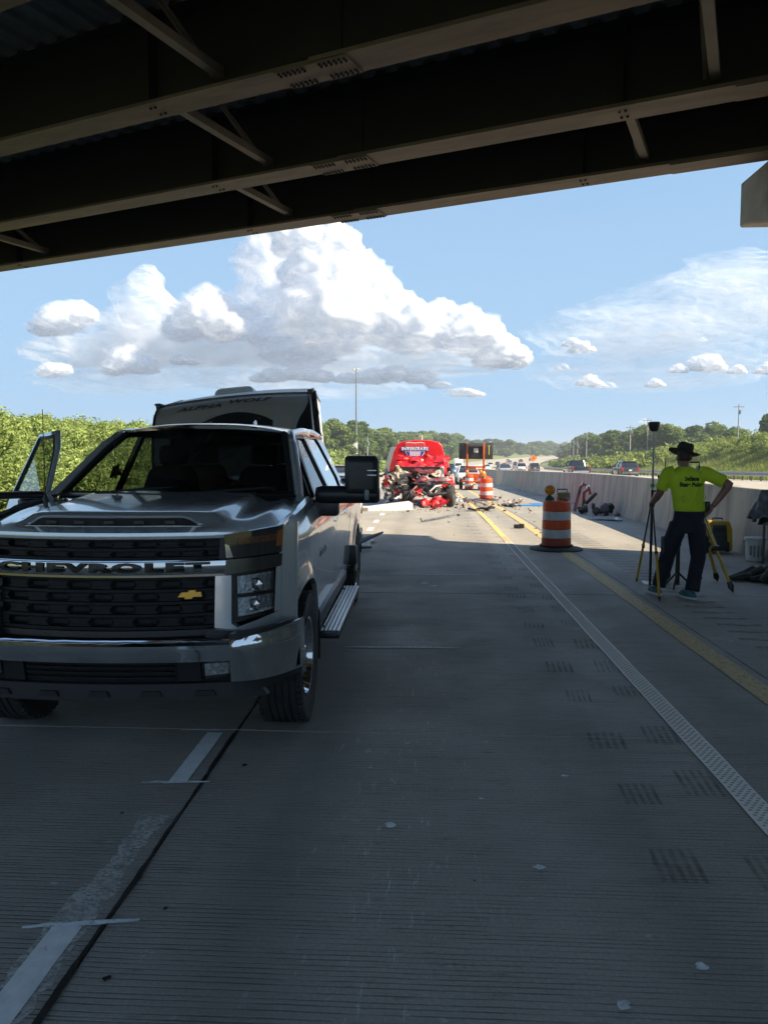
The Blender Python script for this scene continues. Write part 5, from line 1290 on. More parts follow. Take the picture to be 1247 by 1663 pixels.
for (x, y, z, rz, tl) in ((-.38, .25, .36, 10, 6), (1.0, .2, .36, -16, -8), (-1.0, 2.9, .36, 0, 0), (.9, 2.9, .36, 0, 0), (-1.05, 4.6, .36, 0, 0)):
    b = MB(); b.lathe([(.20, -.10), (.30, -.125), (.355, -.10), (.37, -.05), (.37, .05), (.355, .10), (.30, .125), (.20, .10)], n=26); b.lathe([(.001, .06), (.12, .07), (.20, .09), (.20, -.09)], n=18, caps=False)
    o = b.build('wheel', RUBBER, wreck); o.location = (x, y, z); o.rotation_euler = (R(tl), R(90), R(rz))
    b = MB(); b.lathe([(.001, .10), (.06, .11), (.16, .085), (.19, .05)], n=16, caps=False); b.build('rim', ALU, o)
b = MB(); b.box((.98, .95, 1.18), (.15, .12, .26)); b.build('door_mirror', BLACK, wreck, bevel=.03); 
b = MB(); b.tube([(.78, 1.1, 1.05), (.98, .96, 1.0)], .03, n=6); b.build('mirror_stalk', BLACK, wreck)
b = MB(); b.tube([(-1.0, 1.2, 1.2), (-1.12, .9, 1.05), (-1.2, .55, 1.02)], .03, n=6); b.box((-1.2, .5, 1.02), (.14, .1, .08)); b.build('door_mirror', BLACK, wreck)
# ================================================================== traffic drums
DRUM_W = pbr('retroreflective_white', (0.66, 0.68, 0.70), (0.54, 0.56, 0.58), scale=9, rough=.38)
DRUM_O = pbr('drum_orange', (0.80, 0.10, 0.018), (0.68, 0.085, 0.016), scale=7, rough=.5)
DRUM_O2 = pbr('drum_faded_orange', (0.48, 0.085, 0.045), (0.38, 0.07, 0.04), scale=8, rough=.6)
BASE_R = pbr('recycled_rubber', (0.02, 0.021, 0.022), (0.04, 0.04, 0.04), scale=10, rough=.75, bump=.2, bscale=40)
LENS_A = pbr('amber_beacon_lens', (0.85, 0.30, 0.01), (0.7, 0.22, 0.01), scale=40, rough=.2, coat=.4)
GREEN_B = pbr('green_battery_box', (0.012, 0.07, 0.04), (0.02, 0.09, 0.05), scale=10, rough=.5)
def make_drum(X, Y, label, rz=0.0, lamp=True, scale=1.0):
    t = empty('traffic_drum', (X, Y, z1(Y)), rz); tag(t, label, 'traffic drum', 'orange and white drums closing the lane'); t.scale = (scale,) * 3
    lev = [(.05, .265), (.215, .262), (.375, .258), (.54, .254), (.70, .250), (.865, .246)]
    for i in range(5):
        z0, r0 = lev[i]; z1_, r1 = lev[i + 1]; b = MB()
        b.lathe([(r0 - .012, z0), (r0, z0 + .008), (r1, z1_ - .008), (r1 - .012, z1_)], n=36, caps=False)
        b.build('orange_band' if i % 2 == 0 else 'white_band', DRUM_O2 if i == 0 else DRUM_O if i % 2 == 0 else DRUM_W, t)
    b = MB(); b.lathe([(.235, .86), (.225, .885), (.12, .895), (.001, .895)], n=32, caps=False); b.build('drum_lid', DRUM_O, t)
    b = MB(); b.tube([(.02, 0, .89), (.02, 0, .945), (.18, 0, .945), (.18, 0, .89)], .014, n=7); b.build('lid_handle', DRUM_O, t)
    b = MB(); b.lathe([(.30, .085), (.285, .06), (.33, .055), (.45, .035), (.475, .02), (.475, 0.0), (.24, 0), (.24, .1), (.27, .1)], n=40, caps=False); b.build('rubber_base', BASE_R, t)
    if lamp:
        b = MB(); b.rings([[(-.13 + w * math.cos(a), w * .8 * math.sin(a), z) for a in [2 * math.pi * i / 14 for i in range(14)]] for z, w in ((.885, .085), (.93, .08), (.965, .05), (.985, .02))]); b.build('beacon_battery', GREEN_B, t)
        M = Matrix.Translation((-.13, 0, 1.075)) @ Matrix.Rotation(R(90), 4, 'X')
        b = MB(); b.lathe([(.001, -.055), (.05, -.05), (.085, -.03), (.092, -.008), (.092, .008), (.085, .03), (.05, .05), (.001, .055)], n=24, M=M, caps=False); l_ = b.build('beacon_lens', LENS_A, t)
        b = MB(); b.lathe([(.091, -.008), (.096, -.008), (.096, .008), (.091, .008)], n=24, M=M, caps=False); b.build('lens_ring', AMBER, l_)
    return t
make_drum(2.36, 14.05, 'nearest orange and white traffic drum with round amber beacon, at the shadow edge')
make_drum(2.42, 31.2, 'orange and white traffic drum amid the scattered debris', .5)
make_drum(2.52, 45.5, 'drum with amber beacon just left of the nearer sign trailer wheels', .2)
make_drum(3.25, 44.8, 'drum with amber beacon standing at the right of the sign trailer drawbar', .9)
make_drum(1.05, 44.0, 'drum standing in front of the white sedan', 1.2)
# tan case left on the nearest drum
case = empty('equipment_case', (2.46, 14.02, .90)); tag(case, 'small tan case with black handle sitting on the nearest drum', 'case')
b = MB(); b.box((.02, .08, .07), (.24, .15, .14)); b.build('case_body', pbr('tan_plastic', (.40, .31, .15), (.33, .25, .12), scale=8, rough=.5), case, bevel=.035, seg=3)
b = MB(); b.tube([(-.09, .08, .14), (-.09, .08, .19), (.09, .08, .19), (.09, .08, .14)], .012, n=6); b.build('case_handle', BLACK, case)
b = MB(); b.lathe([(.05, 0), (.05, .03), (.02, .05)], n=12, M=Matrix.Translation((.06, -.06, 0))); b.build('case_cap', RED_D, case)
# ================================================================== message board trailer
SIGN = pbr('sign_back_black', (0.018, 0.018, 0.02), (0.03, 0.03, 0.03), scale=4, rough=.5)
ORG = pbr('trailer_orange', (0.55, 0.10, 0.02), (0.42, 0.08, 0.02), scale=5, rough=.5)
sign = empty('message_board_trailer', (2.95, 47.0, z1(47))); tag(sign, 'orange message board trailer with black sign panel, parked on the shoulder', 'sign trailer')
b = MB(); b.box((0.05, .1, 2.32), (2.05, .12, .98)); b.build('sign_panel', SIGN, sign, bevel=.015)
for x in (-.48, .52):
    b = MB(); b.box((x, -.02, 1.75), (.11, .10, 2.1)); b.build('mast', ORG, sign, bevel=.01)
b = MB(); b.rings([[(x, y, z) for x in (-.42, .46)][::1] + [(.46, y2, z2_), (-.42, y2, z2_)] for y, z, y2, z2_ in ((-.05, 2.78, -.05, 2.60), (-.25, 2.72, -.25, 2.6))]); b.build('light_hood', DARK_STEEL, sign)
b = MB(); b.box((.05, .03, 2.36), (.26, .02, .26)); b.build('data_plate', WHITE, sign)
b = MB(); b.box((.83, .03, 2.38), (.05, .02, .56)); b.box((.83, .025, 2.62), (.12, .02, .05)); b.build('level_decal', pbr('yellow_decal', (.6, .5, .1), rough=.5), sign)
b = MB(); b.box((.02, -.02, 1.36), (1.25, .10, .10)); b.box((.02, -.02, 1.18), (1.25, .06, .08)); b.build('mast_crosspiece', ORG, sign, bevel=.01)
b = MB(); b.box((.02, 0, .50), (1.7, 1.4, .10)); b.box((.02, -1.2, .48), (.12, 1.4, .10)); b.build('trailer_bed', ORG, sign, bevel=.01)
b = MB(); b.box((.02, .1, .75), (.95, .7, .42)); b.build('battery_box', ORG, sign, bevel=.02)
for x in (-.84, .88):
    b = MB(); b.lathe([(.12, -.09), (.28, -.10), (.31, -.05), (.31, .05), (.28, .10), (.12, .09)], n=22, M=Matrix.Translation((x, .1, .31)) @ Matrix.Rotation(R(90), 4, 'Y')); w_ = b.build('wheel', RUBBER, sign)
    b = MB(); b.box((x, .1, .68), (.24, .72, .05)); b.build('mudguard', ORG, sign, bevel=.02)
for x in (-.5, .55):
    b = MB(); b.tube([(x, -.4, .55), (x, -.4, .02)], .03, n=6); b.build('outrigger', STEEL, sign)
# ================================================================== cars
def rrect(hw, z0, z1_, y, r=.12, dy=0.0):
    r = min(r, hw * .4, (z1_ - z0) * .45)
    return [(-hw + r * .3, y, z0), (hw - r * .3, y, z0), (hw, y, z0 + r), (hw, y, z1_ - r), (hw - r * .5, y, z1_ - r * .25), (hw - r * 1.4, y, z1_), (-hw + r * 1.4, y, z1_), (-hw + r * .5, y, z1_ - r * .25), (-hw, y, z1_ - r), (-hw, y, z0 + r)]
CAR_GLASS = pbr('car_glass', (0.012, 0.016, 0.02), rough=.05, coat=.8)
RED_LENS = pbr('tail_lamp_red', (0.42, 0.01, 0.012), rough=.2, coat=.5)
LAMP_W = pbr('lamp_white', (0.65, 0.67, 0.7), rough=.1, metal=.3)
def make_car(kind, paint, loc, rz, label, group=None, plate=True):
    """nose towards -y"""
    t = empty('parked_car' if group == 'stopped' else 'car', loc, rz)
    tag(t, label, {'sedan': 'car', 'suv': 'suv', 'pickup': 'pickup truck'}[kind], group)
    hw = {'sedan': .91, 'suv': .96, 'pickup': 1.0}[kind]; L_ = {'sedan': 4.7, 'suv': 4.9, 'pickup': 5.8}[kind]
    if kind == 'sedan':
        st = [(0, .74, .30, .62), (.12, .84, .24, .72), (.9, hw, .22, .88), (1.55, hw, .22, .98), (3.5, hw, .22, 1.0), (4.4, hw * .97, .26, 1.02), (4.66, hw * .88, .32, .96), (4.7, hw * .8, .42, .86)]
        gh = [(1.35, hw * .86, .96, hw * .82, 1.0), (2.15, hw * .88, .98, hw * .66, 1.44), (3.1, hw * .88, 1.0, hw * .66, 1.46), (4.15, hw * .84, 1.0, hw * .78, 1.05)]; rf = (2.05, 3.25, hw * .66, 1.46)
    elif kind == 'suv':
        st = [(0, .78, .36, .82), (.12, .88, .30, .95), (1.0, hw, .28, 1.08), (1.5, hw, .28, 1.12), (4.5, hw, .30, 1.14), (4.82, hw * .95, .34, 1.12), (4.9, hw * .9, .42, 1.05)]
        gh = [(1.3, hw * .88, 1.08, hw * .85, 1.12), (2.05, hw * .90, 1.1, hw * .72, 1.70), (4.3, hw * .9, 1.12, hw * .72, 1.74), (4.78, hw * .88, 1.12, hw * .78, 1.2)]; rf = (1.98, 4.42, hw * .73, 1.74)
    else:
        st = [(0, .85, .48, .95), (.12, .93, .42, 1.1), (1.2, hw, .42, 1.18), (3.5, hw, .42, 1.2), (3.55, hw, .45, 1.24), (5.7, hw, .48, 1.24), (5.8, hw * .96, .55, 1.22)]
        gh = [(1.3, hw * .88, 1.15, hw * .85, 1.18), (1.95, hw * .9, 1.18, hw * .74, 1.82), (3.2, hw * .9, 1.18, hw * .74, 1.85), (3.5, hw * .88, 1.2, hw * .8, 1.3)]; rf = (1.88, 3.25, hw * .75, 1.85)
    yo = -L_ / 2
    b = MB(); b.rings([rrect(w, a, c, y + yo) for y, w, a, c in st]); body = b.build('body', paint, t, bevel=.01, seg=1, ang=45)
    b = MB(); b.rings([[(-wb, y + yo, zb), (wb, y + yo, zb), (wt, y + yo, zt), (-wt, y + yo, zt)] for y, wb, zb, wt, zt in gh]); b.build('windows', CAR_GLASS, t, bevel=.02, seg=2, ang=45)
    b = MB(); b.rings([[(-rf[2] * k, y + yo, rf[3] - .015), (rf[2] * k, y + yo, rf[3] - .015), (rf[2] * k * .93, y + yo, rf[3] + .03), (-rf[2] * k * .93, y + yo, rf[3] + .03)] for y, k in ((rf[0], .96), (rf[0] + .25, 1.03), (rf[1] - .25, 1.03), (rf[1], .97))]); b.build('roof', paint, t, bevel=.02)
    for s in (-1, 1):
        for i in (0, 1, 2):
            p0 = gh[i]; 
            if i == 1: continue
            q0 = gh[i + 1]
            b = MB(); b.bar((s * (p0[1] if i == 0 else p0[3]), p0[0] + yo, p0[2] if i == 0 else p0[4]), (s * (q0[3] if i == 0 else q0[1]), q0[0] + yo, q0[4] if i == 0 else q0[2]), .07, .06); b.build('pillar', paint, t)
        ym = (gh[1][0] + gh[2][0]) / 2 + yo
        b = MB(); b.bar((s * (gh[1][1] + .005), ym, gh[1][2]), (s * (gh[1][3] + .008), ym + .03, gh[1][4]), .03, .09, up=(s, 0, 0)); b.build('pillar', BLACK, t)
        b = MB(); b.box((s * hw * .78, -L_ / 2 + .10, st[1][3] - .14), (.34, .16, .13)); b.build('headlight', LAMP_W, t, bevel=.03)
        zl = st[-2][3]; b = MB(); b.box((s * hw * .84, L_ / 2 - .06, zl - (.18 if kind != 'sedan' else .12)), (.17 if kind == 'pickup' else .24, .14, .34 if kind != 'sedan' else .15)); b.build('tail_lamp', RED_LENS, t, bevel=.02)
        b = MB(); b.box((s * (hw + .10), gh[0][0] + yo + .38, gh[0][4] + .03), (.20, .10, .14)); b.build('door_mirror', paint if kind != 'pickup' else BLACK, t, bevel=.03)
        R_ = .33 if kind == 'sedan' else .38
        for y in (L_ * .185, L_ * (.79 if kind != 'pickup' else .76)):
            b = MB(); b.lathe([(.18, -.10), (R_ * .9, -.11), (R_, -.06), (R_, .06), (R_ * .9, .11), (.18, .10)], n=22); o = b.build('wheel', RUBBER, t); o.location = (s * (hw - .07), y + yo, R_); o.rotation_euler = (0, R(90) * s, 0)
            b = MB(); b.lathe([(.001, .095), (.07, .10), (.19, .09), (.21, .06)], n=14, caps=False); b.build('rim', ALU, o)
    b = MB(); b.box((0, -L_ / 2 + .03, st[1][2] + .14), (hw * 1.5, .14, .20)); b.build('front_bumper', CHROME if kind == 'pickup' else paint, t, bevel=.04)
    b = MB(); b.box((0, -L_ / 2 + .04, st[0][3] - .05), (hw * .9, .12, .18)); b.build('grille', BLACK, t, bevel=.02)
    b = MB(); b.box((0, L_ / 2, st[-1][2] + .14), (hw * 1.7, .16, .22)); b.build('rear_bumper', CHROME if kind == 'pickup' else GREY_M if kind == 'suv' else paint, t, bevel=.04)
    if plate:
        b = MB(); b.box((0, L_ / 2 + .012, st[-1][3] - (.22 if kind != 'pickup' else .55)), (.32, .03, .16)); b.build('number_plate', WHITE, t)
    return t
P_WHITE = pbr('white_car_paint', (.72, .73, .74), rough=.3, coat=.8)
P_BLUE = pbr('blue_car_paint', (.035, .09, .22), rough=.3, coat=.8)
P_BLACK = pbr('black_car_paint', (.015, .015, .017), rough=.25, coat=.8)
P_GREY = pbr('dark_grey_car_paint', (.05, .055, .065), rough=.3, metal=.4, coat=.8)
P_SILV = pbr('pale_silver_car_paint', (.5, .51, .53), rough=.3, metal=.5, coat=.8)
P_RED = pbr('red_car_paint', (.4, .03, .02), rough=.3, coat=.8)
def put(kind, paint, xr, Y, side, label, rz=0, group=None):
    zf = z1 if side == 0 else z2; slope = math.atan2(cx(Y + 1) - cx(Y - 1), 2)
    o = make_car(kind, paint, (xr + cx(Y), Y, zf(Y) + .005), (0 if side == 0 else math.pi) - slope + R(rz), label, group); return o
w = put('sedan', P_WHITE, 3.25, 61, 0, 'white sedan stopped facing us beside the sign trailer')
b = MB(); b.box((0, -2.42, .55), (.95, .10, .30)); b.build('push_bumper', BLACK, w, bevel=.03)
put('suv', P_BLUE, 2.6, 118, 0, 'blue car stopped behind the white sedan, facing us')
put('pickup', P_BLACK, 16.3, 86, 1, 'black pickup truck driving away on the opposite carriageway')
put('suv', P_GREY, 21.1, 84, 1, 'dark grey suv driving away, right of the black pickup')
put('suv', P_WHITE, 15.3, 140, 1, 'white suv driving away farther down the opposite carriageway')
put('suv', P_GREY, 18.6, 150, 1, 'small dark car right of the distant white suv')
put('sedan', P_SILV, 9.6, 100, 1, 'silver car half hidden behind the barrier, its roof showing')
put('sedan', P_GREY, 10.2, 112, 1, 'dark car just beyond the silver car behind the barrier')
far = [('sedan', P_WHITE, 10.5, 190), ('suv', P_RED, 15.2, 215), ('suv', P_SILV, 19, 232), ('pickup', P_WHITE, 11, 262), ('sedan', P_RED, 15.5, 285), ('suv', P_WHITE, 19.2, 310), ('sedan', P_GREY, 11.3, 330), ('suv', P_SILV, 15.6, 352), ('pickup', P_RED, 19.5, 380), ('suv', P_WHITE, 11.6, 405), ('sedan', P_WHITE, 16, 436), ('suv', P_RED, 20, 460)]
for k, px_, x, Y in far: put(k, px_, x, Y, 1, 'tiny far-off vehicle in the distant line of traffic near the horizon', group='distant traffic')
# white box truck behind the blue car
bt = empty('box_truck', (3.2 + cx(200), 200, z1(200))); tag(bt, 'small white box truck in the distance left of the sign panel', 'truck')
b = MB(); b.box((0, 2.5, 2.15), (2.3, 4.6, 2.3)); b.build('cargo_box', WHITE, bt, bevel=.04)
b = MB(); b.rings([[(-1.0, y, .5), (1.0, y, .5), (.95, y, zt), (-.95, y, zt)] for y, zt in ((-1.7, 1.2), (-.8, 1.35), (-.35, 2.2), (.15, 2.25))]); b.build('cab', WHITE, bt, bevel=.05)
b = MB(); b.add([(-.85, -.86, 1.38), (.85, -.86, 1.38), (.82, -.42, 2.1), (-.82, -.42, 2.1)], [(0, 1, 2, 3)]); b.build('windshield', CAR_GLASS, bt)
for s in (-1, 1):
    for y in (-.9, 3.4):
        b = MB(); b.lathe([(.15, -.12), (.36, -.13), (.42, -.06), (.42, .06), (.36, .13), (.15, .12)], n=18, M=Matrix.Translation((s * .9, y, .42)) @ Matrix.Rotation(R(90), 4, 'Y')); b.build('wheel', RUBBER, bt)
# parked vehicle half seen on the left verge, beyond the mirror
put('sedan', P_SILV, -6.4, 58, 0, 'pale car at the left behind the pickup mirror', rz=8)
# ================================================================== poles, signs and lamps
def pole(name, X, Y, h, label, cat, kind, group=None):
    t = empty(name, (X, Y, ground_z(X - cx(Y), Y))); tag(t, label, cat, group)
    if kind == 'utility':
        b = MB(); b.tube([(0, 0, 0), (0, 0, h)], [.17, .11], n=8); b.build('pole_shaft', pbr('grey_pole', (.42, .40, .37), (.34, .32, .3), scale=4, rough=.9), t)
        b = MB(); b.box((0, 0, h - .6), (2.2, .12, .14)); b.build('crossarm', WOOD_POLE, t)
        b = MB(); b.lathe([(.22, 0), (.22, .8), (.1, .9)], n=10, M=Matrix.Translation((.3, 0, h - 2.1))); b.build('transformer', STEEL, t)
    else:
        b = MB(); b.tube([(0, 0, 0), (0, 0, h)], [.16, .10], n=10); b.build('pole_shaft', STEEL, t)
        b = MB(); b.tube([(0, 0, h), (-.8, 0, h + .5), (-2.6, 0, h + .6)], [.08, .06, .05], n=6); b.build('lamp_arm', STEEL, t)
        b = MB(); b.box((-2.9, 0, h + .58), (.8, .3, .12)); b.build('lamp_head', STEEL, t, bevel=.03)
    return t
for i, (u, Y, vt) in enumerate(((757, 260, 0), )): pass
UP = [(66.8, 170, 11.5, 'utility pole before the tall trees on the right bank'), (57.5, 205, 11.2, 'utility pole left of the hat, above the guardrail'), (50.5, 195, 9.2, 'utility pole standing between the survey rod and the dark suv'), (49, 240, 10.5, 'tall utility pole above the dark suv'), (45.5, 236, 8.6, 'short utility pole beside the tall one above the dark suv'), (62, 330, 10.0, 'far utility pole above the black pickup'), (66, 360, 9.5, 'farthest utility pole on the right, left of the black pickup')]
for X, Y, h, lb in UP: pole('utility_pole', X, Y, h, lb, 'utility pole', 'utility')
for X, Y, h, lb in ((-14.5, 190, 9, 'utility pole in front of the left trees, right of the pickup mirror'), (-7.5, 205, 8.5, 'utility pole by the red truck top left edge')): pole('utility_pole', X, Y, h, lb, 'utility pole', 'utility')
for X, Y, h, lb in ((118, 560, 17, 'curved-arm street lamp right of the vanishing road'), (108, 600, 15, 'fainter curved-arm street lamp at the vanishing road')): pole('street_lamp', X, Y, h, lb, 'street lamp', 'lamp')
hm = empty('high_mast_light', (-20.9, 230, ground_z(-20.9 - cx(230), 230))); tag(hm, 'tall high-mast light pole rising behind the red truck', 'light pole')
H_ = 27.4 - hm.location.z
b = MB(); b.tube([(0, 0, 0), (0, 0, H_)], [.34, .13], n=10); b.build('mast', pbr('mast_steel', (.22, .23, .24), (.17, .18, .19), scale=2, rough=.5, metal=.5), hm)
b = MB(); b.tube([(.85 * math.cos(a), .85 * math.sin(a), H_ - .3) for a in [2 * math.pi * i / 16 for i in range(17)]], .05, n=5); b.build('lamp_ring', STEEL, hm)
for k in range(6):
    a = 2 * math.pi * k / 6
    b = MB(); b.box((1.0 * math.cos(a), 1.0 * math.sin(a), H_ - .45), (.55, .42, .28), rot=(0, 0, a)); b.build('floodlight', WHITE, hm, bevel=.05)
ds = empty('warning_sign', (21.0 + cx(180), 180, z2(180))); tag(ds, 'orange diamond warning sign beside the far lanes', 'road sign')
b = MB(); b.prism([(-.85, 0), (0, -.85), (.85, 0), (0, .85)], lambda x, z: (x, -.02, 3.0 + z), lambda x, z: (x, .02, 3.0 + z)); b.build('sign_plate', pbr('sign_orange', (.75, .20, .02), rough=.5), ds)
b = MB(); b.box((0, -.03, 3.0), (.12, .012, .6)); b.build('sign_symbol', BLACK, ds)
b = MB(); b.box((0, .05, 1.2), (.08, .06, 2.4)); b.build('sign_post', STEEL, ds)
# power lines
for (p, q, lb) in (((-34, 215, 8.6), (24, 260, 9.2), 'thin power line crossing before the left treeline'), ((49, 240, 7.3), (66, 360, 6.2), 'thin power line strung between the right utility poles')):
    b = MB(); b.tube([(lerp(p[0], q[0], t), lerp(p[1], q[1], t), lerp(p[2], q[2], t) - 1.0 * 4 * t * (1 - t)) for t in [i / 14 for i in range(15)]], .025, n=4); o = b.build('power_line', STEEL); tag(o, lb, 'power line')
# low buildings beyond the left verge
for X, Y, w_, lb in ((-30, 215, 7, 'low pale building half hidden left of the light mast'), (-23.5, 222, 7, 'low pale building at the foot of the light mast')):
    t = empty('low_building', (X, Y, ground_z(X - cx(Y), Y) + 3.2)); tag(t, lb, 'building')
    b = MB(); b.box((0, 0, .6), (w_, 5, 3.6)); b.build('wall', pbr('pale_siding', (.5, .5, .5), (.42, .42, .42), scale=1, rough=.8), t)
    b = MB(); b.box((0, 0, 2.5), (w_ + .6, 5.6, .22)); b.build('roof', GREY_M, t)
    b = MB(); b.box((w_ * .42, -2.6, 1.2), (.7, .1, 1.8)); b.build('door', WHITE, t)
# ================================================================== things lying on the road
slab = empty('white_panel', (-1.45, 24.9, z1(25))); slab.scale = (.88, .8, .8); tag(slab, 'long broken white panel lying across the lane before the red truck', 'panel')
b = MB(); b.rings([[(x, y0 + dy, zb + dz) for dy, dz in ((-.55, 0), (.6, 0), (.6, h), (-.55, h))] for x, y0, zb, h in ((-1.15, -.9, .0, .07), (-.4, -.75, .0, .15), (.5, -.35, .0, .26), (1.0, -.1, .01, .30), (1.15, .0, .02, .18))]); b.build('panel_core', WHITE, slab, bevel=.012)
b = MB(); b.box((-.62, -1.37, .09), (.45, .02, .14)); b.build('torn_end', BEIGE, slab)
b = MB(); b.box((-1.5, -1.2, .03), (.9, .35, .05)); b.build('edge_strip', WHITE, slab)
def litter(name, mat, p, s, label, cat, seed, fold=.3, flat=.3, grp=None):
    a = seed * 1.3
    o = crumple(name, mat, None, (0, 0, s * .3 * flat + .02), (s * math.cos(a), s * math.sin(a), 0), (-s * .6 * math.sin(a), s * .6 * math.cos(a), s * flat), fold=s * fold * min(1, .25 + flat * 2.2), seed=seed, nu=9, nv=7, sc=3.0 / max(s, .2)); o.location = (p[0], p[1], z1(p[1]) + .03); tag(o, label, cat, grp); return o
b = MB(); b.tube([(0, 0, .10), (.03, .02, .03), (.45, .9, .035), (.95, 2.05, .04)], [.02, .022, .025, .02], n=6); o = b.build('bent_rod', GREY_M); o.location = (-.14, 19.5, 0); tag(o, 'thin bent metal rod lying on the sunlit lane', 'rod')
b = MB(); b.box((0, 0, .03), (1.35, .28, .05)); b.box((.1, .15, .07), (.8, .08, .04)); o = b.build('blue_strip', pbr('blue_plastic', (.05, .22, .55), (.08, .30, .6), scale=6, rough=.5)); o.location = (3.95, 27.0, z1(27)); o.rotation_euler = (0, 0, .05); tag(o, 'long light blue plastic strip on the shoulder beyond the near drum', 'strip')
litter('red_fragment', RED, (.35, 25.2), .55, 'crumpled red body fragment in front of the wreck', 'fragment', 71)
litter('grey_sheet', GREY_M, (1.75, 29.8), .9, 'flat dark grey sheet beside the second drum', 'sheet', 72, flat=.1)
litter('silver_box', ALU, (1.25, 29.6), .45, 'small silver piece beside the dark grey sheet', 'fragment', 73, flat=.5)
litter('black_trim', BLACK, (2.9, 26.6), .7, 'black strip of trim lying past the yellow line', 'trim', 74, flat=.06)
litter('black_trim', BLACK, (1.7, 24.2), .8, 'dark trim pieces lying across the yellow line', 'trim', 75, flat=.06)
litter('torn_plastic', BEIGE, (3.3, 29.0), .9, 'pale torn plastic scattered right of the second drum', 'plastic', 76, flat=.12)
litter('dark_mat', BLACK, (4.75, 20.6), .8, 'flat dark mat on the shaded shoulder near the barrier', 'mat', 77, flat=.04, fold=.08)
litter('paper_scrap', WHITE, (4.95, 20.2), .22, 'white paper scrap beside the dark mat', 'paper', 78, flat=.2)
b = MB(); b.box((0, 0, .05), (.16, .10, .09)); b.box((.10, 0, .06), (.12, .1, .1)); o = b.build('black_fragment', BLACK, bevel=.02); o.location = (2.12, 18.0, 0); tag(o, 'small black fragment just left of the near drum', 'fragment')
b = MB(); b.tube([(0, 0, .12), (.25, .45, .2), (.55, .95, .28)], [.05, .045, .02], n=7); b.tube([(0, 0, .12), (.35, .6, .05)], [.04, .03], n=6); b.box((.05, .1, .1), (.3, .2, .16), rot=(0, 0, .5)); o = b.build('black_metal_wreckage', BLACK, bevel=.0); o.location = (-1.35, 13.2, 0); tag(o, 'black metal arm sticking out on the road behind the pickup', 'metal arm')
crp = crumple('pale_sheet', TR_LIGHT, None, (0, 0, .05), (.5, .1, 0), (0, 1.2, .05), fold=.08, seed=80); crp.location = (-1.3, 14.6, 0); tag(crp, 'pale sheet on the road behind the pickup rear wheel', 'sheet')
# crumbs of debris nobody could count
b = MB(); rr = random.Random(90)
for k in range(620):
    if k < 300: x, y = rr.gauss(2.3, .9), rr.gauss(28.2, 2.2)
    elif k < 460: x, y = rr.gauss(.2, 1.0), rr.gauss(25.2, 1.0)
    elif k < 540: x, y = rr.uniform(5.0, 5.5), rr.uniform(20, 45)
    else: x, y = rr.uniform(.5, 5.0), rr.uniform(16, 36)
    s_ = rr.uniform(.008, .035) * (3.0 if rr.random() < .10 else 1)
    b.box((x, y, z1(y) + s_ * .3), (s_ * rr.uniform(.6, 2.2), s_, s_ * .6), rot=(rr.uniform(-.4, .4), rr.uniform(-.4, .4), rr.uniform(0, 3)))
o = b.build('debris', pbr('mixed_debris', (.05, .045, .04), (.30, .26, .22), scale=1.7, rough=.8, coords='Object', lo=.42, hi=.58), weld=False); o['label'] = 'scattered crumbs of wreckage across the shoulder and lane'; o['category'] = 'debris'; tag(o, kind='stuff')
# heap by the barrier: bent red frame and black lumps
MAROON = pbr('maroon_paint', (.075, .012, .016), (.035, .012, .014), scale=9, rough=.4)
hp = empty('bent_red_wreckage', (4.75, 23.6, z1(23.6))); tag(hp, 'bent dark red metal frame propped against the barrier', 'frame')
b = MB(); b.tube([(-.25, 0, .05), (-.08, .05, .75), (.02, .06, .86), (.16, .02, .80)], [.05, .045, .05, .05], n=7); b.build('upright', MAROON, hp)
b = MB(); b.tube([(.02, .1, .02), (.05, .1, .6), (.2, .1, .72), (.24, .1, .55)], [.05, .05, .06, .05], n=7); b.build('bracket', MAROON, hp)
b = MB(); b.box((.22, 0, .42), (.10, .12, .5), rot=(0, .75, 0)); b.build('strut', BLACK, hp, bevel=.02)
b = MB(); b.lathe([(.001, 0), (.07, .0), (.08, .05), (.03, .1)], n=10, M=Matrix.Translation((.12, -.03, .74))); b.tube([(-.05, 0, .82), (-.02, 0, .93), (.03, 0, .95)], .02, n=5); b.build('lamp_cluster', CHROME, hp)
for k, (x, y, s_, lb) in enumerate(((4.62, 23.0, .32, 'black lump with white marks at the foot of the red frame'), (4.98, 22.4, .42, 'dark crumpled wheel housing beside the red frame'), (5.28, 22.9, .36, 'round black hose bundle nearest the barrier'))):
    b = MB(); rr = random.Random(k)
    for q in range(7):
        c = Vector((rr.uniform(-.5, .5) * s_, rr.uniform(-.4, .4) * s_, rr.uniform(.2, .7) * s_)); rad = s_ * rr.uniform(.2, .36); ax = Matrix.Rotation(rr.uniform(0, 3), 4, 'X') @ Matrix.Rotation(rr.uniform(0, 3), 4, 'Y')
        b.lathe([(rad * .5, -rad * .5), (rad, -rad * .35), (rad, rad * .35), (rad * .5, rad * .5)], n=10, M=Matrix.Translation(c) @ ax)
    o = b.build('black_wreckage', BLACK if k != 1 else pbr('dark_brown_scrap', (.05, .03, .028), (.02, .02, .02), scale=8, rough=.7)); o.location = (x, y, z1(y)); tag(o, lb, 'wreckage')
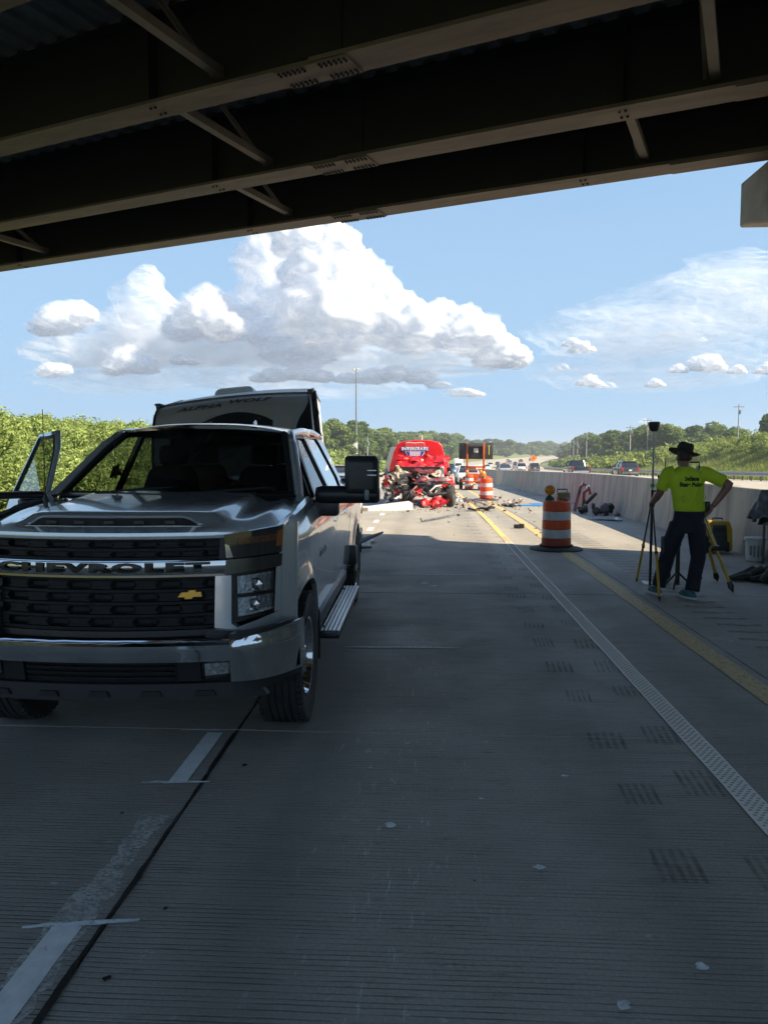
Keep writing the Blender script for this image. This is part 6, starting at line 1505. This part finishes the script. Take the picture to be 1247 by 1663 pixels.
# ================================================================== the surveyor and his gear
def fuse(mb, name, mat, parent=None, voxel=.012, smooth=4, loc=None, decimate=None):
    """melt overlapping closed pieces into one continuous skin"""
    o = mb.build(name + '_raw', None, None, weld=False, smooth=False)
    md = o.modifiers.new('r', 'REMESH'); md.mode = 'VOXEL'; md.voxel_size = voxel
    ms = o.modifiers.new('s', 'SMOOTH'); ms.iterations = smooth; ms.factor = .5
    dg = bpy.context.evaluated_depsgraph_get(); me = bpy.data.meshes.new_from_object(o.evaluated_get(dg))
    bpy.data.objects.remove(o); me.name = name; me.materials.clear()
    me.polygons.foreach_set('use_smooth', [True] * len(me.polygons)); me.update()
    return link_mesh(name, me, mat, parent, loc)
def oval(c, rx, ry, n=16, tilt=0.0, rz=0.0):
    c = Vector(c); out = []
    for i in range(n):
        t = 2 * math.pi * i / n; p = Vector((rx * math.cos(t), ry * math.sin(t), 0)); p.rotate(Euler((tilt, 0, rz))); out.append(c + p)
    return out
def limb(mb, pts, rs, n=12, flat=1.0):
    m = len(pts); P, Q = [], []
    for i in range(m - 1):
        for k in range(4):
            t = k / 4; P.append(Vector(pts[i]).lerp(Vector(pts[i + 1]), t)); Q.append(lerp(rs[i], rs[i + 1], t))
    P.append(Vector(pts[-1])); Q.append(rs[-1]); mb.tube(P, Q, n=n, flat=flat)
SKIN = pbr('tanned_skin', (0.30, 0.16, 0.10), (0.25, 0.125, 0.08), scale=8, rough=.5)
NEON = pbr('neon_yellow_shirt', (0.60, 0.76, 0.03), (0.52, 0.68, 0.025), scale=5, rough=.85, bump=.8, bscale=6, bdist=.05)
NAVY = pbr('navy_work_trousers', (0.010, 0.012, 0.022), (0.016, 0.018, 0.028), scale=6, rough=.85, bump=.5, bscale=9, bdist=.03)
HAT = pbr('olive_felt_hat', (0.022, 0.024, 0.016), (0.034, 0.036, 0.026), scale=12, rough=.9)
SHOE = pbr('teal_running_shoe', (0.03, 0.11, 0.14), (0.05, 0.17, 0.2), scale=14, rough=.6)
HAIR = pbr('brown_hair', (0.035, 0.022, 0.014), (0.05, 0.032, 0.02), scale=60, rough=.7)
YEL = pbr('survey_yellow', (0.60, 0.38, 0.02), (0.5, 0.31, 0.02), scale=6, rough=.45)
man = empty('person', (3.10, 9.45, 0)); tag(man, 'man seen from behind in neon yellow shirt and brimmed hat, holding a survey rod', 'person')
LH = Vector((-.30, .33, 1.085)); RH = Vector((.30, -.06, 1.07)); LE = Vector((-.275, .06, 1.245)); RE = Vector((.50, -.09, 1.365)); LS = Vector((-.195, 0, 1.495)); RS = Vector((.245, -.01, 1.495))
hd = Vector((.0, .035, 1.685))
b = MB()
b.rings([oval(hd + Vector((0, dy, dz)), rx, ry) for dz, rx, ry, dy in ((-.125, .035, .04, .045), (-.105, .055, .065, .035), (-.06, .070, .085, .018), (0, .077, .098, .0), (.05, .076, .096, -.004), (.09, .062, .078, -.006), (.115, .03, .04, -.006))])
limb(b, [hd + Vector((0, .085, .02)), hd + Vector((0, .115, -.02)), hd + Vector((0, .10, -.045))], [.012, .017, .012], n=8)             # nose
for s in (-1, 1): limb(b, [hd + Vector((s * .076, -.005, .02)), hd + Vector((s * .085, -.012, -.015)), hd + Vector((s * .077, -.004, -.04))], [.010, .016, .009], n=8)   # ears
limb(b, [(.005, .0, 1.46), (0, .005, 1.54), (0, .02, 1.61)], [.075, .060, .058])                                                      # neck
b.rings([oval((.05 + dx, 0, z), rx, ry) for z, rx, ry, dx in ((.90, .15, .10, .02), (1.05, .14, .09, .02), (1.25, .15, .095, 0), (1.42, .17, .09, -.02), (1.49, .10, .07, -.04))])
for S, E_, H_, s in ((LS, LE, LH, -1), (RS, RE, RH, 1)):
    limb(b, [S, S.lerp(E_, .5), E_, E_.lerp(H_, .35), H_.lerp(E_, .12)], [.060, .055, .048, .047, .033])
for hip, kn, an in (((-.05, .01, .90), (-.155, .07, .50), (-.25, .10, .09)), ((.155, 0, .90), (.17, -.07, .50), (.07, -.16, .09))):
    limb(b, [hip, kn, an], [.075, .052, .036]); limb(b, [an, (an[0] - .01, an[1] + .14, .03)], [.036, .028])
# left hand closed round the rod, right hand on the hip
def hand(b, wrist, fwd, palm_n, side, curl, L_=.085, spread=.019):
    fwd, palm_n = Vector(fwd).normalized(), Vector(palm_n).normalized(); across = fwd.cross(palm_n).normalized() * side
    w = Vector(wrist); pc = w + fwd * .045
    b.rings([[w + fwd * d_ + across * (a * hw_) + palm_n * (t * th) for a, t in ((-1, -.6), (-.6, -1), (.6, -1), (1, -.6), (1, .6), (.6, 1), (-.6, 1), (-1, .6))] for d_, hw_, th in ((-.012, .026, .017), (.03, .038, .017), (.075, .041, .014), (.09, .036, .011))])
    for k, (o_, l_) in enumerate(((-1.5, .9), (-.5, 1.05), (.5, 1.0), (1.5, .8))):
        p0 = w + fwd * .082 + across * (o_ * spread); pts = [p0]; d_ = fwd.copy()
        for q in range(3):
            d_ = (d_ * math.cos(curl) + palm_n * math.sin(curl)).normalized() if q == 0 else Matrix.Rotation(curl, 3, fwd.cross(palm_n)) @ d_
            pts.append(pts[-1] + d_ * L_ * l_ * (.45, .32, .23)[q])
        limb(b, pts, [.0095, .009, .0085, .007], n=7)
    p0 = w + fwd * .018 - across * .03
    limb(b, [p0, p0 - across * .024 + fwd * .028 + palm_n * .012, p0 - across * .018 + fwd * .058 + palm_n * .032], [.012, .0105, .008], n=7)
hand(b, LH - Vector((0, .05, -.01)), (.02, 1, -.12), (.9, .1, 0), 1, R(62))
hand(b, RH + Vector((.01, 0, .02)), (-.45, .35, -.75), (-.75, -.3, -.3), -1, R(14))
body = fuse(b, 'body', SKIN, man, voxel=.0085, smooth=3)
b = MB()     # eyes under the brim
for s in (-1, 1): b.lathe([(.001, -.012), (.009, -.008), (.012, 0), (.009, .008), (.001, .012)], n=10, M=Matrix.Translation(hd + Vector((s * .03, .088, .012))), caps=False)
b.build('eyes', WHITE, man)
b = MB(); b.rings([oval(hd + Vector((0, -.012, dz)), rx, ry) for dz, rx, ry in ((-.045, .062, .070), (-.02, .078, .095), (.03, .082, .102), (.08, .072, .088))]); fuse(b, 'hair', HAIR, man, voxel=.01, smooth=2)
# hat
b = MB(); HC = hd + Vector((0, -.005, .055)); tl = Euler((R(-6), R(15), 0)).to_matrix()
def hp_(r, a, z): return HC + tl @ Vector((r * math.cos(a) * .94, r * math.sin(a) * 1.04, z))
n = 40
brim = lambda r, a: .014 * abs(math.cos(a)) ** 2.5 * ((r - .09) / .11) - .012 * abs(math.sin(a)) * ((r - .09) / .11)
rings = [[hp_(r, 2 * math.pi * i / n, brim(r, 2 * math.pi * i / n) + z) for i in range(n)] for r, z in ((.095, 0), (.14, 0), (.192, .0), (.196, .004), (.192, .008), (.14, .008), (.104, .009), (.101, .04), (.096, .085))]
rings += [[hp_(r, 2 * math.pi * i / n, z - .008 * math.exp(-(r * math.cos(2 * math.pi * i / n) / .03) ** 2) * (1 if r > .01 else 1)) for i in range(n)] for r, z in ((.088, .112), (.07, .122), (.04, .122), (.012, .12))]
b.rings(rings); hat = b.build('hat', HAT, man, ang=60)
b = MB(); b.rings([[hp_(r, 2 * math.pi * i / n, z) for i in range(n)] for r, z in ((.1055, .011), (.1045, .032))], caps=False); b.build('hat_band', BLACK_MATTE, hat)
# shirt
b = MB()
b.rings([oval((dx, dy, z), rx, ry, 20) for z, rx, ry, dx, dy in ((1.035, .182, .130, .07, 0), (1.09, .190, .134, .065, 0), (1.2, .186, .130, .05, 0), (1.32, .200, .132, .035, -.005), (1.43, .212, .128, .025, -.005), (1.505, .20, .105, .02, 0), (1.55, .12, .088, .008, .005), (1.575, .078, .074, .003, .01))])
limb(b, [LS + Vector((.06, 0, .005)), LS, LS.lerp(LE, .5), LS.lerp(LE, .80)], [.085, .084, .074, .074]); limb(b, [RS + Vector((-.06, 0, .005)), RS, RS.lerp(RE, .45), RS.lerp(RE, .78)], [.085, .085, .080, .082])
rr = random.Random(2)
for k in range(7):   # soft folds down the back
    x = -.1 + k * .045; b.tube([(x, -.128, 1.06 + rr.uniform(0, .1)), (x + rr.uniform(-.05, .05), -.134, 1.2), (x + rr.uniform(-.04, .04), -.132, 1.32 + rr.uniform(-.05, .08))], [.006, .012, .004], n=6)
for k in range(5): b.tube([(.18 - k * .02, -.115, 1.40 - k * .045), (.06, -.134, 1.33 - k * .05)], [.010, .003], n=6)
shirt = fuse(b, 'shirt', NEON, man, voxel=.011, smooth=4)
for txt, z0, k in (('Indiana', 1.430, .068), ('State Police', 1.360, .068)):
    me = text_mesh('shirt_lettering', txt, size=k, offset=.0036, sx=.88)
    from mathutils.bvhtree import BVHTree
    bv = BVHTree.FromPolygons([v.co.copy() for v in shirt.data.vertices], [tuple(p.vertices) for p in shirt.data.polygons])
    for v in me.vertices:
        x, z = .05 + v.co.x, z0 + v.co.y; h = bv.ray_cast(Vector((x, -.6, z)), Vector((0, 1, 0)))[0]
        v.co = Vector((x, (h.y if h else -.12) - .003, z))
    link_mesh('shirt_lettering', me, BLACK_MATTE, shirt)
# trousers
b = MB()
b.rings([oval((dx, 0, z), rx, ry, 20) for z, rx, ry, dx in ((.78, .19, .122, .055), (.88, .19, .130, .058), (.98, .180, .126, .065), (1.06, .172, .120, .07))])
limb(b, [(-.045, .01, .88), (-.105, .04, .68), (-.160, .07, .48), (-.205, .09, .28), (-.245, .09, .10)], [.114, .105, .088, .082, .086])
limb(b, [(.155, 0, .88), (.165, -.03, .68), (.165, -.075, .48), (.115, -.12, .28), (.075, -.16, .095)], [.114, .105, .088, .082, .089])
for x, z, s_ in ((.262, .64, 1), (-.20, .62, -1)): b.box((x, 0 if s_ > 0 else .04, z), (.05, .16, .2))
for k in range(9):
    z = rr.uniform(.15, .5); t = rr.choice(((-.2, .03), (.12, -.18))); b.tube([(t[0] - .06, t[1] - .02, z), (t[0] + .05, t[1] - .04, z + rr.uniform(-.05, .05))], [.012, .006], n=6)
tro = fuse(b, 'trousers', NAVY, man, voxel=.013, smooth=3)
b = MB(); b.rings([oval((.07, 0, z), .176, .124, 24) for z in (1.03, 1.06)], caps=False); b.build('belt', BLACK, man)
b = MB(); b.box((.27, -.03, 1.10), (.05, .07, .12)); b.build('belt_pouch', BLACK, man, bevel=.015)
for c, rz in (((-.26, .11), R(14)), ((.055, -.165), R(24))):
    b = MB(); M = Matrix.Translation((c[0], c[1], 0)) @ Matrix.Rotation(rz, 4, 'Z')
    b.rings([[M @ Vector(p) for p in [(w * math.cos(a), .045 + l * math.sin(a), z) for a in [2 * math.pi * i / 18 for i in range(18)]]] for z, w, l in ((.022, .048, .142), (.05, .049, .140), (.075, .044, .115), (.10, .040, .07))]); sh_ = b.build('shoe', SHOE, man, bevel=0)
    b = MB(); b.rings([[M @ Vector(p) for p in [(w * math.cos(a), .045 + l * math.sin(a), z) for a in [2 * math.pi * i / 18 for i in range(18)]]] for z, w, l in ((.0, .049, .145), (.026, .051, .148))]); b.build('sole', WHITE, sh_)
b = MB(); q = LH - Vector((0, .075, -.015)); b.tube([q + Vector((0, -.008, 0)), q + Vector((0, .012, -.003))], .034, n=14); b.build('wrist_watch', BLACK, man)
# survey rod with receiver and bipod
rod = empty('survey_rod', (2.86, 9.92, 0)); tag(rod, 'tall survey rod with black receiver on top, held by the man', 'survey rod')
A0, A1 = Vector((0, 0, 0)), Vector((-.055, -.20, 2.06))
ax = lambda t: A0.lerp(A1, t)
b = MB(); b.tube([ax(0.02), ax(.62)], .017, n=10); b.build('lower_tube', BLACK, rod)
b = MB(); b.tube([ax(.62), ax(.975)], .013, n=10); b.build('upper_tube', STEEL, rod)
b = MB(); b.tube([ax(-.0), ax(.025)], [.003, .017], n=8); b.build('point', STEEL, rod)
b = MB(); b.lathe([(.03, 0), (.05, .01), (.066, .06), (.070, .10), (.072, .115), (.05, .122), (.001, .124)], n=20, M=Matrix.Translation(ax(.972))); b.build('receiver', BLACK, rod)
b = MB(); b.lathe([(.02, 0), (.03, .01), (.03, .04), (.02, .05)], n=12, M=Matrix.Translation(ax(.635))); b.build('bubble_level', pbr('level_green', (.12, .4, .12), rough=.3), rod)
b = MB(); b.tube([ax(.61), ax(.61) + Vector((.06, -.05, .02)), ax(.61) + Vector((.10, -.06, .10))], .012, n=6); b.box(ax(.61) + Vector((.13, -.06, .16)), (.17, .03, .10), rot=(R(-30), 0, .2)); b.build('controller', BLACK, rod, bevel=.008, seg=1)
b = MB(); b.tube([ax(.61) + Vector((.13, -.06, .2)), ax(.61) + Vector((.135, -.06, .42))], .006, n=6); b.build('controller_antenna', BLACK, rod)
K = ax(.57)
for F_ in (Vector((-.13, -.86, 0)), Vector((-.02, .55, 0))):
    m_ = K.lerp(F_, .55)
    b = MB(); b.tube([K, m_], .010, n=6); lg_ = b.build('bipod_leg', BLACK, rod)
    b = MB(); b.tube([m_.lerp(K, .12), F_.lerp(m_, .08)], .016, n=7); b.build('leg_extension', YEL, lg_)
    b = MB(); b.tube([F_.lerp(m_, .10), F_], [.02, .004], n=7); b.build('leg_spike', BLACK, lg_)
    b = MB(); b.box(m_, (.035, .035, .06)); b.build('leg_clamp', BLACK, lg_, bevel=.008, seg=1)
# instrument tripod behind him
tri = empty('survey_tripod', (3.43, 10.15, 0)); tag(tri, 'yellow-legged survey tripod with instrument standing behind the man', 'tripod')
AP = Vector((0, 0, 1.28))
for F_, mt in ((Vector((.40, -.42, 0)), YEL), (Vector((.52, .42, 0)), YEL), (Vector((-.20, .30, 0)), DARK_STEEL)):
    m_ = AP.lerp(F_, .58); sd = (F_ - AP).cross(Vector((0, 0, 1))).normalized() * .035
    b = MB(); b.bar(AP + sd * 1.2, m_ + sd * .6, .024, .034); b.bar(AP - sd * 1.2, m_ - sd * .6, .024, .034); lg_ = b.build('tripod_leg', mt, tri)
    b = MB(); b.bar(AP.lerp(F_, .45), AP.lerp(F_, .93), .042, .026); b.build('leg_extension', mt, lg_, bevel=.004, seg=1)
    b = MB(); b.box(m_, (.10, .07, .06)); b.build('leg_clamp', BLACK, lg_, bevel=.012)
    b = MB(); b.tube([AP.lerp(F_, .90), AP.lerp(F_, .95), F_], [.03, .04, .004], n=8); b.build('leg_shoe', BLACK, lg_)
b = MB(); b.lathe([(.10, 1.26), (.11, 1.29), (.10, 1.31), (.001, 1.31)], n=20); b.build('tripod_head', YEL, tri)
b = MB(); b.box((0, 0, 1.345), (.15, .15, .07)); b.box((-.075, 0, 1.47), (.04, .11, .2)); b.box((.075, 0, 1.47), (.04, .11, .2)); b.tube([(0, -.12, 1.49), (0, .10, 1.49)], [.035, .045], n=12); b.build('instrument', pbr('instrument_dark_grey', (.05, .055, .055), rough=.45), tri, bevel=.01)
b = MB(); b.tube([(-.08, 0, 1.57), (-.08, 0, 1.62), (.08, 0, 1.62), (.08, 0, 1.57)], .012, n=6); b.build('instrument_handle', BLACK, tri)
# black post stand seen between his legs
stand = empty('post_stand', (3.22, 9.98, 0)); tag(stand, 'black post on a small cross foot, seen between the man legs', 'stand')
b = MB(); b.tube([(0, 0, .05), (0, 0, .55), (0, 0, .95)], [.03, .026, .02], n=10); b.build('post', BLACK, stand)
for a in (0, 2.1, 4.2):
    b = MB(); b.tube([(0, 0, .22), (.2 * math.cos(a), .2 * math.sin(a), .02)], .014, n=6); b.build('foot', BLACK, stand)
# yellow instrument case by the barrier
kc = empty('instrument_case', (5.10, 13.75, 0), R(-6)); tag(kc, 'upright yellow instrument case with dark front panel against the barrier', 'case')
b = MB(); b.rings([[(w * a, l * c_, z) for a, c_ in ((-1, -1), (1, -1), (1, 1), (-1, 1))] for z, w, l in ((.03, .215, .15), (.10, .225, .16), (.42, .22, .15), (.54, .185, .12), (.57, .165, .10))]); b.build('case_shell', YEL, kc, bevel=.03, seg=3)
b = MB(); b.rings([[(w * a, y, z) for a, y in ((-1, -.172), (1, -.172), (1, -.13), (-1, -.13))] for z, w in ((.05, .15), (.20, .135), (.44, .115), (.50, .105))]); b.build('front_panel', pbr('case_grey_panel', (.035, .04, .042), rough=.5), kc, bevel=.01)
for z, h_, w_ in ((.42, .07, .10), (.30, .03, .08)):
    b = MB(); b.box((0, -.178, z), (w_ * 2, .012, h_)); b.build('panel_latch', BLACK, kc, bevel=.004, seg=1)
for s in (-1, 1):
    b = MB(); b.box((s * .13, -.176, .12), (.07, .014, .17)); b.build('corner_guard', BLACK, kc, bevel=.01)
b = MB(); b.tube([(-.08, 0, .565), (-.08, 0, .605), (.08, 0, .605), (.08, 0, .565)], .013, n=7); b.build('case_handle', BLACK, kc)
b = MB(); b.tube([(-.23, -.02, .12), (-.29, -.02, .14), (-.29, -.02, .24), (-.23, -.02, .30)], .018, n=6); b.build('carry_strap', BLACK, kc)
# white bucket
bk = empty('bucket', (5.33, 12.72, 0)); tag(bk, 'white plastic bucket with printed label at the right edge', 'bucket')
PLAS = pbr('milky_white_plastic', (0.56, 0.58, 0.58), (0.5, 0.52, 0.52), scale=5, rough=.35)
b = MB(); b.lathe([(.001, .012), (.125, .0), (.135, .01), (.152, .33), (.162, .34), (.162, .365), (.152, .37), (.145, .36), (.13, .02)], n=36, caps=False); b.build('bucket_wall', PLAS, bk)
b = MB(); b.lathe([(.158, .345), (.170, .352), (.170, .378), (.15, .384), (.001, .384)], n=36, caps=False); b.build('bucket_lid', PLAS, bk)
b = MB(); b.tube([(-.165, 0, .33), (-.20, 0, .335), (-.205, 0, .31), (-.17, 0, .30)], .012, n=6); b.build('bail_lug', PLAS, bk)
PRINT = pbr('faded_label_print', (.16, .18, .19), (.24, .26, .27), scale=20, rough=.5)
for a0, z0, h_, w_ in ((-2.55, .10, .15, .30), (-2.15, .07, .19, .24), (-1.75, .07, .19, .24), (-1.35, .09, .17, .3)):
    b = MB(); b.grid(lambda u, v: (lambda a, z: ((.1375 + .0455 * z) * math.cos(a), (.1375 + .0455 * z) * math.sin(a), z))(a0 + u * w_, z0 + v * h_), 5, 2); b.build('label_print', PRINT, bk)
# jacket hung over a short stand at the frame edge
jk = empty('jacket', (5.30, 12.35, 0)); tag(jk, 'grey and black jacket draped on a stand before the barrier, cut by the frame', 'jacket')
GN = pbr('grey_nylon', (.20, .21, .23), (.10, .105, .11), scale=4, rough=.45, lo=.45, hi=.55)
def drape(name, mat, a0, a1, z0, z1_, r0, r1, seed, cx_=.04):
    b = MB(); nu, nv = 34, 22
    def f(u, v):
        a = lerp(a0, a1, u); z = lerp(z1_, z0, v); r = lerp(r0, r1, v ** .7) + .030 * v * math.sin(a * 9 + seed) + .05 * mnoise.noise(Vector((a * 1.7, z * 3.2, seed))) + .018 * abs(mnoise.noise(Vector((a * 5, z * 7, seed))))
        return (cx_ + r * math.cos(a), r * .75 * math.sin(a), z - .05 * (1 - math.cos((a - 4.4) * 1.2)) * v + .03 * mnoise.noise(Vector((a * 3, 0, seed))) * v)
    b.grid(f, nu, nv); o = b.build(name, mat, jk, ang=70); md = o.modifiers.new('t', 'SOLIDIFY'); md.thickness = .008; return o
drape('jacket_cloth', GN, 2.3, 6.6, .74, 1.17, .06, .21, 3)
drape('jacket_lining', BLACK_MATTE, 3.6, 6.4, .64, 1.10, .10, .17, 8)
drape('jacket_sleeve', GN, 2.6, 4.4, .78, 1.12, .12, .25, 12)
b = MB(); b.tube([(.0, 0, 0), (.0, 0, .65)], .02, n=8); b.build('stand_post', DARK_STEEL, jk)
b = MB(); b.box((-.02, -.11, .655), (.10, .03, .03)); b.build('reflective_tab', CHROME, jk, bevel=.008, seg=1)
b = MB(); b.lathe([(.001, 0), (.05, .01), (.055, .06), (.03, .09), (.001, .095)], n=14, M=Matrix.Translation((.10, 0, 1.19))); b.build('white_cap', WHITE, jk)
# dark cloth bundle on the ground
cl = MB(); rr = random.Random(12)
for k in range(16):
    a = rr.uniform(-.5, .5); x, y = rr.uniform(-.35, .3), rr.uniform(-.2, .2); cl.tube([(x - .22 * math.cos(a), y - .2 * math.sin(a), .03), (x, y, .05 + rr.uniform(0, .13) * (1.2 - abs(x))), (x + .22 * math.cos(a), y + .2 * math.sin(a), .03)], [.03, rr.uniform(.04, .07), .03], n=8)
o = fuse(cl, 'cloth_bundle', pbr('dark_tarp', (.022, .022, .02), (.05, .048, .042), scale=6, rough=.7), None, voxel=.014, smooth=2); o.location = (4.66, 10.65, 0); tag(o, 'dark crumpled cloth bundle on the ground at the right edge', 'cloth')
o = crumple('paper_sheet', WHITE, None, (0, 0, .02), (.30, .05, 0), (0, .16, .02), fold=.05, seed=95, nu=6, nv=5); o.location = (3.04, 10.35, 0.005); tag(o, 'white paper sheet lying behind the man feet', 'paper')
# far person bending down behind the wreck
fp = empty('person', (-6.75, 60, z1(60))); tag(fp, 'far-off person in dark clothes bending down at the left verge', 'person')
b = MB(); limb(b, [(-.1, 0, .85), (-.12, .02, .45), (-.12, 0, .08)], [.10, .075, .06]); limb(b, [(.1, 0, .85), (.14, .05, .45), (.12, 0, .08)], [.10, .075, .06])
b.rings([oval((0, -.05, .8), .17, .13), oval((0, -.15, 1.0), .18, .14), oval((0, -.3, 1.2), .20, .14), oval((0, -.36, 1.3), .14, .1)]); limb(b, [(-.2, -.32, 1.2), (-.25, -.42, .95), (-.2, -.5, .75)], [.06, .05, .045]); limb(b, [(.2, -.32, 1.2), (.25, -.42, .95), (.2, -.5, .75)], [.06, .05, .045]); limb(b, [(0, -.38, 1.28), (0, -.46, 1.38)], [.07, .06])
b.rings([oval((0, -.5, 1.36), .05, .05), oval((0, -.52, 1.44), .085, .1), oval((0, -.5, 1.55), .07, .08)]); fuse(b, 'body', NAVY, fp, voxel=.02, smooth=3)
b = MB(); b.rings([oval((0, -.53, 1.40), .075, .085), oval((0, -.54, 1.47), .088, .105), oval((0, -.51, 1.56), .06, .07)]); b.build('head', SKIN, fp)
# ================================================================== summer haze
hz = MB(); hz.box((60, 790, 13.5), (1900, 1820, 43)); ho = hz.build('haze', None, None, smooth=False)
hm_ = bpy.data.materials.new('summer_haze'); hm_.use_nodes = True
N_, L_h = hm_.node_tree.nodes, hm_.node_tree.links; N_.clear()
o_ = N_.new('ShaderNodeOutputMaterial'); pv = N_.new('ShaderNodeVolumePrincipled')
pv.inputs['Color'].default_value = (.86, .92, 1.0, 1); pv.inputs['Density'].default_value = 0.00045; pv.inputs['Anisotropy'].default_value = 0.2
L_h.new(pv.outputs[0], o_.inputs['Volume']); ho.data.materials.append(hm_); tag(ho, kind='stuff')
